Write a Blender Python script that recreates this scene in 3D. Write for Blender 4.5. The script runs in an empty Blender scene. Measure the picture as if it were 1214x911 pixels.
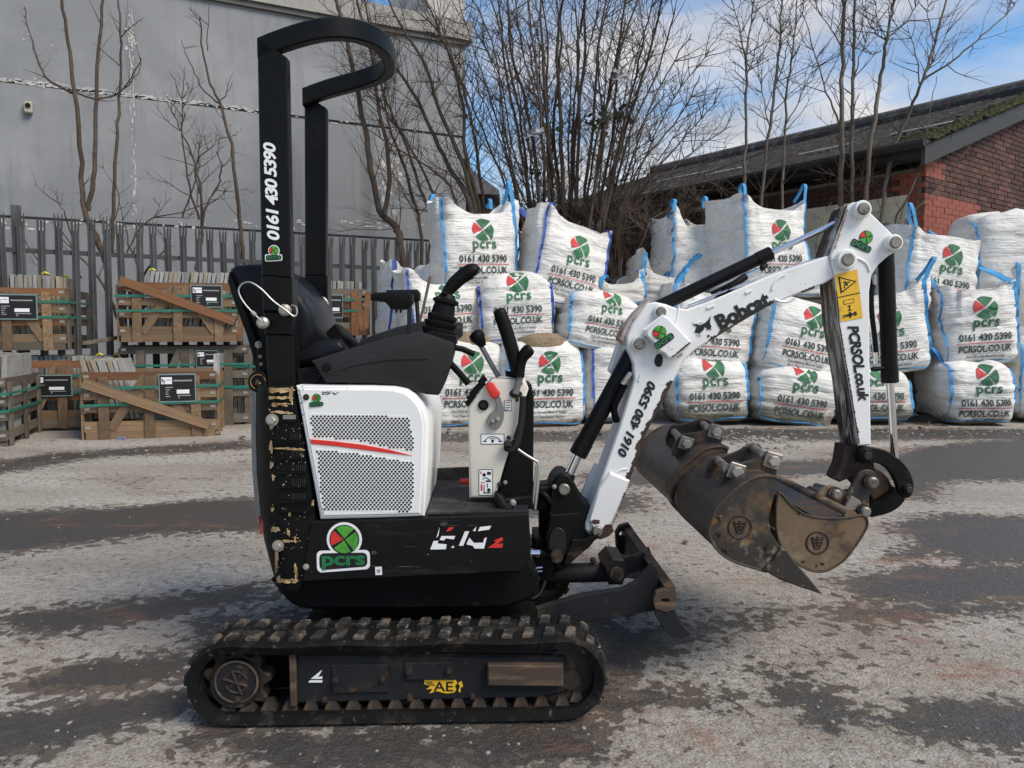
import bpy, bmesh, math, random
import numpy as np
from mathutils import Vector, Matrix, noise
from mathutils.bvhtree import BVHTree

R = math.radians
SC = bpy.context.scene
COL = SC.collection
rnd = random.Random(7)

# ------------------------------------------------------------------ camera
CAM_Z, PITCH, F, CX, CY = 1.08, R(3.7), 912.0, 607.0, 455.5
cam_d = bpy.data.cameras.new('camera')
cam = bpy.data.objects.new('camera', cam_d)
COL.objects.link(cam)
cam.location = (0, 0, CAM_Z)
cam.rotation_euler = (R(90) - PITCH, 0, 0)
cam_d.sensor_width = 36
cam_d.lens = 36 * F / 1214
cam_d.clip_start = 0.05
cam_d.clip_end = 2000
SC.camera = cam
SC.view_settings.view_transform = 'Standard'
SC.view_settings.look = 'None'
SC.view_settings.exposure = 1.27
SC.view_settings.gamma = 1.0

# ------------------------------------------------------------------ sky and sun
SUN_EL, SUN_AZ = R(48), R(125)          # azimuth: compass style, clockwise from +Y
w = bpy.data.worlds.new('World')
SC.world = w
w.use_nodes = True
nt = w.node_tree
bg = nt.nodes['Background']
sky = nt.nodes.new('ShaderNodeTexSky')
sky.sky_type = 'NISHITA'
sky.sun_disc = False
sky.sun_elevation = SUN_EL
sky.sun_rotation = SUN_AZ
sky.air_density = 1.1
sky.dust_density = 0.2
sky.ozone_density = 2.5
tc = nt.nodes.new('ShaderNodeTexCoord')
sep = nt.nodes.new('ShaderNodeSeparateXYZ')
nt.links.new(tc.outputs['Generated'], sep.inputs[0])
def wmath(op, a, b=None, clamp=False):
    n = nt.nodes.new('ShaderNodeMath'); n.operation = op; n.use_clamp = clamp
    for i, v in enumerate((a, b)):
        if v is None: continue
        if isinstance(v, (int, float)): n.inputs[i].default_value = v
        else: nt.links.new(v, n.inputs[i])
    return n.outputs[0]
zz = wmath('ADD', wmath('MAXIMUM', sep.outputs[2], 0.0), 0.16)
comb = nt.nodes.new('ShaderNodeCombineXYZ')
nt.links.new(wmath('DIVIDE', sep.outputs[0], zz), comb.inputs[0])
nt.links.new(wmath('DIVIDE', sep.outputs[1], zz), comb.inputs[1])
comb.inputs[2].default_value = 9.3
ns = nt.nodes.new('ShaderNodeTexNoise')
ns.inputs['Scale'].default_value = 0.95
ns.inputs['Detail'].default_value = 9
ns.inputs['Roughness'].default_value = 0.56
ns.inputs['Distortion'].default_value = 0.35
nt.links.new(comb.outputs[0], ns.inputs['Vector'])
rp = nt.nodes.new('ShaderNodeValToRGB')
rp.color_ramp.elements[0].position = 0.42
rp.color_ramp.elements[1].position = 0.60
nt.links.new(ns.outputs[0], rp.inputs[0])
ns2 = nt.nodes.new('ShaderNodeTexNoise')
ns2.inputs['Scale'].default_value = 2.3
ns2.inputs['Detail'].default_value = 6
nt.links.new(comb.outputs[0], ns2.inputs['Vector'])
cr = nt.nodes.new('ShaderNodeValToRGB')
cr.color_ramp.elements[0].position = 0.35
cr.color_ramp.elements[0].color = (2.9, 3.0, 3.25, 1)
cr.color_ramp.elements[1].position = 0.65
cr.color_ramp.elements[1].color = (4.9, 4.7, 4.6, 1)
nt.links.new(ns2.outputs[0], cr.inputs[0])
hs = nt.nodes.new('ShaderNodeHueSaturation')
hs.inputs['Saturation'].default_value = 1.25
hs.inputs['Value'].default_value = 1.0
nt.links.new(sky.outputs[0], hs.inputs['Color'])
mixw = nt.nodes.new('ShaderNodeMix'); mixw.data_type = 'RGBA'
nt.links.new(wmath('MULTIPLY', rp.outputs[0], 0.9), mixw.inputs[0])
nt.links.new(hs.outputs[0], mixw.inputs[6])
nt.links.new(cr.outputs[0], mixw.inputs[7])
nt.links.new(mixw.outputs[2], bg.inputs['Color'])
bg.inputs['Strength'].default_value = 0.073

sun_d = bpy.data.lights.new('sun', 'SUN')
sun_d.energy = 1.5
sun_d.angle = R(30)
sun_d.color = (1.0, 0.91, 0.78)
sun = bpy.data.objects.new('sun', sun_d)
COL.objects.link(sun)
sdir = Vector((math.sin(SUN_AZ) * math.cos(SUN_EL), math.cos(SUN_AZ) * math.cos(SUN_EL), math.sin(SUN_EL)))
sun.rotation_euler = sdir.to_track_quat('Z', 'Y').to_euler()
sun.location = sdir * 30

# ------------------------------------------------------------------ measuring helpers
CP, SP = math.cos(PITCH), math.sin(PITCH)
EYE = Vector((0, 0, CAM_Z))
def ray(px, py):
    x = (px - CX) / F; y = -(py - CY) / F
    return Vector((x, CP + y * SP, -SP + y * CP))
def at(px, py, d, k=0.0):
    r = ray(px, py)
    return EYE + r * (d / (r.y - k * r.x))
def ground_at(px, py):
    r = ray(px, py)
    return EYE + r * (-CAM_Z / r.z)
MK = 0.03                                    # the machine stands about 2 degrees off square
MN = Vector((-MK, 1, 0)).normalized()        # across the machine, away from the viewer
MU = Vector((1, MK, 0)).normalized()         # along the machine
UP = Vector((0, 0, 1))
def mp(px, py, d): return at(px, py, d, MK)

# ------------------------------------------------------------------ objects
def tag(o, label=None, cat=None, group=None, kind=None):
    if label: o['label'] = label
    if cat: o['category'] = cat
    if group: o['group'] = group
    if kind: o['kind'] = kind
    return o
def empty(name, loc=(0, 0, 0), rot=(0, 0, 0), label=None, cat=None, group=None):
    o = bpy.data.objects.new(name, None)
    COL.objects.link(o)
    o.location = loc; o.rotation_euler = rot
    o.empty_display_size = 0.1
    return tag(o, label, cat, group)
def root_loc(o):
    v = Vector((0, 0, 0))
    while o is not None:
        v = v + o.location; o = o.parent
    return v

class MB:
    """collects shapes, then links them as one mesh object"""
    def __init__(s): s.bm = bmesh.new()
    def poly(s, pts, mi=0):
        f = s.bm.faces.new([s.bm.verts.new(p) for p in pts]); f.material_index = mi
        return f
    def prism(s, pts, vec, mi=0, smi=None, bevel=0.0, side_test=None, seg=1):
        bm = s.bm
        a = [bm.verts.new(p) for p in pts]
        b = [bm.verts.new(Vector(p) + vec) for p in pts]
        fs = [bm.faces.new(a), bm.faces.new(b[::-1])]
        n = len(pts)
        for i in range(n):
            fs.append(bm.faces.new((a[i], b[i], b[(i + 1) % n], a[(i + 1) % n])))
        for f in fs: f.material_index = mi
        bmesh.ops.recalc_face_normals(bm, faces=fs)
        if smi is not None:
            for f in fs[2:]:
                f.normal_update()
                if side_test is None or side_test(f): f.material_index = smi
        if bevel:
            es = {e for f in fs[:2] for e in f.edges}
            bmesh.ops.bevel(bm, geom=list(es), offset=bevel, segments=seg, affect='EDGES', profile=0.5, clamp_overlap=True)
    def box(s, c, sx, sy, sz, rot=None, mi=0, bevel=0.0):
        m = Matrix.Translation(c) @ (rot.to_4x4() if rot is not None else Matrix()) @ Matrix.Diagonal((sx, sy, sz, 1))
        g = bmesh.ops.create_cube(s.bm, size=1, matrix=m)
        fs = {f for v in g['verts'] for f in v.link_faces}
        for f in fs: f.material_index = mi
        if bevel:
            bmesh.ops.bevel(s.bm, geom=list({e for f in fs for e in f.edges}), offset=bevel, segments=1, affect='EDGES', clamp_overlap=True)
    def tube(s, pts, r, n=8, mi=0, cap=True, sx=1.0):
        bm = s.bm
        pts = [Vector(p) for p in pts]
        rr = r if isinstance(r, (list, tuple)) else [r] * len(pts)
        rings = []
        ref = None
        for i, p in enumerate(pts):
            t = (pts[min(i + 1, len(pts) - 1)] - pts[max(i - 1, 0)])
            if t.length < 1e-9: t = Vector((0, 0, 1))
            t.normalize()
            if ref is None:
                ref = Vector((0, 1, 0)) if abs(t.y) < 0.9 else Vector((1, 0, 0))
            u = (ref - t * ref.dot(t)).normalized(); v = t.cross(u); ref = u
            rings.append([bm.verts.new(p + (u * math.cos(a) * sx + v * math.sin(a)) * rr[i])
                          for a in (2 * math.pi * j / n for j in range(n))])
        for i in range(len(rings) - 1):
            for j in range(n):
                f = bm.faces.new((rings[i][j], rings[i][(j + 1) % n], rings[i + 1][(j + 1) % n], rings[i + 1][j]))
                f.material_index = mi
        if cap:
            bm.faces.new(rings[0][::-1]).material_index = mi
            bm.faces.new(rings[-1]).material_index = mi
    def cyl(s, p0, p1, r, n=20, mi=0, r1=None):
        s.tube([p0, p1], [r, r if r1 is None else r1], n, mi)
    def disc(s, c, nrm, r, h, n=20, mi=0, chamfer=0.0):
        nrm = Vector(nrm).normalized(); c = Vector(c)
        if chamfer:
            s.tube([c, c + nrm * (h - chamfer), c + nrm * h], [r, r, r - chamfer], n, mi)
        else:
            s.tube([c, c + nrm * h], r, n, mi)
    def loft(s, rings, mi=0, close=True, cap=True):
        vs = [[s.bm.verts.new(p) for p in rg] for rg in rings]
        n = len(vs[0])
        for i in range(len(vs) - 1):
            for j in range(n if close else n - 1):
                s.bm.faces.new((vs[i][j], vs[i][(j + 1) % n], vs[i + 1][(j + 1) % n], vs[i + 1][j])).material_index = mi
        if cap:
            s.bm.faces.new(vs[0][::-1]).material_index = mi
            s.bm.faces.new(vs[-1]).material_index = mi
        return vs
    def ribbon(s, pts, side, wd, th, mi=0):
        """a flat strip of width wd along pts; side = width direction per point or one vector"""
        pts = [Vector(p) for p in pts]
        rings = []
        for i, p in enumerate(pts):
            t = (pts[min(i + 1, len(pts) - 1)] - pts[max(i - 1, 0)]).normalized()
            sd = Vector(side[i] if isinstance(side, list) else side)
            sd = (sd - t * sd.dot(t)).normalized()
            nn = t.cross(sd)
            rings.append([p - sd * wd / 2 - nn * th / 2, p + sd * wd / 2 - nn * th / 2,
                          p + sd * wd / 2 + nn * th / 2, p - sd * wd / 2 + nn * th / 2])
        s.loft(rings, mi)
    def build(s, name, mats, parent=None, angle=35, local=False, smooth=True, recalc=True):
        bm = s.bm
        if recalc: bmesh.ops.recalc_face_normals(bm, faces=bm.faces[:])
        if parent is not None and not local:
            off = root_loc(parent)
            bmesh.ops.translate(bm, verts=bm.verts[:], vec=-off)
        me = bpy.data.meshes.new(name)
        bm.to_mesh(me); bm.free()
        for m in (mats if isinstance(mats, (list, tuple)) else [mats]): me.materials.append(m)
        if smooth and len(me.polygons):
            me.polygons.foreach_set('use_smooth', [True] * len(me.polygons))
            me.set_sharp_from_angle(angle=R(angle))
        o = bpy.data.objects.new(name, me)
        COL.objects.link(o)
        if parent is not None: o.parent = parent
        return o

# ------------------------------------------------------------------ materials
def new_mat(name):
    m = bpy.data.materials.new(name); m.use_nodes = True
    return m, m.node_tree, m.node_tree.nodes['Principled BSDF']
def N_(t, typ, **kw):
    n = t.nodes.new(typ)
    for k, v in kw.items():
        if k in n.inputs: n.inputs[k].default_value = v
        else: setattr(n, k, v)
    return n
def ramp(t, src, lo, hi):
    n = t.nodes.new('ShaderNodeMapRange'); n.interpolation_type = 'SMOOTHSTEP'
    n.inputs[1].default_value = lo; n.inputs[2].default_value = hi
    t.links.new(src, n.inputs[0])
    return n.outputs[0]
def mixc(t, f, a, b):
    n = t.nodes.new('ShaderNodeMix'); n.data_type = 'RGBA'
    for s_, v in ((0, f), (6, a), (7, b)):
        if isinstance(v, (int, float)): n.inputs[s_].default_value = v
        elif isinstance(v, (tuple, list)): n.inputs[s_].default_value = (*v[:3], 1)
        else: t.links.new(v, n.inputs[s_])
    return n.outputs[2]
def mth(t, op, a, b=0.0, clamp=False):
    n = t.nodes.new('ShaderNodeMath'); n.operation = op; n.use_clamp = clamp
    for i, v in enumerate((a, b)):
        if isinstance(v, (int, float)): n.inputs[i].default_value = v
        else: t.links.new(v, n.inputs[i])
    return n.outputs[0]
def noise_at(t, vec, scale, detail=5, rough=0.6, stretch=(1, 1, 1), dist=0.0, loc=(0, 0, 0)):
    mpn = N_(t, 'ShaderNodeMapping')
    mpn.inputs['Scale'].default_value = stretch
    mpn.inputs['Location'].default_value = loc
    t.links.new(vec, mpn.inputs[0])
    n = N_(t, 'ShaderNodeTexNoise', Scale=scale, Detail=detail, Roughness=rough, Distortion=dist)
    t.links.new(mpn.outputs[0], n.inputs['Vector'])
    return n.outputs[0]
def surf(name, base, rough=0.6, metal=0.0, layers=(), var=0.12, vscale=6.0, bump=(60, 0.15, 0.002), rand=False, stretch=(1, 1, 1), spec=0.5, rvar=0.15, randcol=0.0):
    """base colour, broad variation, then layers (colour, scale, lo, hi[, stretch[, roughness]]) laid over it by noise"""
    m, t, bs = new_mat(name)
    tc_ = N_(t, 'ShaderNodeTexCoord')
    vec = tc_.outputs['Object']
    oi = None
    if rand or randcol:
        oi = N_(t, 'ShaderNodeObjectInfo')
    if rand:
        va = N_(t, 'ShaderNodeVectorMath', operation='ADD')
        sc_ = N_(t, 'ShaderNodeVectorMath', operation='SCALE')
        cb = N_(t, 'ShaderNodeCombineXYZ')
        for i in range(3): t.links.new(mth(t, 'MULTIPLY', oi.outputs['Random'], (37.0, 91.0, 53.0)[i]), cb.inputs[i])
        t.links.new(vec, va.inputs[0]); t.links.new(cb.outputs[0], va.inputs[1])
        vec = va.outputs[0]
    n0 = noise_at(t, vec, vscale, 6, 0.6, stretch)
    c = mixc(t, ramp(t, n0, 0.3, 0.7), [max(0, x * (1 - var)) for x in base], [min(1, x * (1 + var)) for x in base])
    if randcol:
        hv = N_(t, 'ShaderNodeHueSaturation')
        t.links.new(mth(t, 'ADD', mth(t, 'MULTIPLY', oi.outputs['Random'], 2 * randcol), 1 - randcol), hv.inputs['Value'])
        t.links.new(c, hv.inputs['Color']); c = hv.outputs[0]
    rg = mth(t, 'ADD', mth(t, 'MULTIPLY', n0, rvar), rough - rvar / 2)
    for i, L in enumerate(layers):
        st = L[4] if len(L) > 4 and L[4] else (1, 1, 1)
        n = noise_at(t, vec, L[1], 7, 0.65, st, 0.2, (3.1 * i + 1.7, 5.3 * i, 2.2 * i))
        f = ramp(t, n, L[2], L[3])
        c = mixc(t, f, c, L[0])
        if len(L) > 5:
            mr = t.nodes.new('ShaderNodeMix'); t.links.new(f, mr.inputs[0]); t.links.new(rg, mr.inputs[2]); mr.inputs[3].default_value = L[5]
            rg = mr.outputs[0]
    t.links.new(c, bs.inputs['Base Color'])
    t.links.new(rg, bs.inputs['Roughness'])
    bs.inputs['Metallic'].default_value = metal
    bs.inputs['Specular IOR Level'].default_value = spec
    if bump:
        nb = noise_at(t, vec, bump[0], 6, 0.7, stretch)
        b = N_(t, 'ShaderNodeBump', Strength=bump[1], Distance=bump[2])
        t.links.new(nb, b.inputs['Height']); t.links.new(b.outputs[0], bs.inputs['Normal'])
    return m

RUST = (0.10, 0.045, 0.022)
DUST = (0.20, 0.17, 0.135)
M = {}
M['black_paint'] = surf('black_paint', (0.006, 0.006, 0.006), 0.5, layers=[((0.06, 0.05, 0.04), 5, 0.55, 0.8, (1, 1, 2), 0.8), (DUST, 60, 0.70, 0.78, (0.3, 1, 2), 0.8), (RUST, 22, 0.72, 0.78, None, 0.8)], rvar=0.25, spec=0.14)
M['skirt_paint'] = surf('skirt_paint', (0.0075, 0.0075, 0.0075), 0.5, layers=[((0.06, 0.055, 0.05), 3.0, 0.55, 0.9, (1, 1, 5), 0.7), ((0.13, 0.125, 0.12), 26, 0.65, 0.72, (0.12, 1, 5), 0.7), ((0.18, 0.165, 0.14), 60, 0.70, 0.74, (0.5, 1, 1), 0.7), (RUST, 30, 0.74, 0.78, None, 0.8)], rvar=0.3, spec=0.14)
M['weight_paint'] = surf('weight_paint', (0.006, 0.006, 0.006), 0.48, layers=[((0.05, 0.045, 0.04), 5, 0.55, 0.9, None, 0.7)], rvar=0.25, spec=0.14)
M['chip'] = surf('chipped_primer', (0.58, 0.40, 0.20), 0.8, layers=[((0.20, 0.09, 0.03), 40, 0.5, 0.65)])
M['roll_paint'] = surf('roll_bar_paint', (0.006, 0.006, 0.006), 0.36, layers=[((0.04, 0.036, 0.032), 9, 0.58, 0.85, (1, 1, 0.5), 0.55), ((0.14, 0.12, 0.10), 50, 0.74, 0.8, (1, 1, 0.3), 0.7)], rvar=0.2, spec=0.14)
M['plastic'] = surf('grey_plastic', (0.024, 0.0245, 0.025), 0.55, layers=[((0.10, 0.095, 0.09), 14, 0.6, 0.85, (0.2, 1, 5), 0.7), ((0.015, 0.015, 0.016), 3, 0.5, 0.8)], rvar=0.2, spec=0.14)
M['black_plastic'] = surf('black_plastic', (0.005, 0.005, 0.0052), 0.5, layers=[((0.06, 0.055, 0.05), 9, 0.62, 0.95, None, 0.75)], spec=0.14)
M['rubber'] = surf('rubber', (0.0055, 0.0055, 0.0055), 0.75, layers=[((0.05, 0.042, 0.034), 12, 0.48, 0.75, None, 0.9), ((0.13, 0.11, 0.085), 34, 0.60, 0.74, None, 0.9)], bump=(80, 0.4, 0.003), spec=0.14)
M['lug'] = surf('worn_lug_rubber', (0.010, 0.009, 0.008), 0.8, layers=[((0.12, 0.095, 0.07), 20, 0.46, 0.64, None, 0.9), ((0.30, 0.27, 0.23), 30, 0.62, 0.68)], rand=True, bump=(90, 0.5, 0.003))
M['vinyl'] = surf('seat_vinyl', (0.009, 0.010, 0.013), 0.35, layers=[((0.09, 0.10, 0.12), 6, 0.55, 0.9, (1, 1, 0.6), 0.5)], bump=(220, 0.2, 0.0008), spec=0.14)
M['white'] = surf('white_paint', (0.78, 0.78, 0.76), 0.35, layers=[((0.50, 0.46, 0.40), 5, 0.55, 0.85, (1, 1, 0.4), 0.5), ((0.40, 0.36, 0.31), 50, 0.68, 0.73, (0.4, 1, 1), 0.6), ((0.30, 0.16, 0.09), 46, 0.735, 0.76, None, 0.8), ((0.55, 0.52, 0.48), 30, 0.68, 0.74, (3, 1, 0.5), 0.5)], var=0.03, bump=(12, 0.05, 0.002))
M['boom_white'] = surf('boom_white_paint', (0.76, 0.76, 0.75), 0.38, layers=[((0.48, 0.45, 0.40), 5, 0.56, 0.85, None, 0.6), ((0.36, 0.33, 0.30), 22, 0.64, 0.72, (0.5, 1, 1.5), 0.6), ((0.05, 0.03, 0.02), 24, 0.705, 0.715, None, 0.8), ((0.40, 0.20, 0.13), 40, 0.71, 0.74, None, 0.8)], var=0.03, bump=(12, 0.06, 0.002))
M['cream'] = surf('cream_paint', (0.66, 0.62, 0.54), 0.45, layers=[((0.36, 0.33, 0.28), 7, 0.6, 0.95), ((0.2, 0.15, 0.1), 50, 0.73, 0.77)], var=0.03, bump=(150, 0.06, 0.001))
M['bare'] = surf('chipped_muddy_steel', (0.045, 0.026, 0.020), 0.85, layers=[((0.10, 0.06, 0.04), 16, 0.5, 0.7, (1, 1, 0.4)), ((0.5, 0.47, 0.42), 30, 0.66, 0.70, (1, 1, 0.25)), ((0.012, 0.010, 0.010), 8, 0.55, 0.7)], bump=(40, 0.9, 0.006))
M['streaked'] = surf('streaked_dipper_edge', (0.20, 0.165, 0.13), 0.85, layers=[((0.55, 0.52, 0.47), 26, 0.48, 0.56, (1, 1, 0.12)), ((0.035, 0.022, 0.016), 18, 0.50, 0.58, (1, 1, 0.15)), ((0.05, 0.03, 0.02), 5, 0.55, 0.65, (1, 1, 0.5))], bump=(40, 0.9, 0.006))
M['rust_edge'] = surf('rusty_white_edge', (0.55, 0.46, 0.40), 0.7, layers=[((0.30, 0.13, 0.07), 16, 0.45, 0.6), ((0.06, 0.03, 0.02), 14, 0.62, 0.68)])
M['steel'] = surf('worn_steel', (0.30, 0.28, 0.25), 0.45, 0.8, layers=[(RUST, 20, 0.55, 0.75, None, 0.8)])
M['bolt'] = surf('zinc_bolt', (0.42, 0.39, 0.35), 0.45, 0.6, layers=[((0.12, 0.07, 0.04), 30, 0.5, 0.7, None, 0.8)])
M['pin'] = surf('pin_steel', (0.26, 0.24, 0.21), 0.5, 0.7, layers=[((0.10, 0.08, 0.06), 30, 0.45, 0.7, None, 0.7)])
M['chrome'] = surf('chrome_rod', (0.72, 0.73, 0.75), 0.12, 1.0, var=0.04, bump=None, rvar=0.05)
M['barrel'] = surf('ram_black', (0.007, 0.007, 0.0075), 0.38, layers=[((0.07, 0.065, 0.06), 10, 0.6, 0.9, None, 0.6)], spec=0.14)
M['bucket'] = surf('bucket_steel', (0.036, 0.031, 0.027), 0.5, 0.25, layers=[((0.13, 0.080, 0.042), 6, 0.48, 0.62, None, 0.8), ((0.22, 0.17, 0.115), 11, 0.56, 0.66, None, 0.85), ((0.20, 0.10, 0.035), 17, 0.60, 0.66, None, 0.9), ((0.02, 0.018, 0.017), 14, 0.58, 0.7, None, 0.5), ((0.30, 0.15, 0.06), 40, 0.66, 0.72, None, 0.9)], bump=(35, 0.5, 0.004))
M['bucket_dark'] = surf('bucket_dark_steel', (0.032, 0.028, 0.025), 0.42, 0.3, layers=[((0.12, 0.068, 0.036), 6, 0.48, 0.66, None, 0.75), ((0.16, 0.12, 0.09), 11, 0.58, 0.75, None, 0.8)], bump=(35, 0.4, 0.004))
M['bucket_clay'] = surf('bucket_clay_stained_steel', (0.155, 0.105, 0.060), 0.8, 0.0, layers=[((0.24, 0.185, 0.125), 7, 0.48, 0.66), ((0.055, 0.038, 0.026), 6, 0.55, 0.68), ((0.17, 0.085, 0.035), 14, 0.58, 0.68), ((0.03, 0.025, 0.02), 30, 0.68, 0.72)], bump=(45, 0.5, 0.003))
M['under'] = surf('undercarriage_paint', (0.017, 0.018, 0.020), 0.5, layers=[((0.10, 0.075, 0.05), 6, 0.52, 0.8, None, 0.85), (RUST, 18, 0.60, 0.72, None, 0.85), ((0.06, 0.055, 0.05), 40, 0.6, 0.8)], bump=(50, 0.4, 0.003), spec=0.14)
M['rustbox'] = surf('rusty_plate', (0.055, 0.036, 0.025), 0.8, layers=[((0.14, 0.09, 0.055), 14, 0.5, 0.7, (0.3, 1, 2)), ((0.04, 0.035, 0.03), 9, 0.55, 0.7)], bump=(50, 0.5, 0.003))
M['mech_dark'] = surf('greasy_rusty_iron', (0.020, 0.013, 0.009), 0.75, layers=[((0.085, 0.05, 0.025), 18, 0.5, 0.7)], bump=(50, 0.6, 0.004))
M['red'] = surf('red_print', (0.62, 0.03, 0.02), 0.45, bump=None)
M['green_dark'] = surf('dark_green_print', (0.012, 0.16, 0.055), 0.6, bump=None)
M['green'] = surf('green_print', (0.06, 0.30, 0.03), 0.5, var=0.4, vscale=25, bump=None)
M['black'] = surf('black_print', (0.004, 0.004, 0.004), 0.6, bump=None)
M['white_print'] = surf('white_print', (0.80, 0.80, 0.80), 0.5, bump=None, var=0.03)
M['yellow'] = surf('yellow_print', (0.74, 0.43, 0.02), 0.5, layers=[((0.4, 0.26, 0.05), 20, 0.6, 0.8)], bump=None)
M['grey_print'] = surf('grey_print', (0.30, 0.30, 0.30), 0.6, bump=None)
M['bag_red'] = surf('bag_red_print', (0.50, 0.04, 0.04), 0.75, var=0.25, vscale=14, layers=[((0.62, 0.40, 0.38), 30, 0.66, 0.74)], rand=True)
M['bag_green'] = surf('bag_green_print', (0.035, 0.15, 0.065), 0.75, var=0.3, vscale=14, layers=[((0.40, 0.46, 0.42), 24, 0.64, 0.72)], rand=True, randcol=.25)
M['bag_text'] = surf('bag_text_print', (0.035, 0.06, 0.05), 0.8, var=0.3, vscale=14, layers=[((0.42, 0.44, 0.42), 22, 0.64, 0.72)], rand=True, randcol=.4)
M['rod_grey'] = surf('grey_lever', (0.20, 0.20, 0.19), 0.45, 0.3, layers=[((0.10, 0.09, 0.08), 12, 0.5, 0.7)])
M['deck'] = surf('deck_plate', (0.020, 0.021, 0.023), 0.55, layers=[((0.10, 0.09, 0.08), 5, 0.48, 0.7, None, 0.85), ((0.22, 0.12, 0.06), 7, 0.60, 0.72, (0.6, 1, 1), 0.9)], bump=(50, 0.3, 0.002), spec=0.14)
M['wire'] = surf('wire_rope', (0.42, 0.42, 0.40), 0.4, 0.7)
# ------------------------------------------------------------------ ground: one sheet out to the horizon
def build_ground():
    xs = np.concatenate([[-700, -200, -60, -25, -12], np.arange(-8, 11.01, 0.07), [14, 25, 60, 200, 700]])
    ys = np.concatenate([[-200, -60, -20, -6, -2], np.arange(0.4, 11.6, 0.06), [13, 16, 22, 40, 100, 300, 900]])
    X, Y = np.meshgrid(xs, ys)
    # worn dark patches of tarmac and the pale slab between them, outlined where they lie on the ground
    patches = [
        ([(-140, 612), (120, 604), (306, 590), (330, 628), (180, 634), (0, 656), (-140, 660)], 1.0),
        ([(306, 592), (520, 588), (640, 590), (760, 588), (760, 606), (640, 616), (330, 630)], 0.8),
        ([(-80, 555), (60, 535), (300, 520), (330, 532), (120, 545), (-60, 575)], 0.35),
        ([(-60, 735), (60, 720), (330, 690), (330, 712), (120, 748), (40, 756)], 0.75),
        ([(30, 812), (90, 790), (232, 768), (232, 800), (150, 812), (60, 826)], 1.0),
        ([(-60, 862), (60, 838), (226, 820), (232, 842), (150, 866), (40, 896), (-60, 900)], 1.0),
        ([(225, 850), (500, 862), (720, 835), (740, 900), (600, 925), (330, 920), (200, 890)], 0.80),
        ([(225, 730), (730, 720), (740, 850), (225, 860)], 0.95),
        ([(700, 750), (820, 738), (930, 728), (900, 745), (800, 770), (710, 800)], 0.85),
        ([(700, 812), (900, 820), (880, 836), (760, 842), (700, 850)], 0.85),
        ([(905, 795), (960, 808), (1020, 838), (1030, 858), (985, 875), (940, 850)], 1.0),
        ([(1040, 852), (1100, 832), (1214, 838), (1330, 850), (1300, 882), (1160, 888), (1060, 870)], 1.0),
        ([(690, 560), (860, 548), (1000, 545), (1000, 562), (840, 572), (700, 580)], 0.8),
        ([(1010, 545), (1110, 525), (1330, 510), (1330, 570), (1130, 572), (1110, 598), (1060, 590)], 0.62),
        ([(1040, 620), (1110, 608), (1214, 612), (1330, 620), (1330, 668), (1150, 672), (1090, 652)], 0.75),
        ([(1000, 690), (1080, 674), (1330, 664), (1330, 700), (1120, 716), (1020, 714)], 0.95),
        ([(985, 722), (1120, 714), (1330, 702), (1330, 712), (1100, 736), (1000, 738)], 0.9),
        ([(1040, 655), (1110, 640), (1120, 664), (1060, 672)], 0.7),
        ([(500, 513), (800, 508), (1330, 508), (1330, 522), (900, 524), (500, 526)], 0.6),
        ([(900, 585), (1050, 575), (1080, 590), (930, 600)], 0.6),
    ]
    damp = np.full(X.shape, -0.72)
    near = np.clip((4.2 - Y) / 2.0, 0, 1) * np.clip((X + 1.5) / 2.0, 0, 1)
    damp = damp + .16 * near
    for px, s in patches:
        P = [ground_at(a, b) for a, b in px]
        px_ = np.array([p.x for p in P]); py_ = np.array([p.y for p in P])
        inside = np.zeros(X.shape, bool); dist = np.full(X.shape, 1e9)
        n = len(P)
        for i in range(n):
            x0, y0, x1, y1 = px_[i], py_[i], px_[(i + 1) % n], py_[(i + 1) % n]
            c = ((y0 > Y) != (y1 > Y)) & (X < (x1 - x0) * (Y - y0) / (y1 - y0 + 1e-12) + x0)
            inside ^= c
            tt = np.clip(((X - x0) * (x1 - x0) + (Y - y0) * (y1 - y0)) / ((x1 - x0) ** 2 + (y1 - y0) ** 2), 0, 1)
            dist = np.minimum(dist, np.hypot(X - x0 - tt * (x1 - x0), Y - y0 - tt * (y1 - y0)))
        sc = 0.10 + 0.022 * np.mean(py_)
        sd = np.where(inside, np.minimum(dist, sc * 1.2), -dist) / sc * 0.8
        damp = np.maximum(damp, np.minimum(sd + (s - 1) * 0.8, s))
    yc = np.broadcast_to(ys[:, None], X.shape)
    nx, ny = len(xs), len(ys)
    Z = np.zeros(X.shape)
    verts = np.stack([X, Y, Z], -1).reshape(-1, 3)
    idx = np.arange(nx * ny).reshape(ny, nx)
    faces = np.stack([idx[:-1, :-1], idx[:-1, 1:], idx[1:, 1:], idx[1:, :-1]], -1).reshape(-1, 4)
    me = bpy.data.meshes.new('ground')
    me.from_pydata(verts.tolist(), [], faces.tolist())
    a = me.attributes.new('damp', 'FLOAT', 'POINT')
    a.data.foreach_set('value', damp.reshape(-1).astype(np.float32))
    o = bpy.data.objects.new('ground', me); COL.objects.link(o)
    o['kind'] = 'structure'
    m, t, bs = new_mat('worn_yard_surface')
    g = N_(t, 'ShaderNodeTexCoord'); vec = g.outputs['Object']
    at_ = N_(t, 'ShaderNodeAttribute'); at_.attribute_name = 'damp'
    big = noise_at(t, vec, 0.9, 6, 0.6, (0.6, 1.3, 1))
    med = noise_at(t, vec, 5.5, 8, 0.72, (0.9, 1.1, 1), 0.6)
    fine = noise_at(t, vec, 26, 6, 0.75, (1, 1, 1), 0.3)
    grit = noise_at(t, vec, 130, 3, 0.75)
    vor = N_(t, 'ShaderNodeTexVoronoi', Scale=95.0); t.links.new(vec, vor.inputs['Vector'])
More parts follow.
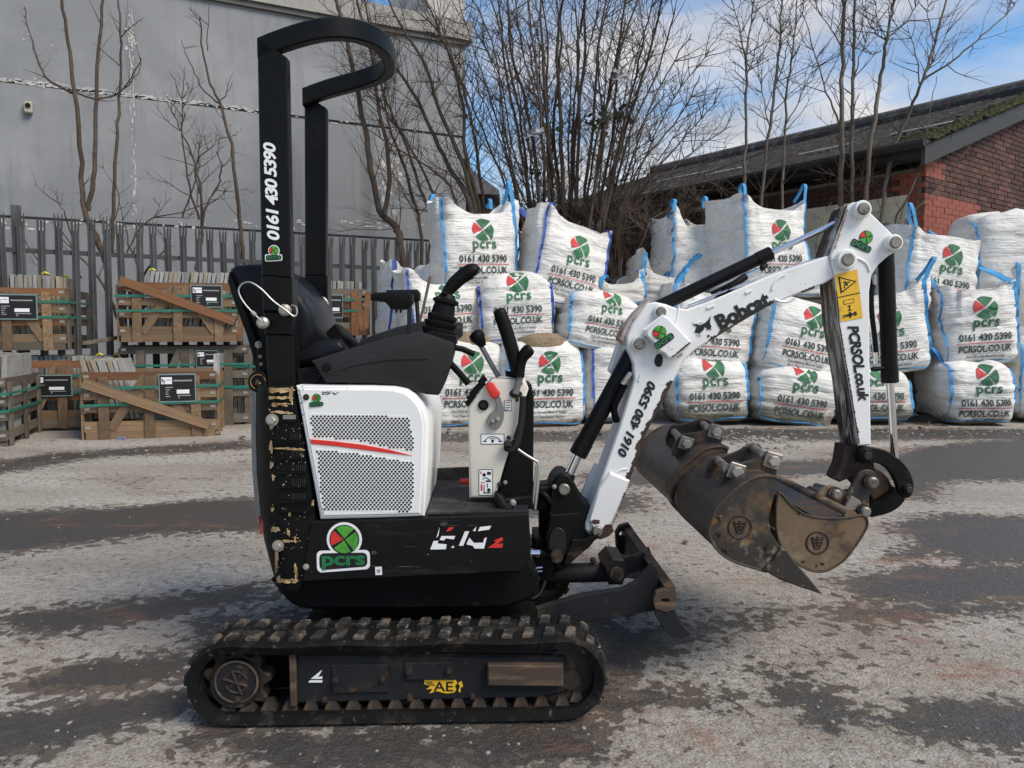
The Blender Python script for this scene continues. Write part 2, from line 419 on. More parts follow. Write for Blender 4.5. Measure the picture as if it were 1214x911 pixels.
    d = mth(t, 'ADD', at_.outputs['Fac'], mth(t, 'MULTIPLY', mth(t, 'SUBTRACT', med, 0.5), 2.7))
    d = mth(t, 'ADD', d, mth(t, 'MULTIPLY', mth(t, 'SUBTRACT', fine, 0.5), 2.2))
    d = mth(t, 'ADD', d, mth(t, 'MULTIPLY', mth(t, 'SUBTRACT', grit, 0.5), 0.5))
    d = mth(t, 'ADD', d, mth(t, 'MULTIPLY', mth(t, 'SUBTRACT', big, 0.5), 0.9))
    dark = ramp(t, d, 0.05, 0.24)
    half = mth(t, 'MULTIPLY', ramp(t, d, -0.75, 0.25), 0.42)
    pale = mixc(t, ramp(t, big, 0.35, 0.65), (0.30, 0.268, 0.230), (0.455, 0.425, 0.378))
    pale = mixc(t, ramp(t, fine, 0.42, 0.66), pale, (0.225, 0.19, 0.15))
    pale = mixc(t, ramp(t, grit, 0.54, 0.64), pale, (0.46, 0.44, 0.41))
    pale = mixc(t, ramp(t, grit, 0.45, 0.36), pale, (0.105, 0.092, 0.08))
    spk = noise_at(t, vec, 75, 3, 0.7, (1, 1, 1), 0, (7, 3, 0))
    pale = mixc(t, ramp(t, spk, 0.63, 0.68), pale, (0.085, 0.075, 0.066))
    pale = mixc(t, ramp(t, spk, 0.36, 0.31), pale, (0.52, 0.50, 0.46))
    tar = mixc(t, ramp(t, fine, 0.35, 0.7), (0.042, 0.039, 0.037), (0.072, 0.066, 0.061))
    tar = mixc(t, ramp(t, grit, 0.60, 0.72), tar, (0.16, 0.15, 0.14))
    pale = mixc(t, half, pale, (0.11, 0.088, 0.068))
    pit = noise_at(t, vec, 19, 4, 0.55, (1, 1, 1), 0.3, (2, 8, 0))
    pit2 = noise_at(t, vec, 1.3, 4, 0.6, (0.7, 1.2, 1), 0.3, (9, 2, 0))
    pale = mixc(t, ramp(t, mth(t, 'ADD', pit, mth(t, 'ADD', mth(t, 'MULTIPLY', mth(t, 'SUBTRACT', pit2, .5), .5), mth(t, 'MULTIPLY', mth(t, 'ADD', at_.outputs['Fac'], .60), .26))), 0.60, 0.64), pale, (0.095, 0.078, 0.064))
    pale = mixc(t, mth(t, 'MULTIPLY', ramp(t, pit2, 0.52, 0.68), .45), pale, (0.17, 0.125, 0.09))
    tar = mixc(t, ramp(t, big, 0.45, 0.62), tar, (0.062, 0.050, 0.040))
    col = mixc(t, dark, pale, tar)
    rust = noise_at(t, vec, 2.2, 7, 0.7, (0.6, 1.2, 1), 0.3, (4.4, 9.1, 0))
    col = mixc(t, mth(t, 'MULTIPLY', ramp(t, rust, 0.57, 0.70), 0.65), col, (0.22, 0.105, 0.06))
    t.links.new(col, bs.inputs['Base Color'])
    rr = t.nodes.new('ShaderNodeMix'); t.links.new(dark, rr.inputs[0]); rr.inputs[2].default_value = 0.9; rr.inputs[3].default_value = 0.40
    t.links.new(rr.outputs[0], bs.inputs['Roughness'])
    bs.inputs['Specular IOR Level'].default_value = 0.45
    hgt = mth(t, 'ADD', mth(t, 'MULTIPLY', grit, 0.6), mth(t, 'MULTIPLY', vor.outputs['Distance'], 0.5))
    hgt = mth(t, 'ADD', hgt, mth(t, 'MULTIPLY', fine, 1.6))
    hgt = mth(t, 'SUBTRACT', hgt, mth(t, 'MULTIPLY', dark, 0.5))
    b = N_(t, 'ShaderNodeBump', Strength=0.8, Distance=0.008)
    t.links.new(hgt, b.inputs['Height']); t.links.new(b.outputs[0], bs.inputs['Normal'])
    me.materials.append(m)
build_ground()

# ------------------------------------------------------------------ grey warehouse on the left
M['wall_grey'] = surf('grey_wall_paint', (0.205, 0.212, 0.222), 0.7, layers=[((0.285, 0.29, 0.296), 0.5, 0.42, 0.70), ((0.115, 0.12, 0.13), 1.4, 0.50, 0.74, (1.2, 1.2, 0.10)), ((0.27, 0.27, 0.275), 5, 0.60, 0.74, (1, 1, 0.12)), ((0.10, 0.098, 0.098), 3.0, 0.58, 0.80, (2.0, 2.0, 0.06))], var=0.05, vscale=1.0, bump=(25, 0.1, 0.004))
M['fascia'] = surf('beige_fascia', (0.30, 0.288, 0.26), 0.7, layers=[((0.22, 0.20, 0.17), 2, 0.5, 0.8, (1, 1, 4))])
M['tower'] = surf('beige_cladding', (0.42, 0.405, 0.37), 0.7, layers=[((0.28, 0.27, 0.25), 3, 0.5, 0.8, (1, 1, 0.2))])
M['flake'] = surf('flaking_white_paint', (0.50, 0.49, 0.465), 0.8, layers=[((0.25, 0.22, 0.2), 9, 0.55, 0.7)])
M['seam'] = surf('seam_dark', (0.10, 0.095, 0.09), 0.8)
WA = Vector((-7.65, 11.5, 0)); WB = Vector((-0.88, 14.86, 0))
WE = (WB - WA).normalized(); WNr = Vector((WE.y, -WE.x, 0))        # towards the viewer
def wall_pt(px, py, off=0.0):
    r = ray(px, py)
    p0 = WA + WNr * off
    return EYE + r * ((p0 - EYE).dot(WNr) / r.dot(WNr))
grey = empty('grey_warehouse', WA.lerp(WB, 0.5), label='large plain grey painted warehouse behind the spiked fence', cat='building')
WL = WA - WE * 7
zroof = wall_pt(400, 22).z; zseam = wall_pt(200, 120).z; zlow = wall_pt(200, 268).z
zroofL = wall_pt(230, 0).z
def wall_panel(z0, z1, name):
    b = MB()
    b.prism([WL + UP * z0, WB + UP * z0, WB + UP * z1, WL + UP * z1], -WNr * 6.0)
    return b.build(name, M['wall_grey'], grey, smooth=False)
wall_panel(0, zlow - 0.02, 'plinth_wall')
wall_panel(zlow + 0.02, zseam - 0.025, 'lower_wall')
wall_panel(zseam + 0.025, zroof, 'upper_wall')
b = MB()
for z in (zlow, zseam):
    b.prism([WL + UP * (z - 0.03) - WNr * 0.03, WB + UP * (z - 0.03) - WNr * 0.03, WB + UP * (z + 0.03) - WNr * 0.03, WL + UP * (z + 0.03) - WNr * 0.03], -WNr * 5.9)
b.build('seam', M['seam'], grey, smooth=False)
b = MB()
b.prism([WL + UP * zroof + WNr * 0.10, WB + WE * 0.12 + UP * zroof + WNr * 0.10, WB + WE * 0.12 + UP * (zroof + 0.34) + WNr * 0.10, WL + UP * (zroof + 0.34) + WNr * 0.10], -WNr * 6.2)
b.build('fascia', M['fascia'], grey, smooth=False)
b = MB()
b.prism([WL + UP * (zroof - 0.09) + WNr * 0.06, WB + UP * (zroof - 0.09) + WNr * 0.06, WB + UP * (zroof - 0.004) + WNr * 0.06, WL + UP * (zroof - 0.004) + WNr * 0.06], -WNr * 0.055)
b.build('gutter', M['seam'], grey, smooth=False)
# flaking paint along the seams
rf = random.Random(3)
b = MB()
def flake(px, py, sx, sy):
    c = wall_pt(px, py, 0.006)
    n = rf.randint(5, 7)
    pts = [c + WE * (math.cos(a) * sx * rf.uniform(.35, 1)) + UP * (math.sin(a) * sy * rf.uniform(.35, 1)) for a in (2 * math.pi * i / n for i in range(n))]
    b.prism(pts, -WNr * 0.004)
for px in np.arange(-5, 345, 2.2):
    y0 = 93 + px * 0.1265
    if rf.random() < 0.93: flake(px, y0 + rf.uniform(-2.0, 2.5), rf.uniform(.02, .085), rf.uniform(.008, .026))
    if rf.random() < 0.4 and px < 150: flake(px, y0 + rf.uniform(-2, 4), rf.uniform(.05, .12), rf.uniform(.008, .02))
    if rf.random() < 0.3: flake(px, y0 + rf.uniform(-5, 6), rf.uniform(.01, .04), rf.uniform(.006, .02))
for px in np.arange(345, 520, 3.5):
    if rf.random() < 0.45: flake(px, 138 + (px - 345) * 0.115 + rf.uniform(-2, 3), rf.uniform(.02, .08), rf.uniform(.008, .02))
for py in np.arange(10, 255, 2.0):
    x0 = 154 + py * 0.021
    if rf.random() < (0.9 if py < 125 else 0.62): flake(x0 + rf.uniform(-2.5, 3), py, rf.uniform(.004, .016), rf.uniform(.03, .09))
    if 30 < py < 60 and rf.random() < .8: flake(x0 + rf.uniform(-6, 6), py, rf.uniform(.02, .05), rf.uniform(.02, .06))
for i in range(70): flake(rf.uniform(0, 510), 262 + rf.uniform(0, 510) * 0.0 + rf.uniform(-1, 10), rf.uniform(.02, .09), rf.uniform(.012, .04))
for i in range(9): flake(rf.gauss(60, 30), rf.gauss(60, 15), rf.uniform(.006, .02), rf.uniform(.01, .025))
for i in range(26): flake(462 + rf.gauss(0, 7), 212 + rf.gauss(0, 18), rf.uniform(.02, .07), rf.uniform(.04, .12))
for i in range(0): flake(rf.uniform(215, 300), rf.uniform(27, 45), rf.uniform(.01, .05), rf.uniform(.004, .008))
o = b.build('flaking_paint', M['flake'], grey, smooth=False); o['kind'] = 'stuff'
# security lamp
M['lamp_box'] = surf('lamp_housing', (0.40, 0.37, 0.30), 0.5, layers=[((0.25, 0.2, 0.12), 20, 0.5, 0.7)])
c = wall_pt(34, 129)
lamp = empty('wall_lamp', c, label='small pale security lamp high on the grey warehouse wall', cat='lamp')
b = MB(); b.box(c + WNr * 0.05, 0.11, 0.10, 0.17, Matrix.Rotation(math.atan2(WE.y, WE.x), 3, 'Z'), bevel=0.015); b.build('housing', M['lamp_box'], lamp)
b = MB(); b.disc(c + WNr * 0.10 + UP * 0.02, WNr, 0.035, 0.02, 14); b.build('lens', M['black_plastic'], lamp)
# pale tower rising at the end of the warehouse
b = MB()
pa, pb = wall_pt(509, 60), wall_pt(553, 60)
ta, tb = Vector((pa.x, pa.y, 0)), Vector((pb.x, pb.y, 0))
tow = empty('roof_tower', ta.lerp(tb, .5) - WNr * 1.0 + UP * (zroof + .34), label='pale beige clad tower rising over the end of the grey warehouse', cat='tower')
for i, (f0, f1) in enumerate(((0, .33), (.34, .66), (.67, 1.0))):
    bb = MB()
    bb.prism([ta.lerp(tb, f0) + UP * (zroof + .345) - WNr * .05, ta.lerp(tb, f1) + UP * (zroof + .345) - WNr * .05, ta.lerp(tb, f1) + UP * 9.5 - WNr * .05, ta.lerp(tb, f0) + UP * 9.5 - WNr * .05], -WNr * 2.2)
    bb.build('cladding_panel', M['tower'], tow, smooth=False)
# low lean-to beyond its corner
M['lean_roof'] = surf('lean_to_roof', (0.16, 0.16, 0.17), 0.7)
M['dark_timber'] = surf('dark_timber', (0.035, 0.028, 0.024), 0.85, layers=[((0.07, 0.06, 0.05), 8, 0.5, 0.7, (4, 1, .3))])
lean = empty('lean_to', (-0.5, 16.2, 0), label='low dark lean-to shed between the warehouse corner and the brick building', cat='shed')
b = MB()
b.prism([at(548, 228, 16), at(586, 228, 16), at(586, 420, 16), at(548, 420, 16)], Vector((0, 2.2, 0)))
b.build('boarded_wall', M['dark_timber'], lean, smooth=False)
b = MB()
b.prism([at(545, 190, 15.8), at(592, 226, 15.8), at(592, 231, 15.8), at(545, 229, 15.8)], Vector((0, 2.6, 0)))
b.build('roof', M['lean_roof'], lean, smooth=False)

# ------------------------------------------------------------------ brick building on the right
M['mortar'] = surf('mortar', (0.17, 0.145, 0.12), 0.9, bump=(40, .3, .004))
M['brick'] = surf('red_brick', (0.080, 0.033, 0.024), 0.85, layers=[((0.055, 0.028, 0.024), 7, 0.5, 0.7), ((0.21, 0.085, 0.055), 30, 0.6, 0.8)], rand=True, randcol=0.55, bump=(60, .5, .004))
M['brick_painted'] = surf('painted_red_brick', (0.235, 0.062, 0.036), 0.75, layers=[((0.16, 0.05, 0.035), 4, 0.5, 0.75)], rand=True, randcol=0.10, bump=(50, .3, .003))
M['board'] = surf('cream_boarding', (0.66, 0.59, 0.44), 0.75, layers=[((0.46, 0.40, 0.29), 3, 0.5, 0.75), ((0.16, 0.12, 0.09), 9, 0.66, 0.75)])
M['roof_sheet'] = surf('old_fibre_cement', (0.062, 0.059, 0.056), 0.9, layers=[((0.15, 0.145, 0.135), 5, 0.48, 0.66), ((0.16, 0.155, 0.15), 40, .62, .7), ((0.03, 0.035, 0.022), 5, 0.58, 0.75), ((0.30, 0.29, 0.27), 18, 0.72, 0.78)], bump=(22, 1.0, .03), rand=True)
M['moss'] = surf('roof_moss', (0.05, 0.054, 0.014), 0.95, layers=[((0.10, 0.08, 0.025), 9, 0.5, 0.7), ((0.03, 0.04, 0.012), 20, 0.5, 0.65)], bump=(40, .9, .02))
M['barge'] = surf('grey_bargeboard', (0.03, 0.031, 0.032), 0.7, layers=[((0.03, 0.03, 0.03), 6, 0.5, 0.7), ((0.10, 0.10, 0.095), 14, .62, .75)])
M['void'] = surf('dark_eaves', (0.018, 0.017, 0.016), 0.9)
BC = Vector((at(1098, 171, 10.6).x, 10.6, 0))
BL = Vector((-0.602, 0.799, 0)); BG = Vector((0.799, 0.602, 0))     # along the long wall, along the gable
EAVE = at(1098, 171, 10.6).z; LEN = 9.0; HW = 4.4; PT = math.tan(R(19.3))
brick = empty('brick_building', BC, label='old red brick building with a mossy corrugated roof at the right', cat='building')
WT = EAVE - 0.30
b = MB()
core = [BC, BC + BL * LEN, BC + BL * LEN + BG * 2 * HW, BC + BG * 2 * HW]
i1, i2 = BC + (BL + BG) * 0.02, None
b.prism([p + (BL + BG) * 0.02 for p in core], UP * WT)
b.prism([BC + BL * .02 + BG * .02 + UP * (WT + .002), BC + BL * .02 + BG * HW + UP * (EAVE - .10 + HW * PT), BC + BL * .02 + BG * 2 * HW + UP * (WT + .002)], BL * (LEN - .05))
b.build('wall', M['mortar'], brick, smooth=False)
# bricks: gable first, then the long wall
def in_cut(s, z):     # the painted corner pier with its stepped edge
    return z < 3.03 + 0.15 * 0 and s < 1.42 + 0.225 * (round(z / .075) % 2) * .5
bl = []
H_, L_ = 0.075, 0.235
for row in range(16, 84):
    z = row * H_
    for i in range(-1, 62):
        s0 = i * L_ + (L_ / 2 if row % 2 else 0)
        s1 = s0 + L_ - 0.012
        s0 = max(s0, 0.0)
        if s1 - s0 < .04: continue
        if z + H_ > EAVE - .22 + s1 * PT or s1 > HW: continue
        bl.append((BC + BG * ((s0 + s1) / 2) + UP * (z + H_ / 2), BG, s1 - s0, row, s0, 'g'))
    for i in range(0, 36):
        s0 = i * L_ + (0 if row % 2 else L_ / 2)
        s1 = s0 + L_ - 0.012
        if s1 > LEN or z + H_ > WT: continue
        if 0.20 < s0 < 1.62 and z < 2.98 and z > 1.2: continue
        if i == 0 and not row % 2: s0 = .115
        bl.append((BC + BL * ((s0 + s1) / 2) + UP * (z + H_ / 2), BL, s1 - s0, row, s0, 'l'))
cube_me = {}
def cube_mesh(m):
    if m.name not in cube_me:
        bm = bmesh.new(); bmesh.ops.create_cube(bm, size=1)
        me = bpy.data.meshes.new('brick'); bm.to_mesh(me); bm.free(); me.materials.append(m)
        cube_me[m.name] = me
    return cube_me[m.name]
def visible(p):
    v = p - EYE
    y = v.y * CP - v.z * SP; z = v.y * SP + v.z * CP
    px = CX + F * v.x / y; py = CY - F * z / y
    return px < 1218 and py < 290
vis = sorted([q for q in bl if visible(q[0])], key=lambda q: (0 if q[5] == 'g' else 2.0) + (q[0] - EYE).length)
rest = [q for q in bl if not visible(q[0])] + vis[288:]
rb = random.Random(11)
def pier(q): return (q[5] == 'g' and q[3] * H_ < 3.0 and q[4] < 1.50 + (.12 if q[3] % 2 else 0) - .9 * max(0, 2.62 - q[3] * H_)) or (q[5] == 'g' and 3.44 > q[3] * H_ > 3.17 and q[4] < .36) or (q[5] == 'l' and q[4] < .25 and q[3] * H_ < 3.44)
for q in vis[:288]:
    o = bpy.data.objects.new('brick', cube_mesh(M['brick_painted'] if pier(q) else M['brick']))
    COL.objects.link(o); o.parent = brick
    o.location = q[0] - BC + (BL if q[5] == 'g' else BG) * (-.004 + rb.uniform(-.004, .004) + .02)
    o.rotation_euler = (0, 0, math.atan2(q[1].y, q[1].x))
    o.scale = (q[2], 0.05, (H_ - .003) if pier(q) else H_ - .011)
b = MB()
for q in rest:
    b.box(q[0] + (BL if q[5] == 'g' else BG) * (.016 + rb.uniform(-.004, .004)), q[2], .05, H_ - .011, Matrix.Rotation(math.atan2(q[1].y, q[1].x), 3, 'Z'))
o = b.build('brickwork', M['brick'], brick, smooth=False); o['kind'] = 'stuff'
# boarded opening and a small window in the long wall
c = BC + BL * 1.02 - BG * 0.012
b = MB(); b.box(c + UP * 2.10, 1.60, .05, 1.80, Matrix.Rotation(math.atan2(BL.y, BL.x), 3, 'Z')); b.build('boarded_opening', M['board'], brick, smooth=False)
b = MB(); b.box(BC + BL * .72 - BG * 0.05 + UP * 2.62, .55, .04, .05, Matrix.Rotation(math.atan2(BL.y, BL.x), 3, 'Z')); b.build('batten', M['fascia'], brick, smooth=False)
ow = None
for k in range(2):
    b = MB(); b.box(BC + BL * (6.45 + .42 * k) - BG * .02 + UP * 3.25, .34, .05, .75, Matrix.Rotation(math.atan2(BL.y, BL.x), 3, 'Z'))
    b.build('window', M['white_print'], brick, smooth=False)
# corrugated roof in sheets
def roof_sheet(l0, l1, s0, s1, lift):
    bm = bmesh.new()
    nseg = max(8, int((l1 - l0) / 0.0365))
    rows = []
    for s in (s0, s1):
        r_ = []
        for i in range(nseg + 1):
            l = l0 + (l1 - l0) * i / nseg
            z = EAVE + .06 + s * PT + lift + 0.027 * math.sin(l / 0.146 * 2 * math.pi)
            r_.append(bm.verts.new(BL * l + BG * s + UP * z))
        rows.append(r_)
    for i in range(nseg): bm.faces.new((rows[0][i], rows[0][i + 1], rows[1][i + 1], rows[1][i]))
    bmesh.ops.solidify(bm, geom=bm.faces[:], thickness=0.012)
    me = bpy.data.meshes.new('roof_sheet'); bm.to_mesh(me); bm.free(); me.materials.append(M['roof_sheet'])
    o = bpy.data.objects.new('roof_sheet', me); COL.objects.link(o); o.parent = brick
SW = 1.02
for j in range(3):
    for i in range(9):
        roof_sheet(-.22 + i * SW + rb.uniform(-.01, .01), -.22 + (i + 1) * SW + .03, -.38 + j * 1.60, -.38 + (j + 1) * 1.60 + .10, .015 * (i % 2) - .012 * 0 - .02 * j * 0 + .014 * (4 - j) * 0)
b = MB()
b.tube([BC + BL * -.25 + BG * HW + UP * (EAVE + .12 + HW * PT), BC + BL * LEN + BG * HW + UP * (EAVE + .12 + HW * PT)], .16, 10)
b.build('ridge_cap', M['roof_sheet'], brick)
b = MB()
e0 = BC - BL * .17 - BG * .38
def vp(s, dz): return BC - BL * .17 + BG * s + UP * (EAVE + s * PT + dz)
b.prism([vp(-.38, .03), vp(HW, .03), vp(HW, -.22), vp(-.38, -.22)], BL * .05)
b.build('bargeboard', M['barge'], brick, smooth=False)
b = MB()
b.prism([BC - BG * .36 - BL * .16 + UP * (EAVE - .10), BC - BG * .36 + BL * LEN + UP * (EAVE - .10), BC - BG * .36 + BL * LEN + UP * (EAVE - .22), BC - BG * .36 - BL * .16 + UP * (EAVE - .22)], BG * .36)
b.build('soffit', M['void'], brick, smooth=False)
b = MB()
b.tube([BC - BG * .46 - BL * .2 + UP * (EAVE - .08), BC - BG * .46 + BL * LEN + UP * (EAVE - .10)], .06, 8)
b.build('gutter', M['void'], brick)
# bright repair strips lying in the corrugations
fm = surf('pale_flashing', (0.36, 0.36, 0.35), .6, layers=[((.1, .1, .1), 12, .5, .65)])
for (l0, l1, s) in ((.2, 1.1, 1.15), (1.7, 2.6, 1.0), (3.6, 4.4, .8), (4.8, 6.4, 1.5)):
    b = MB()
    b.prism([BC + BL * l0 + BG * s + UP * (EAVE + .115 + s * PT), BC + BL * l1 + BG * s + UP * (EAVE + .115 + s * PT), BC + BL * l1 + BG * (s + .09) + UP * (EAVE + .115 + (s + .09) * PT), BC + BL * l0 + BG * (s + .09) + UP * (EAVE + .115 + (s + .09) * PT)], UP * .01)
    b.build('flashing', fm, brick, smooth=False)
# moss along the verge
b = MB()
for i in range(1500):
    s = rb.uniform(-.2, 4.3)
    l = -.2 + abs(rb.gauss(0, .20)) * (1.8 if s < 1.8 else 1.0)
    p = BC + BL * l + BG * s + UP * (EAVE + .07 + s * PT)
    r_ = rb.uniform(.02, .06)
    m = Matrix.Translation(p) @ Matrix.Rotation(rb.uniform(0, 6), 4, 'Z') @ Matrix.Diagonal((r_ * rb.uniform(.8, 1.6), r_, r_ * .5, 1))
    bmesh.ops.create_icosphere(b.bm, subdivisions=1, radius=1, matrix=m)
o = b.build('moss', M['moss'], brick); o['kind'] = 'stuff'

# ------------------------------------------------------------------ palisade fence
M['galv'] = surf('weathered_galvanised', (0.065, 0.066, 0.067), 0.6, 0.2, layers=[((0.04, 0.039, 0.038), 4, 0.46, 0.7, (1, 1, 0.25)), ((0.15, 0.152, 0.155), 7, 0.58, 0.8, (1, 1, .3)), ((0.09, 0.06, 0.045), 5, .66, .8)], rand=True, randcol=.22)
M['galv_dark'] = surf('dark_rail', (0.045, 0.046, 0.048), 0.6, 0.3)
FA = Vector((-7.6, 7.39, 0)); FE = Vector((4.4, 2.8, 0)).normalized(); FN = Vector((FE.y, -FE.x, 0))
fence = empty('palisade_fence', FA, label='grey galvanised palisade fence with spiked pales behind the crates', cat='fence')
def fence_s(px):
    r = ray(px, 300); r = Vector((r.x, r.y, 0))
    # FA + FE s = r t
    den = FE.x * r.y - FE.y * r.x
    return (FA.y * r.x - FA.x * r.y) / den
FTOP = 2.44
def pale_mesh(h):
    b = MB()
    W = .040
    # W-section with a splayed, three-pointed head
    prof = [(-W, .012), (-W * .45, .0), (-W * .25, -.014), (W * .25, -.014), (W * .45, 0), (W, .012)]
    rows = []
    for z in (0.05, h - .16):
        rows.append([Vector((x, y, z)) for x, y in prof] + [Vector((x, y + .005, z)) for x, y in reversed(prof)])
    b.loft(rows)
    for sx in (-1, 0, 1):
        x = sx * W * .78
        b.loft([[Vector((x - .011, -.008 if not sx else .004, h - .16)), Vector((x + .011, -.008 if not sx else .004, h - .16)), Vector((x + .011, .004 if not sx else .012, h - .16)), Vector((x - .011, .004 if not sx else .012, h - .16))],
                [Vector((x * 1.1 - .010, -.012 - .02 * (sx == 0), h - .06)), Vector((x * 1.1 + .010, -.012 - .02 * (sx == 0), h - .06)), Vector((x * 1.1 + .010, 0 - .02 * (sx == 0), h - .06)), Vector((x * 1.1 - .010, 0 - .02 * (sx == 0), h - .06))],
                [Vector((x * 1.25 - .002, -.02 - .02 * (sx == 0), h)), Vector((x * 1.25 + .002, -.02 - .02 * (sx == 0), h)), Vector((x * 1.25 + .002, -.015 - .02 * (sx == 0), h)), Vector((x * 1.25 - .002, -.015 - .02 * (sx == 0), h))]])
    bm = b.bm
    me = bpy.data.meshes.new('pale'); bmesh.ops.recalc_face_normals(bm, faces=bm.faces[:]); bm.to_mesh(me); bm.free(); me.materials.append(M['galv'])
    return me
pm_ = pale_mesh(FTOP)
ang = math.atan2(FE.y, FE.x)
s = 0.3; k = 0
while s < 13.4:
    o = bpy.data.objects.new('pale', pm_); COL.objects.link(o); o.parent = fence
    o.location = FE * s + FN * .045
    o.rotation_euler = (rb.uniform(-.012, .012), rb.uniform(-.012, .012), ang + rb.uniform(-.06, .06))
    o.scale = (1, 1, rb.uniform(.985, 1.01))
    s += 0.168; k += 1
for z in (2.02, 0.45):
    b = MB(); b.box(FA + FE * 6.85 + UP * z, 13.2, .045, .05, Matrix.Rotation(ang, 3, 'Z')); b.build('rail', M['galv_dark'], fence, smooth=False)
s0 = fence_s(21)
for i in range(-1, 5):
    sp = s0 + i * 2.75
    if sp < 0 or sp > 13.4: continue
    b = MB(); b.box(FA + FE * sp - FN * .03 + UP * 1.26, .10, .06, 2.52, Matrix.Rotation(ang, 3, 'Z'), bevel=.006); b.build('post', M['galv'], fence)
# ------------------------------------------------------------------ lettering
_txt = {}
def text_shape(body, offset=0.0, shear=0.0, spacing=1.0):
    """flat triangles of a line of lettering, centred, cap height 1"""
    key = (body, offset, shear, spacing)
    if key in _txt: return _txt[key]
    cu = bpy.data.curves.new('lettering', 'FONT')
    cu.body = body; cu.size = 1.4; cu.offset = offset; cu.shear = shear; cu.space_character = spacing
    cu.align_x = 'CENTER'; cu.resolution_u = 3
    o = bpy.data.objects.new('lettering', cu); COL.objects.link(o)
    dg = bpy.context.evaluated_depsgraph_get()
    me = bpy.data.meshes.new_from_object(o.evaluated_get(dg))
    bm = bmesh.new(); bm.from_mesh(me)
    bmesh.ops.triangulate(bm, faces=bm.faces[:])
    for _ in range(2):
        le = [e for e in bm.edges if e.calc_length() > .42]
        if le: bmesh.ops.subdivide_edges(bm, edges=le, cuts=1)
    bmesh.ops.triangulate(bm, faces=bm.faces[:])
    vs = [(v.co.x, v.co.y) for v in bm.verts]
    bm.verts.index_update()
    fs = [[v.index for v in f.verts] for f in bm.faces]
    bm.free()
    bpy.data.objects.remove(o); bpy.data.curves.remove(cu); bpy.data.meshes.remove(me)
    xs = [v[0] for v in vs]
    cx_ = (min(xs) + max(xs)) / 2
    vs = [(x - cx_, y) for x, y in vs]
    _txt[key] = (vs, fs, max(xs) - min(xs))
    return _txt[key]
def lay(b, vs, fs, fn, mi):
    """put a flat shape on a surface: fn maps (u, v) to a point or None"""
    P = [fn(*v) for v in vs]
    vv = [b.bm.verts.new(p) if p is not None else None for p in P]
    for f in fs:
        q = [vv[i] for i in f]
        if None in q: continue
        try: b.bm.faces.new(q).material_index = mi
        except ValueError: pass
def put_text(b, body, fn, width, height, mi, offset=0.02, shear=0.0, spacing=1.0):
    vs, fs, wd = text_shape(body, offset, shear, spacing)
    sx = width / wd
    lay(b, [(x * sx, y * height) for x, y in vs], fs, fn, mi)
def put_poly(b, pts, fn, mi):
    lay(b, pts, [list(range(len(pts)))], fn, mi)
def arc(cx, cy, r, a0, a1, n=8):
    return [(cx + r * math.cos(R(a0 + (a1 - a0) * i / n)), cy + r * math.sin(R(a0 + (a1 - a0) * i / n))) for i in range(n + 1)]
def leaf_logo(b, fn, r, mi_red, mi_green, rot=-8, gap=.07):
    """round mark cut in four by a cross: a red quarter and three green ones with drawn-out tips"""
    def q(a0, a1, tip0=1.0, tip1=1.0):
        am = R((a0 + a1) / 2 + rot)
        ox, oy = math.cos(am) * gap * r, math.sin(am) * gap * r
        out = []
        n = 8
        for i in range(n + 1):
            a = a0 + (a1 - a0) * i / n
            rr = r * (1 + (tip0 - 1) * max(0, 1 - i / 2.5) + (tip1 - 1) * max(0, 1 - (n - i) / 2.5))
            out.append((ox + rr * math.cos(R(a + rot)), oy + rr * math.sin(R(a + rot))))
        # fan with a mid ring so that it follows a curved surface
        mid = [((x - ox) * .5 + ox, (y - oy) * .5 + oy) for x, y in out]
        vs = [(ox, oy)] + mid + out
        fs = [[0, 1 + i, 2 + i] for i in range(n)] + [[1 + i, n + 2 + i, n + 3 + i, 2 + i] for i in range(n)]
        return vs, fs
    for (a0, a1, t0, t1, mi) in ((143, 215, 1.0, 1.0, mi_red), (53, 135, 1.12, 1.0, mi_green), (-45, 45, 1.16, 1.0, mi_green), (-135, -53, 1.0, 1.0, mi_green)):
        vs, fs = q(a0, a1, t0, t1)
        lay(b, vs, fs, fn, mi)

# ------------------------------------------------------------------ the excavator
ex = empty('mini_excavator', mp(470, 861, 2.67) * 1, label='white and black mini excavator with a tall roll bar standing on rubber tracks', cat='excavator')
ex.location.z = 0
def pm_pts(pts, d): return [mp(x, y, d) for x, y in pts]
def plate(name, pts, d, th, mat, parent=ex, bevel=.004, seg=1, smi=None, side_test=None, angle=35):
    b = MB(); b.prism(pm_pts(pts, d), MN * th, bevel=bevel, seg=seg, smi=smi, side_test=side_test)
    return b.build(name, mat, parent, angle=angle)
def bar(name, pts, r, mat, parent=ex, n=10):
    """round bar through (px, py, depth) points"""
    b = MB(); b.tube([mp(*p) for p in pts], r, n); return b.build(name, mat, parent, angle=50)
def rnd_pts(pts, n=5, close=True):
    """smooth a closed outline by Catmull-Rom"""
    out = []
    L = len(pts)
    for i in range(L if close else L - 1):
        p0, p1, p2, p3 = (pts[(i - 1) % L], pts[i], pts[(i + 1) % L], pts[(i + 2) % L]) if close else (pts[max(i - 1, 0)], pts[i], pts[i + 1], pts[min(i + 2, L - 1)])
        for k in range(n):
            t = k / n
            out.append(tuple(0.5 * ((2 * p1[j]) + (-p0[j] + p2[j]) * t + (2 * p0[j] - 5 * p1[j] + 4 * p2[j] - p3[j]) * t * t + (-p0[j] + 3 * p1[j] - 3 * p2[j] + p3[j]) * t ** 3) for j in range(len(p1))))
    if not close: out.append(tuple(pts[-1]))
    return out
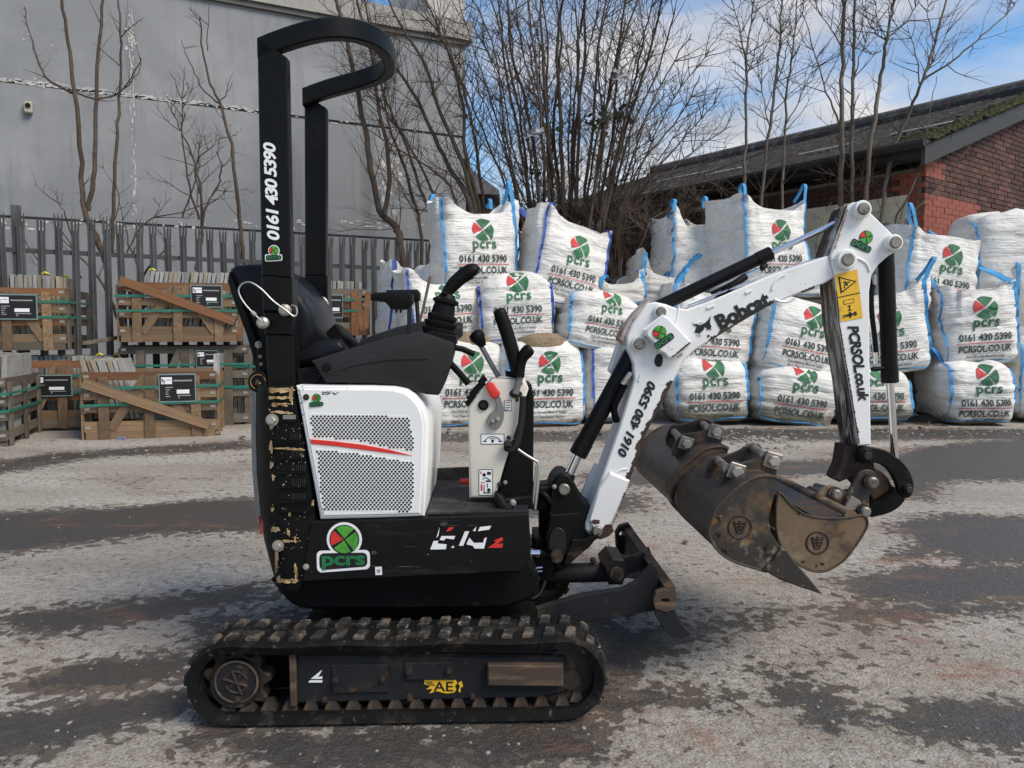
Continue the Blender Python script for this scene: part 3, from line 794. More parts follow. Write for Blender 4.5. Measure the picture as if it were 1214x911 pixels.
def pin_boss(parent, px, py, d, r_px, boss='boom_white', proud=.018, pin='pin', rp=.62):
    s = d / F
    c = mp(px, py, d)
    b = MB(); b.tube([c + MN * .01, c - MN * (proud - .004), c - MN * proud], [r_px * s, r_px * s, r_px * s - .004], 24)
    o = b.build('pin_boss', M[boss], parent)
    b = MB(); b.tube([c, c - MN * (proud + .006), c - MN * (proud + .009)], [r_px * s * rp, r_px * s * rp, r_px * s * rp - .003], 20)
    b.build('pin', M[pin], parent)
    return o
def bolt_at(parent, px, py, d, r, mat='bolt', h=.012, name='bolt', hexa=True):
    c = mp(px, py, d)
    b = MB()
    b.disc(c, -MN, r * 1.35, h * .3, 16)
    b.disc(c - MN * h * .3, -MN, r, h * .7, 6 if hexa else 14, chamfer=h * .15)
    return b.build(name, M[mat], parent)
def decal_fn(px0, py0, px1, py1, d, lift=.0022):
    """(u, v) laid along the pixel line 0->1 on the plane at depth d; v is up from the line; units metres, origin mid-line"""
    A, B_ = mp(px0, py0, d), mp(px1, py1, d)
    e = (B_ - A).normalized(); up = e.cross(MN).normalized(); c = (A + B_) / 2 - MN * lift
    return (lambda u, v: c + e * u + up * v), (B_ - A).length
def decal_text(parent, body, p0, p1, h_px, d, mat, offset=.02, shear=0.0, spacing=1.0, name='lettering', lift=.0022, outline=None):
    fn, L = decal_fn(*p0, *p1, d, lift)
    b = MB()
    put_text(b, body, fn, L, h_px * d / F, 0, offset, shear, spacing)
    return b.build(name, M[mat], parent, smooth=False, recalc=False)
def pcrs_sticker(parent, px, py, w_px, ang, d, outline=True, flip=1):
    s = d / F * w_px
    A = R(ang)
    fn0, _ = decal_fn(px - math.cos(A), py + math.sin(A), px + math.cos(A), py - math.sin(A), d, 0)
    def lf(z): return lambda u, v: fn0(u, v) - MN * z
    b = MB()
    r = .27 * s; cy = .24 * s; cx = .03 * s
    def backing(g, z, mi):
        put_poly(b, arc(cx, cy, r * 1.16 + g, 0, 359, 24), lf(z), mi)
        hw, y0, y1 = .50 * s + g, -.40 * s - g, -.045 * s + g
        rr = .1 * s
        put_poly(b, arc(hw - rr, y1 - rr, rr, 0, 90, 4) + arc(-hw + rr, y1 - rr, rr, 90, 180, 4) + arc(-hw + rr, y0 + rr, rr, 180, 270, 4) + arc(hw - rr, y0 + rr + .05 * s, rr, 270, 360, 4), lf(z + .0002), mi)
    if outline: backing(.055 * s, .0016, 3)
    backing(0, .0022, 2)
    leaf_logo(b, lambda u, v: fn0(u + cx, v + cy) - MN * .0030, r, 0, 1)
    put_text(b, 'pcrs', lambda u, v: fn0(u, v - .30 * s) - MN * .0031, .90 * s, .29 * s, 4, .045)
    return b.build('logo_sticker', [M['red'], M['green'], M['black'], M['white_print'], M['green_dark']], parent, smooth=False, recalc=False)

# ---- rubber track
TD, TW = 2.065, 0.18
def track_path(off=0.0):
    cl, cr_ = mp(271, 810, TD), mp(668, 806, TD)
    r = 0.119 + off
    ul, vl = cl.dot(MU), cl.z; ur, vr = cr_.dot(MU), cr_.z
    vl = .120; vr = .123
    pts = []
    for i in range(13):
        a = R(90 + 180 * i / 12); pts.append((ul + r * math.cos(a), vl + r * math.sin(a)))
    for i in range(1, 12):
        t = i / 12; pts.append((ul + (ur - ul) * t, vl - r + (vr - vl) * t))
    for i in range(13):
        a = R(-90 + 180 * i / 12); pts.append((ur + r * math.cos(a), vr + r * math.sin(a)))
    for i in range(1, 12):
        t = i / 12; sag = -.006 * math.sin(t * math.pi * 3) ** 2
        pts.append((ur + (ul - ur) * t, vr + r + (vl - vr) * t + sag))
    return pts
def tr_pt(u, z, dd):            # point on the machine's long plane, dd metres across from the near track face
    p0 = at(607, 400, TD + dd, MK)
    return MU * u + Vector((-MK, 1, 0)) * 0 + UP * z + (MN * (Vector((0, TD, 0)).dot(MN)) + MN * dd)
out_, inn_ = track_path(0), track_path(-.032)
def make_track(shift):
    b = MB()
    rings = []
    for (uo, zo), (ui, zi) in zip(out_, inn_):
        # rounded shoulders at the edges
        mid = (uo * .75 + ui * .25, zo * .75 + zi * .25)
        rings.append([tr_pt(uo, zo, shift + .012), tr_pt(uo, zo, shift + TW - .012), tr_pt(*mid, shift + TW), tr_pt(ui, zi, shift + TW - .01), tr_pt(ui, zi, shift + .01), tr_pt(*mid, shift)])
    vs = [[b.bm.verts.new(p) for p in rg] for rg in rings]
    n = len(vs)
    for i in range(n):
        for j in range(6):
            b.bm.faces.new((vs[i][j], vs[i][(j + 1) % 6], vs[(i + 1) % n][(j + 1) % 6], vs[(i + 1) % n][j]))
    return b.build('rubber_track', M['rubber'], ex, angle=60)
def lug_mesh():
    b = MB()
    # base wider than the worn top; local x along the track, y across, z outwards
    b.prism([Vector((-.017, -.026, 0)), Vector((.013, -.026, 0)), Vector((.020, .026, 0)), Vector((-.008, .026, 0))], Vector((0, 0, .016)), bevel=.004)
    me = bpy.data.meshes.new('lug'); bmesh.ops.recalc_face_normals(b.bm, faces=b.bm.faces[:]); b.bm.to_mesh(me); b.bm.free(); me.materials.append(M['lug'])
    return me
lug_me = lug_mesh()
def tooth_mesh():
    b = MB()
    b.loft([[Vector((-.021, -.02, 0)), Vector((.021, -.02, 0)), Vector((.021, .02, 0)), Vector((-.021, .02, 0))], [Vector((-.010, -.014, -.026)), Vector((.010, -.014, -.026)), Vector((.010, .014, -.026)), Vector((-.010, .014, -.026))]])
    me = bpy.data.meshes.new('guide_tooth'); bmesh.ops.recalc_face_normals(b.bm, faces=b.bm.faces[:]); b.bm.to_mesh(me); b.bm.free(); me.materials.append(M['mech_dark'])
    return me
tooth_me = tooth_mesh()
for shift, ishere in ((0.0, True), (.92, False)):
    tr = make_track(shift)
    P = out_ + [out_[0]]
    seglen = [math.hypot(P[i + 1][0] - P[i][0], P[i + 1][1] - P[i][1]) for i in range(len(out_))]
    tot = sum(seglen); nl = 44
    def along(s, path):
        s %= tot
        for i, L in enumerate(seglen):
            if s <= L:
                q = path + [path[0]]
                t = s / L; dx, dz = P[i + 1][0] - P[i][0], P[i + 1][1] - P[i][1]
                return q[i][0] + (q[i + 1][0] - q[i][0]) * t, q[i][1] + (q[i + 1][1] - q[i][1]) * t, dx / L, dz / L
            s -= L
        return path[0][0], path[0][1], 1, 0
    for k in range(nl):
        for row in (0, 1):
            u, z, dx, dz = along((k + .5 * 0 + (.12 if row else 0)) * tot / nl, out_)
            nx_, nz_ = dz, -dx
            if z < .03: continue
            T = -(MU * dx + UP * dz); Nn = MU * nx_ + UP * nz_
            if Nn.dot(MU * (u - (out_[0][0] + out_[-14][0]) / 2) + UP * (z - .118)) < 0: Nn = -Nn
            Y = Nn.cross(T)
            o = bpy.data.objects.new('lug', lug_me); COL.objects.link(o); o.parent = tr
            mtx = Matrix((T, Y, Nn)).transposed().to_4x4()
            mtx.translation = tr_pt(u, z, shift + (.046 if row == 0 else .134)) - Nn * .003 - root_loc(tr)
            o.matrix_local = mtx
        u, z, dx, dz = along(k * tot / nl, inn_)
        if ishere and z < .05:
            o = bpy.data.objects.new('guide_tooth', tooth_me); COL.objects.link(o); o.parent = tr
            mtx = Matrix((MU, MN, Vector((0, 0, -1)))).transposed().to_4x4()
            mtx.translation = tr_pt(u, z + .001, shift + .05) - root_loc(tr)
            o.matrix_local = mtx
# ---- track frame and running gear
fr = plate('track_frame', [(349, 774), (669, 778), (672, 786), (672, 822), (640, 829), (500, 832), (349, 836)], 2.1, .10, M['under'], bevel=.008)
plate('track_frame_top', [(352, 766), (560, 764), (672, 772), (672, 780), (352, 777)], 2.115, .09, M['under'], bevel=.006)
plate('cover_plate', [(393, 789), (460, 788), (461, 821), (394, 823)], 2.093, .008, M['under'], fr, bevel=.002)
plate('cover_plate', [(479, 786), (538, 785), (539, 807), (480, 807)], 2.092, .009, M['under'], fr, bevel=.003)
plate('tensioner_box', [(578, 789), (668, 790), (668, 815), (578, 814)], 2.075, .03, M['rustbox'], fr, bevel=.004)
plate('end_plate', [(342, 769), (350, 769), (351, 838), (344, 838)], 2.085, .12, M['rustbox'], bevel=.002)
for (x, y, d) in ((398, 806, 2.093), (454, 805, 2.093), (485, 796, 2.092), (532, 795, 2.092), (507, 772, 2.1), (385, 829, 2.1), (486, 827, 2.1), (560, 825, 2.1)):
    bolt_at(fr, x, y, d, .0075, 'mech_dark', .012)
b = MB()
fn, L = decal_fn(502, 822, 551, 822, 2.1)
fn2, _ = decal_fn(502, 822, 551, 822, 2.1, .0028)
s_ = 2.1 / F
def yq(poly, mi=0): put_poly(b, [(u * s_, v * s_) for u, v in poly], fn2 if mi else fn, mi)
yq([(-24, 12), (-17, 9), (-22, 5), (-14, 6), (-18, 0), (-9, 3), (2, 0), (12, 1), (15, 5), (13, 9), (16, 13), (14, 17), (-24, 17)])
yq([(17, 3), (20, 1), (20, 7), (23, 9), (21, 16), (17, 13), (19, 9)])
put_text(b, 'AE', lambda u, v: fn2(u - 1 * s_, v + 3 * s_), 24 * s_, 12 * s_, 1, .02)
for x0 in (-23, -20, -17): yq([(x0, 14.5), (x0 + 6, 9), (x0 + 6.6, 9.6), (x0 + .8, 15.5)], 1)
b.build('torn_sticker', [M['yellow'], M['black']], fr, smooth=False, recalc=False)
b = MB()
fn, L = decal_fn(366, 810, 383, 810, 2.1)
for poly in ([(-9, 1), (8, 1), (8, 4), (-7, 4)], [(-6, 5.5), (8, 5.5), (8, 9), (3, 8), (6, 13), (8, 17), (4, 14)]):
    put_poly(b, [(u * s_, v * s_) for u, v in poly], fn, 0)
b.build('torn_sticker', M['white_print'], fr, smooth=False, recalc=False)
# sprocket
b = MB()
c = mp(280, 808, 2.115)
ring = []
for i in range(36):
    a = 2 * math.pi * i / 36; r_ = .096 if i % 4 in (0, 1) else .076
    ring.append(c + MU * math.cos(a) * r_ + UP * math.sin(a) * r_)
b.prism(ring, MN * .05, bevel=.003)
b.build('sprocket', M['mech_dark'], ex, angle=25)
b = MB(); c = mp(280, 809, 2.11)
b.tube([c + MN * .05, c - MN * .016, c - MN * .020], [.068, .068, .064], 30)
hub = b.build('drive_hub', M['under'], ex)
b = MB(); c2 = mp(280, 809, 2.0885)
for a0, a1, r0 in ((20, 160, .030), (200, 340, .030)):
    b.tube([c2 + MU * (r0 * math.cos(R(a))) + UP * (r0 * math.sin(R(a))) for a in range(a0, a1 + 1, 20)], .004, 6)
b.tube([c2 + MU * -.035 + UP * .01, c2 + MU * .03 - UP * .012], .005, 6); b.tube([c2 + MU * -.012 + UP * .034, c2 + MU * .014 - UP * .034], .005, 6); b.tube([c2 + MU * .02 + UP * .028, c2 + MU * -.022 - UP * .02], .004, 6)
b.build('cast_mark', M['mech_dark'], hub)
b = MB(); b.tube([c2 + MU * (.058 * math.cos(2 * math.pi * i / 32)) + UP * (.058 * math.sin(2 * math.pi * i / 32)) for i in range(33)], .0035, 6, cap=False)
b.build('hub_rim', M['rustbox'], hub)
bolt_at(hub, 283, 829, 2.088, .007, 'mech_dark')
for k, (x, y) in enumerate(((388, 827), (486, 829), (561, 827))):
    c = mp(x, y, 2.12)
    b = MB(); b.tube([c, c + MN * .012, c + MN * .03, c + MN * .09], [.040, .048, .048, .040], 24); b.build('roller', M['mech_dark'] if k else M['under'], ex)
c = mp(676, 805, 2.11)
b = MB(); b.tube([c + MN * .09, c + MN * .002, c], [.088, .088, .082], 32); b.tube([c, c - MN * .01], [.03, .028], 16); b.build('idler', M['mech_dark'], ex)
# ---- chassis, slew ring, blade
plate('motor_guard', [(262, 790), (352, 770), (352, 815), (268, 822)], 2.25, .05, M['black_paint'])
plate('chassis', [(352, 752), (640, 748), (640, 806), (352, 812)], 2.34, .62, M['black_paint'])
b = MB(); c = mp(470, 722, 2.67); c.z = .285
b.disc(c, UP, .27, .065, 40); b.build('slew_ring', M['mech_dark'], ex)
plate('house_base', [(320, 688), (335, 706), (352, 718), (372, 724), (600, 722), (632, 710), (640, 690), (628, 664), (360, 680)], 2.40, .54, M['black_paint'], bevel=.01)
arm = [(636, 722), (690, 706), (738, 699), (752, 692), (764, 680), (774, 670), (780, 676), (780, 724), (700, 738), (660, 741), (636, 738)]
bl_ = plate('blade_arm', arm, 2.36, .03, M['under'], bevel=.003)
plate('blade_arm', arm, 2.93, .03, M['under'], bevel=.003)
plate('blade_brace', [(716, 668), (764, 655), (772, 668), (745, 682), (720, 690)], 2.62, .02, M['under'], bevel=.002)
plate('blade_brace', [(730, 662), (770, 650), (778, 672), (752, 684)], 2.80, .02, M['under'], bevel=.002)
bar('blade_ram', [(648, 680, 2.66), (736, 678, 2.66)], .034, M['under'], n=16)
bar('blade_ram_rod', [(736, 679, 2.66), (768, 682, 2.66)], .018, M['pin'], n=12)
plate('ram_bracket', [(716, 672), (726, 662), (740, 664), (744, 680), (738, 694), (722, 694)], 2.58, .16, M['under'], bevel=.006)
b = MB(); c = mp(731, 680, 2.575); b.disc(c, -MN, .024, .012, 18); b.build('ram_pin', M['rustbox'], ex)
b = MB(); c = mp(731, 680, 2.575) - MN * .013; b.disc(c, -MN, .013, .008, 14); b.build('ram_pin', M['mech_dark'], ex)
bolt_at(ex, 703, 664, 2.66, .008, 'mech_dark', .02)
# mouldboard: a curved plate, swept across
prof_f = [(799, 697), (796, 712), (797, 728), (803, 742), (819, 753)]
prof_b = [(806, 757), (794, 747), (787, 733), (786, 714), (789, 700)]
b = MB(); b.prism(pm_pts(rnd_pts(prof_f, 3, False) + rnd_pts(prof_b, 3, False), 2.30), MN * .76, bevel=.003)
mb_ = b.build('mouldboard', M['under'], ex, angle=40)
b = MB(); b.prism(pm_pts([(788, 696), (799, 693), (802, 698), (790, 702)], 2.295), MN * .77, bevel=.002); b.build('top_rail', M['rustbox'], mb_)
# end bracket with its round-cornered eye
def holed(name, outer, hole, d, th, mat, parent):
    """plate with a hole: outer and hole outlines with the same number of points"""
    b = MB(); bm = b.bm
    O, H = pm_pts(outer, d), pm_pts(hole, d)
    n = len(O)
    V = [[bm.verts.new(p + o) for p in q] for q in (O, H) for o in (Vector((0, 0, 0)), MN * th)]
    of, ob, hf, hb = V[0], V[1], V[2], V[3]
    for i in range(n):
        j = (i + 1) % n
        bm.faces.new((of[i], of[j], hf[j], hf[i])); bm.faces.new((ob[i], hb[i], hb[j], ob[j]))
        bm.faces.new((of[i], ob[i], ob[j], of[j])); bm.faces.new((hf[i], hf[j], hb[j], hb[i]))
    return b.build(name, mat, parent, angle=40)
def ell(cx, cy, rx, ry, n, a0=0):
    return [(cx + rx * math.cos(2 * math.pi * i / n + a0), cy + ry * math.sin(2 * math.pi * i / n + a0)) for i in range(n)]
holed('end_bracket', [(803, 712), (802, 722), (790, 726), (777, 722), (775, 712), (778, 702), (789, 698), (800, 697)], ell(789, 712, 5.5, 2.6, 8), 2.29, .02, M['rustbox'], mb_)
plate('end_cheek', [(776, 722), (790, 727), (800, 722), (804, 734), (811, 744), (819, 752), (808, 756), (797, 755), (786, 745), (777, 730)], 2.293, .012, M['under'], mb_, bevel=.002)
holed('lifting_eye', [(751, 628), (753, 648), (748, 658), (738, 660), (731, 650), (730, 632), (735, 624), (746, 621)], ell(741.5, 633.5, 8, 4.2, 8), 3.0, .03, M['under'], mb_)

# ---- house: skirt, counterweight, engine cover
skirt = plate('house_skirt', [(367, 618), (627, 609), (629, 640), (629, 664), (618, 679), (560, 683), (357, 692)], 2.325, .69, M['skirt_paint'], bevel=.006)
plate('skirt_plate', [(369, 619.5), (608, 611), (608, 678), (359, 690)], 2.318, .008, M['skirt_paint'], skirt, bevel=.003)
pcrs_sticker(skirt, 407, 653, 57, 1, 2.318)
b = MB()
s_ = 2.318 / F
fn, L = decal_fn(370, 600, 620, 600, 2.318, .0026)
m_c = mp(495, 600, 2.318)
def skp(poly, mi):
    pts = [mp(370 + x / 4.856, 600 + y / 4.856, 2.318) - MN * .0026 for x, y in poly]
    b.poly(pts, mi)
def worn(polys, mname):
    global b
    b = MB()
    for q in polys: skp(q, 0)
    o = b.build('worn_letter', M[mname], skirt, smooth=False, recalc=False); o['kind'] = 'stuff'
worn(([(680, 250), (700, 200), (728, 200), (722, 215), (775, 220), (770, 248)], [(715, 185), (735, 120), (728, 168)], [(735, 195), (745, 172), (825, 172), (815, 192), (770, 185), (760, 198)], [(800, 240), (812, 226), (820, 240)]), 'white_print')
worn(([(772, 148), (788, 122), (818, 122), (800, 140)],), 'red')
worn(([(845, 228), (880, 145), (905, 145), (870, 228)],), 'white_print')
worn(([(888, 220), (906, 182), (932, 212), (985, 210), (992, 185), (1006, 180), (990, 245), (935, 244), (925, 228)], [(955, 145), (966, 120), (1032, 113), (1020, 135), (985, 140)], [(925, 142), (946, 118), (940, 145)]), 'white_print')
worn(([(1010, 240), (1058, 208), (1046, 198), (1095, 178), (1100, 196), (1066, 216), (1100, 215), (1094, 240)],), 'red')
b = MB()
for poly in ([(735, 100), (760, 90), (785, 98), (770, 112), (740, 112)], [(340, 262), (360, 255), (378, 268), (360, 280), (342, 276)]): skp(poly, 0)
o = b.build('rust_spots', M['rustbox'], skirt, smooth=False, recalc=False); o['kind'] = 'stuff'
b = MB(); put_poly(b, [(-4 * s_, -5 * s_), (4 * s_, -5 * s_), (4 * s_, 5 * s_), (-4 * s_, 5 * s_)], decal_fn(445, 677, 453, 676.6, 2.318)[0], 0); put_poly(b, [(-2 * s_, -2 * s_), (2 * s_, -2 * s_), (2 * s_, 2.2 * s_), (-2 * s_, 2.2 * s_)], decal_fn(445, 677, 453, 676.6, 2.318, .003)[0], 1)
b.build('small_label', [M['white_print'], M['grey_print']], skirt, smooth=False, recalc=False)
bolt_at(skirt, 363, 672, 2.318, .007)
# counterweight: rounded rear corner, lofted
levels = [(458, 350, 322, 305), (520, 360, 326, 302.5), (567, 367, 328, 302.5), (618, 374, 330, 306), (650, 368, 332, 310), (692, 357, 334, 321), (700, 352, 336, 326)]
CWD = 2.33
def cw_ring(py, xr, xc, xl, grow=0.0, d0=CWD):
    z = mp(320, py, CWD).z
    def P(px, d): q = mp(px, 600, d); return Vector((q.x, q.y, z))
    A, B_ = P(xr, d0), P(xc + 6, d0)
    S = P(xl + 6.5, 2.50)
    uS = S.dot(MU) - grow
    def Q(u, d): v0 = (MN * Vector((0, d, 0)).dot(MN)); return MU * u + v0 + UP * z
    uB = B_.dot(MU)
    ring = [A, Q((A.dot(MU) + uB) / 2, d0), B_]
    for a in (20, 40, 60, 80):
        ring.append(Q(uB + (uS - uB) * math.sin(R(a)), d0 + .17 * (1 - math.cos(R(a)))))
    ring += [Q(uS, 2.56), Q(uS - .01, 2.67), Q(uS, 2.80)]
    for a in (80, 60, 40, 20):
        ring.append(Q(uB + (uS - uB) * math.sin(R(a)), 3.01 - .17 * (1 - math.cos(R(a)))))
    ring += [Q(uB, 3.01), Q(A.dot(MU), 3.01)]
    return ring
b = MB(); b.loft([cw_ring(*l) for l in levels])
cw = b.build('counterweight', M['weight_paint'], ex, angle=40)
# white tail panel wrapped round the back
b = MB()
rg = []
for l in [(462, 350, 322, 305), (520, 360, 326, 302.5), (567, 367, 328, 302.5), (600, 374, 330, 304.5), (632, 374, 331, 307.5)]:
    q = cw_ring(*l, grow=.016)
    rg.append(q[5:12])
b.loft(rg, close=False, cap=False)
bmesh.ops.solidify(b.bm, geom=b.bm.faces[:], thickness=.006)
b.build('tail_panel', M['white'], cw, angle=60)
def cw_pt(px, py, lift=0.003):
    """point on the counterweight's near flank"""
    for (a, b2) in zip(levels[:-1], levels[1:]):
        if a[0] <= py <= b2[0] or b2 is levels[-1]: break
    t = (py - a[0]) / (b2[0] - a[0])
    xc = a[2] + (b2[2] - a[2]) * t; xl = a[3] + (b2[3] - a[3]) * t
    if px >= xc + 6: return mp(px, py, CWD - lift)
    f = min(1.0, (xc + 6 - px) / (xc + 6 - xl))
    an = math.asin(min(f, .98))
    return mp(px, py, CWD + .17 * (1 - math.cos(an)) - lift)
# cooling slots: raised black bars stand in for the dark recesses, with ribs
for i, (y, xl, xr) in enumerate(((499, 333, 352), (523, 330, 359), (543, 331, 361), (560, 331, 363), (577, 331, 366), (594, 331, 368), (605, 332, 371))):
    b = MB()
    b.prism([cw_pt(xl, y, .001), cw_pt(xr, y - 1, .001), cw_pt(xr, y + 1, .001), cw_pt(xl, y + 2, .001)], -MN * .010, bevel=.001)
    lou = b.build('louvre', M['black_plastic'], cw, angle=30)
    if 1 <= i <= 5:
        b = MB()
        for k in range(7):
            x = xl + 15 + k * 2.5
            if x > xr - 2: break
            b.prism([cw_pt(x, y - 9, 0), cw_pt(x + 1.2, y - 9, 0), cw_pt(x + 1.2, y - 1.5, 0), cw_pt(x, y - 1.5, 0)], -MN * .004)
        o = b.build('louvre_ribs', M['plastic'], lou, smooth=False); o['kind'] = 'stuff'
# paint knocked off to the primer
rc = random.Random(5)
b = MB()
def chip(px, py, sx, sy):
    n = 9
    a0 = rc.uniform(0, 6)
    pts = []
    for i in range(n):
        a = a0 + 2 * math.pi * i / n
        k = rc.uniform(.45, 1.0)
        pts.append(cw_pt(px + math.cos(a) * sx * k, py + math.sin(a) * sy * k, .004 + .006 * max(0, min(1, (334 - px) / 14))))
    b.poly(pts)
for (x, y, sx, sy, n) in ((330, 463, 17, 2.5, 9), (331, 472, 16, 1.6, 8), (335, 480, 12, 1.8, 7), (326, 479, 4, 2, 4), (333, 489, 13, 1.6, 9), (316, 487, 5, 2, 4), (345, 470, 2, 9, 6), (322, 506, 2.5, 4, 5), (321, 530, 2.2, 6, 8), (322, 551, 2, 4, 5), (323, 566, 1.6, 4, 4), (338, 532, 14, .9, 10), (354, 533, 8, .9, 6), (358, 540, 2, 2, 4), (323, 605, 2, 2.5, 4), (344, 610, 1.5, 3, 3), (327, 628, 5, 3, 9), (342, 632, 1.5, 4, 3), (342, 642, 7, 1.3, 7), (328, 664, 1.6, 12, 10), (330, 686, 2, 4, 5), (340, 689, 11, 2, 12), (351, 680, 1.2, 8, 6), (350, 640, 1, 3, 3), (362, 607, 1.6, 1.6, 3), (344, 563, 1, 1, 2), (336, 575, 1, 1, 2), (371, 596, .8, 3, 3)):
    for i in range(int(n * 1.7)):
        chip(x + rc.uniform(-sx, sx) * .8, y + rc.uniform(-sy, sy) * .8, max(1.3, sx * rc.uniform(.25, .6)), max(1.0, sy * rc.uniform(.5, 1.1)))
for i in range(70): chip(rc.uniform(322, 366), rc.uniform(500, 690), rc.uniform(.4, 1.1), rc.uniform(.4, 1.1))
o = b.build('chipped_paint', M['chip'], cw, smooth=False, recalc=False); o['kind'] = 'stuff'
bolt_at(cw, 323, 498, CWD - .0, .014, 'bolt', .02); bolt_at(cw, 330, 647, CWD, .013, 'bolt', .02)
b = MB(); b.prism([cw_pt(336, 492, .001), cw_pt(351, 492, .001), cw_pt(351, 497, .001), cw_pt(336, 497, .001)], -MN * .006); b.build('data_plate', M['steel'], cw, smooth=False)
b = MB(); b.prism([cw_pt(307, 612, .004), cw_pt(311.5, 610, .004), cw_pt(313, 632, .004), cw_pt(309, 634, .004)], -MN * .003); b.build('reflector', M['red'], cw, smooth=False)
# engine cover
cov_o = [(350, 457.5), (440, 458), (468, 459), (482, 462), (492, 469), (500, 479), (505, 489), (508.5, 504), (507, 560), (503, 613), (470, 614.5), (379, 617)]
cov = plate('engine_cover', cov_o, 2.322, .66, M['white'], bevel=.014, seg=3)
plate('cover_lip', [(354, 461), (440, 461.5), (466, 462.5), (480, 466), (489, 473), (496, 482), (500, 492), (502.5, 505), (501, 560), (498, 609.5), (470, 610.5), (383, 612.5)], 2.319, .01, M['white'], cov, bevel=.004)
def in_poly(x, y, P):
    c = False
    for i in range(len(P)):
        x0, y0 = P[i]; x1, y1 = P[(i + 1) % len(P)]
        if (y0 > y) != (y1 > y) and x < (x1 - x0) * (y - y0) / (y1 - y0) + x0: c = not c
    return c
def inset_ok(x, y, P, m): return all(in_poly(x + dx, y + dy, P) for dx, dy in ((m, 0), (-m, 0), (0, m), (0, -m)))
M['hole'] = surf('painted_grille_void', (0.018, 0.018, 0.018), 0.9, bump=None)  # colour of flat dark hexes painted for the shade inside open perforations
for gp in ([(366, 490.5), (372, 489.7), (484, 493), (487, 500), (492, 524), (491, 536), (460, 532), (420, 523.5), (369, 519.5)], [(373.5, 531.5), (420, 536), (465, 543), (491.5, 548), (491.5, 580), (490, 607), (484, 608.5), (384, 605.5), (380, 598)]):
    gb = MB(); gb.prism(pm_pts(gp, 2.3185), MN * .004, bevel=.001)
    go = gb.build('grille', M['white'], cov, smooth=False)
    b = MB()
    row = 0; y = 486.0
    while y < 612:
        x = 360.0 + (2.27 if row % 2 else 0)
        while x < 496:
            if inset_ok(x, y, gp, 1.6):
                b.poly([mp(x + dx, y + dy, 2.3178) for dx, dy in ((-1.52, 0), (-.85, 1.22), (.85, 1.22), (1.52, 0), (.85, -1.22), (-.85, -1.22))])
            x += 4.54
        y += 2.62; row += 1
    o = b.build('painted_grille_holes', M['hole'], go, smooth=False, recalc=False); o['kind'] = 'stuff'
plate('red_stripe', [(367.5, 521), (392, 523), (430, 527.5), (462, 533.5), (489, 540.5), (462, 537.5), (430, 533.5), (400, 529.5), (369, 526.5)], 2.3165, .004, M['red'], cov, bevel=.001)
pcrs_sticker(cov, 375, 476, 16.5, 2, 2.3185, outline=False)
bolt_at(cov, 363, 471, 2.319, .007, 'mech_dark', .006, hexa=False)
b = MB()
for i in range(26):
    cx_, cy_ = (rc.uniform(382, 402), 465 + rc.uniform(-1, 3)) if i < 18 else (rc.uniform(352, 360), rc.uniform(458, 500))
    b.poly([mp(cx_ + math.cos(a) * rc.uniform(.6, 2.4), cy_ + math.sin(a) * rc.uniform(.3, .8), 2.3182) for a in (0, 1.2, 2.4, 3.6, 4.9)])
o = b.build('chipped_paint', M['mech_dark'], cov, smooth=False, recalc=False); o['kind'] = 'stuff'
# deck and floor
b = MB(); zdeck = mp(560, 611.5, 2.33).z
P = [mp(506, 611, 2.34), mp(627, 610, 2.34)]
b.prism([P[0], P[1], P[1] + MN * .64, P[0] + MN * .64], UP * .012, bevel=.003)
b.build('floor_plate', M['deck'], ex)
plate('floor_kick_plate', [(508, 556), (556, 554), (556, 579), (510, 582)], 2.85, .012, M['deck'], ex, bevel=.002)
for (x, y) in ((520, 585), (532, 579), (516, 598), (540, 594), (549, 603)):
    bolt_at(ex, x, y, 2.84, .006, 'mech_dark', .01)
bar('red_lever', [(546, 571, 2.62), (558, 571, 2.62)], .010, M['red'])
# ---- seat
seat = [(270, 319), (278, 314), (292, 312.5), (312, 312), (326, 318), (342, 332), (356, 349), (368, 368), (374, 390), (371, 408), (362, 418), (350, 424), (330, 424), (306, 412), (296, 392), (283, 362), (274, 336)]
so = plate('seat_backrest', seat, 2.50, .40, M['vinyl'], bevel=.035, seg=3)
plate('seat_shell', [(271, 322), (279, 340), (292, 372), (302, 398), (310, 420), (312, 444), (304, 446), (299, 424), (291, 396), (278, 362), (269, 334)], 2.485, .43, M['black_plastic'], so, bevel=.012, seg=2)
plate('seat_cushion', [(330, 424), (372, 404), (402, 402), (410, 412), (404, 428), (340, 440)], 2.50, .40, M['vinyl'], bevel=.03, seg=3)
plate('seat_frame', [(303, 404), (318, 398), (330, 440), (372, 444), (372, 458), (306, 458), (304, 430)], 2.46, .46, M['black_plastic'], bevel=.006)
plate('seat_mount', [(350, 438), (400, 432), (412, 458), (350, 458)], 2.40, .56, M['black_plastic'], bevel=.006)
for y, x in ((409, 306.5), (423, 309), (432, 310)): bolt_at(ex, x, y, 2.455, .008 if y < 415 else .004, 'bolt')
bar('seat_hose', [(352, 452, 2.42), (364, 446, 2.40), (378, 441, 2.40), (392, 444, 2.41)], .007, M['black_plastic'])
bar('seat_hose', [(374, 455, 2.40), (380, 444, 2.39), (396, 438, 2.40)], .006, M['black_plastic'])
M['knob_gold'] = surf('worn_gold_print', (0.34, 0.20, 0.04), .5, layers=[((.03, .025, .02), 60, .45, .55)])
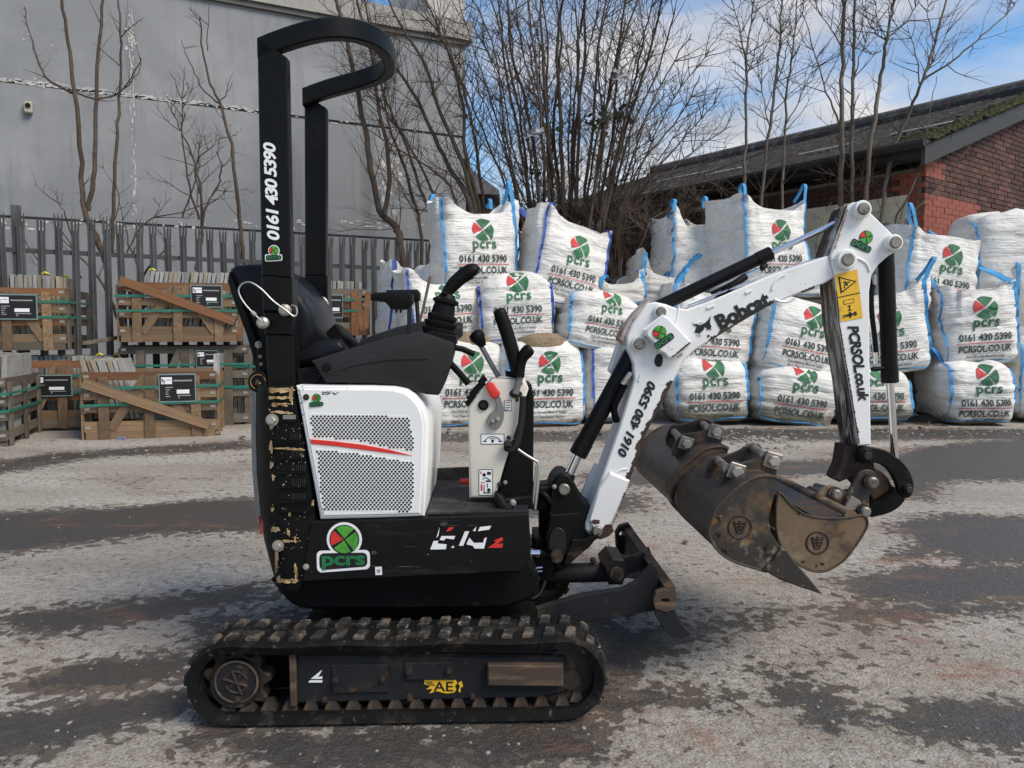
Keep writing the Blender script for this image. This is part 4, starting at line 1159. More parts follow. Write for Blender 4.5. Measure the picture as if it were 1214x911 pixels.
# round warning knob behind the post
b = MB(); c = mp(306.5, 453, 2.40); b.tube([c + MN * .05, c, c - MN * .004], [.033, .033, .029], 24); kn = b.build('rear_knob', M['black_plastic'], ex)
b = MB(); c2 = c - MN * .005; b.tube([c2 + MU * (.023 * math.cos(2 * math.pi * i / 24)) + UP * (.023 * math.sin(2 * math.pi * i / 24)) for i in range(25)], .0014, 5, cap=False); b.build('knob_ring', M['knob_gold'], kn)
b = MB(); b.poly([c2 - MN * .001 + MU * u * .011 + UP * v * .011 for u, v in ((-1, -.8), (1, -.5), (-.2, 1))]); b.build('knob_mark', M['knob_gold'], kn, smooth=False, recalc=False)

# ---- roll bar
rb_p = plate('roll_bar_post', [(304.6, 44), (339.8, 68), (345, 330), (310, 327)], 2.40, .045, M['roll_paint'], bevel=.004)
def post_sec(name, pts, d, th, parent=ex): return plate(name, pts, d, th, M['roll_paint'], parent, bevel=.004)
post_sec('roll_bar_sleeve', [(309.5, 327), (346, 330), (347, 370), (311.5, 369)], 2.385, .075)
post_sec('roll_bar_lower_post', [(312, 369.5), (346.5, 370.5), (347.5, 398), (313.5, 397)], 2.392, .06)
post_sec('roll_bar_base', [(315, 397.5), (348, 398.5), (350, 460), (317, 462)], 2.385, .075)
post_sec('roll_bar_post', [(360.8, 111), (386.5, 128), (386.5, 327), (361.5, 327)], 2.93, .045)
post_sec('roll_bar_sleeve', [(360.8, 327), (388, 327), (389, 372), (362.5, 372)], 2.915, .075)
post_sec('roll_bar_base', [(363, 372.5), (389.5, 372.5), (390.5, 430), (365, 430)], 2.92, .065)
# hoop: flat bar on edge, bowed forward in plan
ztop0, ztop1 = mp(304.6, 44, 2.40).z, mp(400, 24.5, 2.42).z
hh = ztop0 - mp(339.8, 70, 2.40).z
A0 = mp(304.6, 44, 2.40).dot(MU)
def hq(u, d, z): return MU * u + MN * Vector((0, d, 0)).dot(MN) + UP * z
ctrl = [(A0, 2.40), (A0 + .08, 2.40)]
for i in range(17):
    ph = R(90 - 180 * i / 16)
    ctrl.append((A0 + .14 + .238 * math.cos(ph) ** .9 if math.cos(ph) > 1e-6 else A0 + .14, 2.6685 - .2685 * math.copysign(abs(math.sin(ph)) ** .9, math.sin(ph))))
ctrl += [(A0 + .08, 2.937), (A0, 2.937)]
A1 = mp(360.8, 111, 2.93).dot(MU)
ctrl = [(u + (A1 - A0) * max(0, (d - 2.67) / .267) * (1 if d > 2.67 else 0), d) for u, d in ctrl]
path = rnd_pts(ctrl, 2, False)
rings = []
for i, (u, d) in enumerate(path):
    u0, d0 = path[max(i - 1, 0)]; u1, d1 = path[min(i + 1, len(path) - 1)]
    tx, ty = u1 - u0, d1 - d0; L = math.hypot(tx, ty); nx_, ny_ = -ty / L, tx / L      # inward normal
    t = (u - A0) / .376
    zt = ztop0 + .082 * (1 - (1 - max(0, min(1, t))) ** 2)
    th = .040
    zb = zt - hh
    bv = .005
    rings.append([hq(u, d, zb + bv), hq(u + nx_ * bv, d + ny_ * bv, zb), hq(u + nx_ * (th - bv), d + ny_ * (th - bv), zb), hq(u + nx_ * th, d + ny_ * th, zb + bv),
                  hq(u + nx_ * th, d + ny_ * th, zt - bv), hq(u + nx_ * (th - bv), d + ny_ * (th - bv), zt), hq(u + nx_ * bv, d + ny_ * bv, zt), hq(u, d, zt - bv)])
b = MB(); b.loft(rings); hoop = b.build('roll_bar_hoop', M['roll_paint'], ex, angle=40)
decal_text(rb_p, '0161 430 5390', (331, 285), (326, 169), 13.5, 2.40, 'white_print', offset=.045, shear=.22, spacing=.86)
pcrs_sticker(rb_p, 324.5, 302, 18, 0, 2.40, outline=True)
# lynch pins and wire tethers
for (x, y, d, r_) in ((339, 368, 2.38, .018), (313, 383, 2.38, .018)):
    b = MB(); c = mp(x, y, d); b.tube([c, c - MN * .018, c - MN * .024], [r_, r_, r_ * .6], 20); b.build('locking_pin', M['bolt'], ex)
bar('tether_wire', rnd_pts([(313, 383, 2.36), (303, 374, 2.352), (290, 360, 2.35), (283, 346, 2.35), (287, 337, 2.35), (297, 335, 2.35), (310, 343, 2.35), (324, 357, 2.352), (339, 368, 2.352), (348, 375, 2.355), (352, 372, 2.36), (351, 364, 2.37), (346, 362, 2.38)], 4, False), .0026, M['wire'], n=6)
b = MB(); b.tube([mp(303, 374, 2.348), mp(299, 370, 2.348)], .006, 8); b.build('crimp', M['bolt'], ex)
b = MB(); c = mp(380, 362, 2.91); b.tube([c + MU * (.030 * math.cos(2 * math.pi * i / 20)) + UP * (.030 * math.sin(2 * math.pi * i / 20)) - MN * .012 for i in range(21)], .004, 6, cap=False); b.build('pin_ring', M['wire'], ex)
b = MB(); b.tube([c, c - MN * .02], .016, 14); b.build('locking_pin', M['bolt'], ex)
bar('latch', [(357, 346, 2.90), (368, 346, 2.90)], .012, M['mech_dark'])
bar('seat_belt_buckle', [(370, 372, 2.80), (378, 372, 2.80)], .010, M['red'])
bar('belt_strap', [(386, 378, 2.80), (384, 400, 2.78), (378, 420, 2.74)], .006, M['black_plastic'])

# ---- side consoles, armrests, joystick
con = [(368.7, 428), (400, 418), (440, 406), (470, 398), (497, 393.7), (510, 396), (539, 406), (538, 418), (534, 434), (526, 456), (519.5, 469), (505, 468), (487, 463), (470, 457), (440, 455), (386, 454)]
co = plate('console', con, 2.36, .12, M['plastic'], bevel=.010, seg=2)
plate('console_rib', [(386, 442), (420, 431), (460, 425), (508, 424), (508, 426), (460, 427.2), (420, 433.4), (387, 444.5)], 2.357, .006, M['plastic'], co, bevel=.001)
bolt_at(co, 387, 436, 2.36, .010, 'black_plastic', .006, hexa=False)
plate('console', [(400, 418), (440, 398), (470, 388), (500, 381), (548, 383), (548, 398), (520, 420), (400, 432)], 2.86, .11, M['plastic'], bevel=.01, seg=2)
b = MB(); b.tube([mp(400, 408, 2.60), mp(411, 398, 2.60)], .055, 20); b.tube([mp(411, 398, 2.60), mp(413, 396, 2.60)], [.055, .046], 20); b.build('rolled_manual_tube', M['black_plastic'], ex)
ar = [(439, 349), (443, 347), (482, 345.5), (488, 349), (488.5, 358), (485, 363), (478, 367), (464, 367), (456, 358), (439, 356)]
plate('armrest', ar, 2.44, .075, M['black_plastic'], bevel=.005, seg=2)
plate('armrest', [(457, 344), (494, 343), (497, 347), (497, 355), (494, 358), (460, 356)], 2.86, .08, M['black_plastic'], bevel=.012, seg=2)
plate('armrest_post', [(482.5, 365), (487.5, 364), (488, 396), (482.5, 396)], 2.455, .03, M['plastic'], bevel=.002)
bar('armrest_post', [(494, 356, 2.88), (496, 384, 2.88)], .008, M['plastic'])
for x in (470, 475): bar('armrest_bolt', [(x, 365, 2.47), (x, 371, 2.47)], .004, M['black_plastic'], n=6)
# bellows
JD = 2.42
b = MB()
prof = [(408, 519, 21), (400, 520, 21.5), (398, 519.5, 17.5), (394, 521, 20), (391, 521, 20.5), (389, 521.5, 16.5), (385.5, 522.5, 18.5), (382.5, 523, 19), (380.5, 523, 15.5), (377.5, 524, 17), (374.5, 524.5, 17), (372.5, 525, 13.5), (366, 526.5, 13), (361, 527.5, 12), (359, 528, 15), (356, 529, 15), (354, 529.5, 11), (349, 531, 8)]
rings = []
for y, x, r_ in prof:
    s_ = JD / F; c = mp(x, y, JD)
    tilt = .22
    rings.append([c + (MU * math.cos(a) * r_ * s_ + MN * math.sin(a) * r_ * s_ * .95 - UP * math.cos(a) * r_ * s_ * tilt * -1 * -1) for a in (2 * math.pi * i / 24 for i in range(24))])
b.loft(rings); js = b.build('joystick_boot', M['black_plastic'], ex, angle=28)
b = MB(); b.tube([mp(*p) for p in rnd_pts([(526, 356, JD), (531, 346, JD), (539, 336, JD), (548, 328, JD), (556, 323, JD), (562, 321.5, JD), (566.5, 324, JD)], 3, False)],
                 [.016, .0165, .017, .018, .0195, .021, .022, .022, .0225, .023, .0235, .024, .0245, .0245, .024, .023, .021, .017, .009][:19], 16)
b.build('joystick', M['black_plastic'], ex, angle=60)
bar('joystick_switch', [(524, 352, JD - .01), (529, 347, JD - .02)], .010, M['black_plastic'])
plate('joystick_base', [(499, 396), (512, 392), (541, 398), (541, 408), (520, 404), (500, 402)], 2.365, .11, M['black_plastic'], bevel=.004)
bar('safety_arm', [(537, 412, 2.45), (548, 414, 2.47), (562, 420, 2.48)], .010, M['black_plastic'])
bar('safety_arm', [(533, 430, 2.43), (545, 443, 2.44), (555, 455, 2.45)], .011, M['black_plastic'])

# ---- control tower
tw = plate('control_tower', [(555, 483), (556.4, 591), (587, 591), (598, 553), (612, 508), (627, 461), (622, 449), (584, 449.5), (571, 462)], 2.45, .13, M['cream'], bevel=.010, seg=3)
plate('tower_shroud', [(618, 452), (630, 456), (633, 470), (632, 604), (592, 603), (588, 592), (599, 554), (614, 508), (626, 466)], 2.47, .16, M['black_plastic'], bevel=.006)
plate('shroud_foot', [(588, 584), (598, 592), (630, 588), (634, 604), (600, 606), (589, 600)], 2.42, .22, M['black_plastic'], bevel=.006)
bar('foot_pedal', [(590, 590, 2.40), (597, 602, 2.38), (606, 607, 2.37)], .020, M['black_plastic'], n=12)
bolt_at(ex, 608, 596, 2.41, .008)
# switch block on its sloping face
for k, (x, y) in enumerate(((557, 477), (559, 471), (562, 466), (566, 461), (570, 457), (572, 452))):
    bar('switch', [(x - 4, y + 3, 2.47), (x + 4, y - 4, 2.47)], .010, M['black_plastic'], tw, n=8)
b = MB(); c = mp(573, 480.5, 2.45); b.tube([c, c - MN * .006], .017, 20); b.build('ignition_switch', M['black_plastic'], tw)
b = MB(); b.tube([c - MN * .006, c - MN * .009], [.010, .009], 14); b.build('ignition_key', M['plastic'], tw)
qd = plate('throttle_quadrant', rnd_pts([(587, 463), (593, 471), (597, 484), (597, 497), (592, 507), (584, 509), (578, 504), (578, 496), (583, 489), (588, 486), (588, 478), (584, 470)], 3), 2.437, .013, M['rod_grey'], tw, bevel=.002)
plate('throttle_grip', rnd_pts([(576, 459), (578, 455), (584, 454), (589, 461), (593, 467), (590, 471), (585, 473), (580, 468)], 3), 2.425, .03, M['red'], tw, bevel=.006, seg=2)
for (x, y) in ((584, 500), (590, 497)): bolt_at(qd, x, y, 2.437, .005)
for (x, y) in ((613, 474, ), (603, 519), (592, 574), (617, 455)): bolt_at(tw, x, y, 2.45, .005, 'mech_dark', .006)
for (x, y) in ((607, 520), (599, 572)): bolt_at(tw, x, y, 2.45, .005, 'bolt', .006)
def panel_sticker(parent, x0, y0, x1, y1, d, marks):
    b = MB(); s_ = d / F
    def rect(a, c, e, g, z, mi): b.poly([mp(a, g, d) - MN * z, mp(e, g, d) - MN * z, mp(e, c, d) - MN * z, mp(a, c, d) - MN * z], mi)
    rect(x0, y0, x1, y1, .0012, 1); rect(x0 + .8, y0 + .8, x1 - .8, y1 - .8, .0018, 0)
    for mk in marks:
        if mk[0] == 'r': rect(mk[1], mk[2], mk[3], mk[4], .0024, mk[5])
        elif mk[0] == 'c': b.poly([mp(mk[1] + mk[3] * math.cos(a), mk[2] + mk[3] * math.sin(a), d) - MN * .0024 for a in (6.283 * i / 10 for i in range(10))], mk[4])
        elif mk[0] == 'l': b.tube([mp(x, y, d) - MN * .0022 for x, y in mk[1]], mk[2] * s_, 5, mk[3])
    return b.build('instruction_sticker', [M['white_print'], M['black'], M['red']], parent, smooth=False)
panel_sticker(tw, 570, 514.5, 598, 527, 2.45, [('l', [(575, 522), (579, 518.5), (584, 517.5), (589, 518.5), (593, 522)], .5, 1), ('r', 573, 522.5, 577, 524, 1), ('r', 591, 522.5, 595, 524, 1), ('c', 584, 523, 1.8, 1), ('r', 580.5, 519.8, 587.5, 520.6, 1)])
panel_sticker(tw, 567.5, 556.6, 584.3, 587.5, 2.45, [('c', 574, 563, 2.2, 1), ('r', 577.5, 559.5, 582, 563, 1), ('l', [(572, 568), (576, 566), (581, 569)], .5, 1), ('r', 576, 569.5, 582, 571.5, 1), ('r', 569.5, 559, 571, 562, 2), ('r', 570, 574, 572, 582, 2), ('l', [(574, 575), (574, 583)], .5, 1), ('l', [(578, 573), (578, 578)], .5, 1), ('c', 579.5, 581, 2.2, 1), ('r', 573, 583.5, 582, 585, 1), ('r', 570, 571.5, 575, 572.5, 2)])
panel_sticker(tw, 597.5, 475, 607, 487.5, 2.45, [('r', 599, 477, 605.5, 478, 2), ('r', 599, 480, 605.5, 481, 1), ('r', 599, 483, 605.5, 484, 1), ('r', 599, 485.2, 603, 486, 1)])
# levers
bar('lever_rod', [(570, 410, 2.50), (591, 447, 2.50)], .009, M['rod_grey'])
b = MB(); c = mp(566, 401, 2.50); b.tube([mp(573, 411, 2.50), mp(570, 406, 2.50), mp(566, 400, 2.50), mp(563, 395, 2.50), mp(561.5, 393, 2.50)], [.011, .018, .026, .022, .008], 16); b.build('lever_knob', M['black_plastic'], ex, angle=60)
b = MB()
hb = rnd_pts([(592, 369, 2.46), (597, 383, 2.46), (604, 405, 2.46), (611, 430, 2.46), (614, 442, 2.46)], 3, False)
b.tube([mp(591, 366, 2.46)] + [mp(*p) for p in hb], [.010] + [.021] * 2 + [.0225] * (len(hb) - 2), 14)
b.build('grab_handle', M['black_plastic'], ex, angle=60)
bar('lever_rod', [(617, 446, 2.44), (611, 467, 2.44)], .011, M['rod_grey'])
b = MB(); b.tube([mp(*p) for p in rnd_pts([(615.5, 447, 2.44), (617, 436, 2.44), (620, 424, 2.44), (626, 416, 2.44), (630, 412, 2.44)], 3, False)], [.017, .017, .016, .0155, .0155, .016, .018, .020, .021, .021, .020, .017, .009], 14)
b.build('lever_grip', M['black_plastic'], ex, angle=60)
plate('lever_slot', rnd_pts([(604, 466), (608, 462), (617, 464), (619, 469), (612, 472), (606, 471)], 3), 2.446, .006, M['black'], tw, bevel=.001)
bar('grab_rail', rnd_pts([(620, 470, 2.43), (619, 490, 2.43), (616, 512, 2.43), (612, 528, 2.43), (606, 534, 2.43), (602, 530, 2.43)], 3, False), .011, M['plastic'], n=10)
bar('grab_rail_end', [(602, 526, 2.44), (602, 532, 2.42)], .014, M['plastic'])
bar('latch_rod', rnd_pts([(614, 533, 2.43), (624, 540, 2.43), (634, 546, 2.43), (638, 550, 2.43), (638, 570, 2.43), (634, 604, 2.43)], 3, False), .005, M['wire'], n=8)
bar('latch_rod', rnd_pts([(636, 553, 2.46), (634, 575, 2.46), (631, 600, 2.46)], 3, False), .004, M['wire'], n=8)
plate('tower_top_clip', [(599, 440), (614, 442), (616, 449), (600, 447)], 2.47, .04, M['black_plastic'], bevel=.003)

# ---- boom swing casting
sw = plate('swing_casting', rnd_pts([(652, 582), (656, 570), (664, 562), (674, 563), (682, 574), (692, 592), (704, 604), (712, 616), (712, 634), (696, 650), (676, 668), (664, 678), (656, 670), (652, 640), (650, 610)], 3), 2.60, .16, M['black_paint'], bevel=.008)
plate('swing_web', [(652, 611), (686, 608), (680, 630), (674, 652), (668, 660), (648, 654), (646, 640)], 2.55, .06, M['black_paint'], sw, bevel=.005)
plate('swing_eye', rnd_pts([(652, 652), (651, 638), (656, 628), (663, 626), (670, 632), (671, 645), (668, 655)], 3), 2.542, .012, M['black'], sw, bevel=.002)
plate('swing_gusset', [(668, 668), (678, 640), (694, 640), (712, 632), (700, 648), (672, 672)], 2.56, .10, M['black_paint'], sw, bevel=.004)
plate('swing_post', [(632, 580), (654, 578), (656, 604), (632, 606)], 2.62, .14, M['black_paint'], bevel=.004)
plate('swing_post', [(634, 640), (656, 640), (658, 690), (634, 690)], 2.60, .18, M['black_paint'], bevel=.004)
plate('king_post', [(640, 575), (660, 572), (660, 700), (640, 700)], 2.66, .08, M['black_paint'], bevel=.004)
b = MB(); c = mp(668.5, 580, 2.598); b.tube([c, c - MN * .012, c - MN * .015], [.020, .020, .016], 18); b.build('pin', M['pin'], sw)
b = MB(); c = mp(660, 659, 2.545); b.tube([c, c - MN * .012], .022, 18); b.build('pin', M['mech_dark'], sw)
bolt_at(sw, 656, 659, 2.54, .009, 'mech_dark')
bar('swing_ram', [(629, 656, 2.58), (640, 656, 2.58)], .016, M['chrome'], n=16)
bar('swing_ram_gland', [(640, 656, 2.58), (656, 657, 2.58)], .019, M['black_paint'], n=16)
bar('pipe', [(626, 674.5, 2.52), (643, 673, 2.52)], .0035, M['chrome'], n=8)
bar('pipe', [(624, 678.5, 2.52), (643, 677.5, 2.52)], .0030, M['chrome'], n=8)
bar('step_bar', [(608, 693, 2.42), (640, 686, 2.44)], .007, M['black_paint'], n=8)
bar('hose', rnd_pts([(612, 690, 2.50), (618, 704, 2.48), (630, 710, 2.48), (640, 704, 2.50), (646, 690, 2.54)], 4, False), .008, M['black_plastic'], n=8)
bar('hose', rnd_pts([(634, 590, 2.62), (644, 586, 2.60), (652, 596, 2.60)], 4, False), .012, M['black_plastic'], n=8)
bolt_at(ex, 657, 577, 2.60, .006)

# ---- boom
BD, BT = 2.59, .15
boom_o = [(694, 621), (700, 603), (710, 576), (735, 505), (752, 450), (751, 432), (743, 410), (743.5, 398), (750, 384), (760, 370), (768, 360), (777, 358), (790, 361), (800, 365), (815, 367), (840, 358), (915, 326), (990, 300.5), (999, 297.5), (1008, 300), (1012, 309), (1008, 318), (998, 324), (978, 336), (915, 361), (862, 392), (825, 415), (812, 427), (789, 470), (766, 514), (747, 568), (726, 624), (720, 634), (710, 639), (700, 635), (694, 628)]
boom = plate('boom', boom_o, BD, BT, [M['boom_white'], M['bare']], bevel=.005, smi=1, side_test=lambda f: f.normal.z < -.3 and f.normal.x > .2)
# raised weld ribs and scars on its flank
def weld(pts, r=.0035, d=BD): return bar('weld_bead', rnd_pts([(x, y, d) for x, y in pts], 3, False), r, M['boom_white'], boom, n=6)
weld([(930, 326), (922, 331), (917, 338), (915, 344)], .005); weld([(918, 355), (926, 358), (934, 358), (942, 354)], .005)
weld([(722, 577), (727, 566), (735, 558), (744, 556)], .004)
weld([(890, 345), (884, 348)], .006); weld([(838, 366), (846, 363)], .006); weld([(826, 384), (832, 381)], .004); weld([(760, 444), (757, 452)], .005)
weld([(805, 362), (802, 380), (796, 396)], .003)
plate('boom_step', [(710, 578), (723, 560), (747, 570), (742, 584), (726, 620), (714, 632), (702, 626), (698, 616)], BD - .012, .02, M['boom_white'], boom, bevel=.006)
plate('boom_far_flange', [(684, 600), (694, 576), (706, 550), (716, 556), (706, 590), (696, 612)], BD + BT * .8, .03, M['boom_white'], boom, bevel=.003)
# ragged chipped lower edge
rcx = random.Random(21)
def ragged(name, edge, inward, mat, d, parent, lo=1.0, hi=6.0, step=3.0, seed=1):
    q = random.Random(seed); pts = []; inn = []; run = 0.0; hold = 0; kk = lo
    for (x0, y0), (x1, y1) in zip(edge[:-1], edge[1:]):
        L = math.hypot(x1 - x0, y1 - y0); n = max(1, int(L / 1.1))
        for i in range(n):
            t = i / n; x, y = x0 + (x1 - x0) * t, y0 + (y1 - y0) * t
            pts.append((x, y)); run += 1.1
            if hold <= 0:
                hold = q.uniform(1, 9); kk = lo + (hi - lo) * q.random() ** 1.4
            hold -= 1.1
            base_k = .5 + .5 * noise.noise(Vector((run * .06 + seed * 5.1, seed, 0)))
            k = max(lo * .5, (kk * .45 + (lo + (hi - lo) * base_k) * .75) + noise.noise(Vector((run * .5, seed, 3))) * 1.1)
            inn.append((x + inward[0] * k + q.uniform(-1, 1) * .3, y + inward[1] * k))
    pts.append(edge[-1]); inn.append(edge[-1])
    b = MB()
    V0 = [b.bm.verts.new(mp(x, y, d)) for x, y in pts]; V1 = [b.bm.verts.new(mp(x, y, d)) for x, y in inn]
    for i in range(len(V0) - 1): b.bm.faces.new((V0[i], V0[i + 1], V1[i + 1], V1[i]))
    bmesh.ops.recalc_face_normals(b.bm, faces=b.bm.faces[:])
    return b.build(name, M[mat], parent, smooth=False, recalc=False)
ragged('chipped_edge', [(798, 452), (789, 470), (766, 514), (750, 560), (742, 584)], (-.95, -.25), 'bare', BD - .0012, boom, 1, 7, 2.5, 4)
ragged('chipped_edge', [(918, 359), (890, 375), (862, 392), (840, 406)], (-.3, -.95), 'bare', BD - .0012, boom, .5, 5.5, 2.5, 5)
ragged('chipped_edge', [(742, 584), (726, 624)], (-.9, -.25), 'bare', BD - .0132, boom, .4, 2.0, 2.5, 6)
ragged('chipped_edge', [(966, 342), (958, 345), (950, 348)], (-.2, -.9), 'bare', BD - .0012, boom, 1, 3.5, 2, 8)
# torn paint round the foot pin
b = MB()
q = random.Random(9)
b.poly([mp(x, y, BD - .0135) for x, y in [(696, 628), (704, 632), (712, 630), (718, 622), (725, 622), (728, 630), (722, 636), (712, 640), (703, 638)]])
b.poly([mp(x, y, BD - .0135) for x, y in [(700, 619), (704, 616), (711, 617), (711, 621), (705, 622)]])
b.build('chipped_edge', M['bare'], boom, smooth=False)
pin_boss(boom, 708, 629.5, BD - .012, 6.5, 'bare', .004, 'pin', .95)
plate('rusty_edge', [(735, 402), (741, 388), (754, 371), (766, 359), (772, 355), (768, 362), (757, 377), (749, 390), (744, 402), (742, 410)], BD + .02, .10, M['rust_edge'], boom, bevel=.003)
pin_boss(boom, 757, 408, BD, 9.5, proud=.016, rp=.72); pin_boss(boom, 782.5, 370, BD, 8.5, proud=.014, rp=.70); pin_boss(boom, 1000, 309, BD - .002, 12, proud=.030, rp=.62)
plate('weld_slot', rnd_pts([(777, 424), (780, 420), (784, 421), (786, 426), (784, 434), (779, 435), (776, 430)], 3), BD - .003, .004, M['black'], boom, bevel=.0005)
hc = plate('hose_cover', [(767, 391), (787, 374), (792, 376), (820, 405), (818, 411), (800, 424), (793, 426), (788, 420), (780, 416), (778, 410), (766, 398)], BD - .045, .045, M['boom_white'], boom, bevel=.006)
pcrs_sticker(hc, 784.5, 400, 26, 33, BD - .046, outline=False)
bar('cover_latch', [(763, 392, BD - .03), (787, 374, BD - .03)], .006, M['boom_white'], boom)
ragged('chipped_edge', [(819, 407), (808, 416), (797, 424)], (-.75, -.6), 'bare', BD - .0463, boom, .5, 3, 2, 12)
bar('cover_bolt', [(803, 424, BD - .03), (809, 420, BD - .03)], .004, M['bolt'], boom, n=8)
decal_text(boom, '0161 430 5390', (740.5, 543), (778, 455), 10.5, BD, 'black', offset=.06, shear=.25, spacing=.95)
# maker's name with scuffed edges and the cat's-head mark
decal_text(boom, 'Bobcat', (853, 391), (915, 360), 17, BD, 'black', offset=.075, shear=-.05, spacing=1.02)
b = MB()
for poly in ([(240, 684), (258, 694), (300, 702), (338, 686), (362, 664), (380, 632), (376, 664), (374, 690), (386, 716), (378, 722), (384, 742), (366, 730), (352, 742), (352, 722), (334, 716), (328, 738), (306, 756), (300, 768), (288, 758), (270, 760), (264, 748), (272, 728), (278, 712), (256, 704)], [(354, 776), (366, 768), (372, 780), (364, 794), (356, 788)]):
    b.poly([mp(780 + x / 6.07, 270 + y / 6.07, BD) - MN * .0022 for x, y in poly])
for ln in ([(282, 768), (276, 784)], [(294, 772), (290, 790)], [(306, 770), (304, 786)]):
    b.tube([mp(780 + x / 6.07, 270 + y / 6.07, BD) - MN * .002 for x, y in ln], .0008, 4)
b.build('maker_mark', M['black'], boom, smooth=False, recalc=False)

# ---- rams
def ram(name, p0, p1, r0, r1, rod, rr, d, glands=()):
    """barrel from p0 to p1, rod from p1 to rod"""
    b = MB()
    A, B_ = mp(*p0, d), mp(*p1, d)
    e = (B_ - A).normalized()
    b.tube([A, A + e * .002, B_ - e * .055, B_ - e * .054, B_ - e * .003, B_], [r0 - .003, r0, r0, r0 + .002, r0 + .002, r0 - .002], 24)
    o = b.build(name, M['barrel'], ex)
    b = MB(); b.tube([B_ - e * .02, mp(*rod, d)], rr, 18); b.build('rod', M['chrome'], o)
    return o
ram('boom_ram', (752, 415), (684.5, 540), .0300, .03, (668, 577), .0165, 2.65)
b = MB(); b.tube([mp(676, 562, 2.65), mp(668, 580, 2.65)], [.020, .026], 14); b.build('ram_eye', M['black_paint'], ex)
plate('ram_clevis', [(722, 440), (735, 402), (752, 395), (766, 404), (756, 432), (738, 456)], 2.68, .05, M['boom_white'], ex, bevel=.004)
dr = ram('dipper_ram', (776, 366), (914.5, 300), .0225, .02, (1004, 259), .0105, 2.655)
bar('ram_port', [(843, 348, 2.62), (905, 318, 2.62)], .006, M['black_plastic'], dr, n=8)
bar('ram_port_fitting', [(884, 327.5, 2.62), (900, 320, 2.62)], .0085, M['chrome'], dr, n=8)
bar('ram_port_fitting', [(903, 318, 2.62), (908, 314, 2.63)], .009, M['black_plastic'], dr, n=8)
bar('hose', rnd_pts([(849, 357, 2.62), (860, 346, 2.61), (872, 336, 2.61), (884, 328, 2.62)], 4, False), .012, M['black_plastic'], dr, n=10)
bar('ram_pipe', [(815, 363, 2.60), (880, 337, 2.60)], .003, M['chrome'], dr, n=6)
bar('ram_pipe_fitting', [(872, 341, 2.60), (884, 336, 2.60)], .006, M['chrome'], dr, n=8)
b = MB(); b.tube([mp(996, 263, 2.655), mp(1003, 257, 2.655), mp(1014, 249, 2.655)], [.022, .028, .030], 16); b.build('ram_eye', M['black_paint'], ex)
kr = ram('bucket_ram', (1050, 297), (1055, 454), .0275, .026, (1061, 545), .0130, 2.66)
bar('hose', rnd_pts([(1036, 330, 2.64), (1033, 352, 2.63), (1034, 375, 2.63), (1037, 400, 2.63), (1039, 422, 2.64)], 4, False), .009, M['black_plastic'], kr, n=8)
bar('hose_fitting', [(1038, 418, 2.63), (1038, 432, 2.63)], .008, M['chrome'], kr, n=8)
bar('hose_fitting', [(1036, 326, 2.63), (1037, 338, 2.63)], .007, M['bolt'], kr, n=8)
bar('ram_port', [(1034, 438, 2.63), (1048, 437, 2.65)], .008, M['black_plastic'], kr, n=8)
bar('hose', rnd_pts([(726, 478, 2.63), (730, 462, 2.62), (738, 450, 2.62), (744, 440, 2.63)], 4, False), .009, M['black_plastic'], ex, n=8)
bar('hose_fitting', [(738, 456, 2.60), (748, 442, 2.60)], .009, M['bolt'], ex, n=8)
bar('hose', rnd_pts([(731, 500, 2.63), (728, 484, 2.62), (735, 468, 2.61), (741, 456, 2.60)], 4, False), .012, M['black_plastic'], ex, n=8)

# ---- dipper
DD, DT = 2.58, .13
dip_o = [(1006, 243), (1012, 240), (1022, 239), (1029, 246), (1034, 254), (1062, 281), (1066, 290), (1061, 299), (1052, 305), (1042, 314), (1034, 326), (1031, 345), (1031, 394), (1033, 528), (1018, 529), (1010, 478), (994, 383), (990, 330), (984, 304), (992, 280), (1000, 260)]
dip = plate('dipper', dip_o, DD, DT, [M['boom_white'], M['streaked']], bevel=.005, smi=1, side_test=lambda f: f.normal.x < -.3)
pin_boss(dip, 1018.5, 249.7, DD, 10.5, proud=.03, rp=.68); pin_boss(dip, 1056, 289, DD, 10, proud=.03, rp=.70)
bar('weld_bead', rnd_pts([(1010, 304, DD), (1020, 308, DD), (1027, 313, DD), (1031, 322, DD)], 3, False), .005, M['boom_white'], dip, n=6)
pcrs_sticker(dip, 1023, 287, 26, -27, DD, outline=False)
ragged('chipped_edge', [(991, 345), (994, 383), (1010, 478), (1018, 527)], (1, -.1), 'bare', DD - .0012, dip, .3, 2.6, 2.5, 14)
ragged('chipped_edge', [(1004, 248), (997, 268), (988, 296)], (1, .2), 'rust_edge', DD - .0012, dip, .5, 3.4, 2.5, 15)
plate('muddy_edge', [(985, 335), (987, 300), (991, 296), (991, 335), (999, 383), (1013, 470), (1020, 528), (1014, 540), (1006, 534), (1001, 500), (994, 440)], DD + .055, .065, M['streaked'], dip, bevel=.006)
decal_text(dip, 'PCRSOL.co.uk', (1005, 387), (1018.5, 477), 12.5, DD, 'black', offset=.06, shear=.2, spacing=.95)
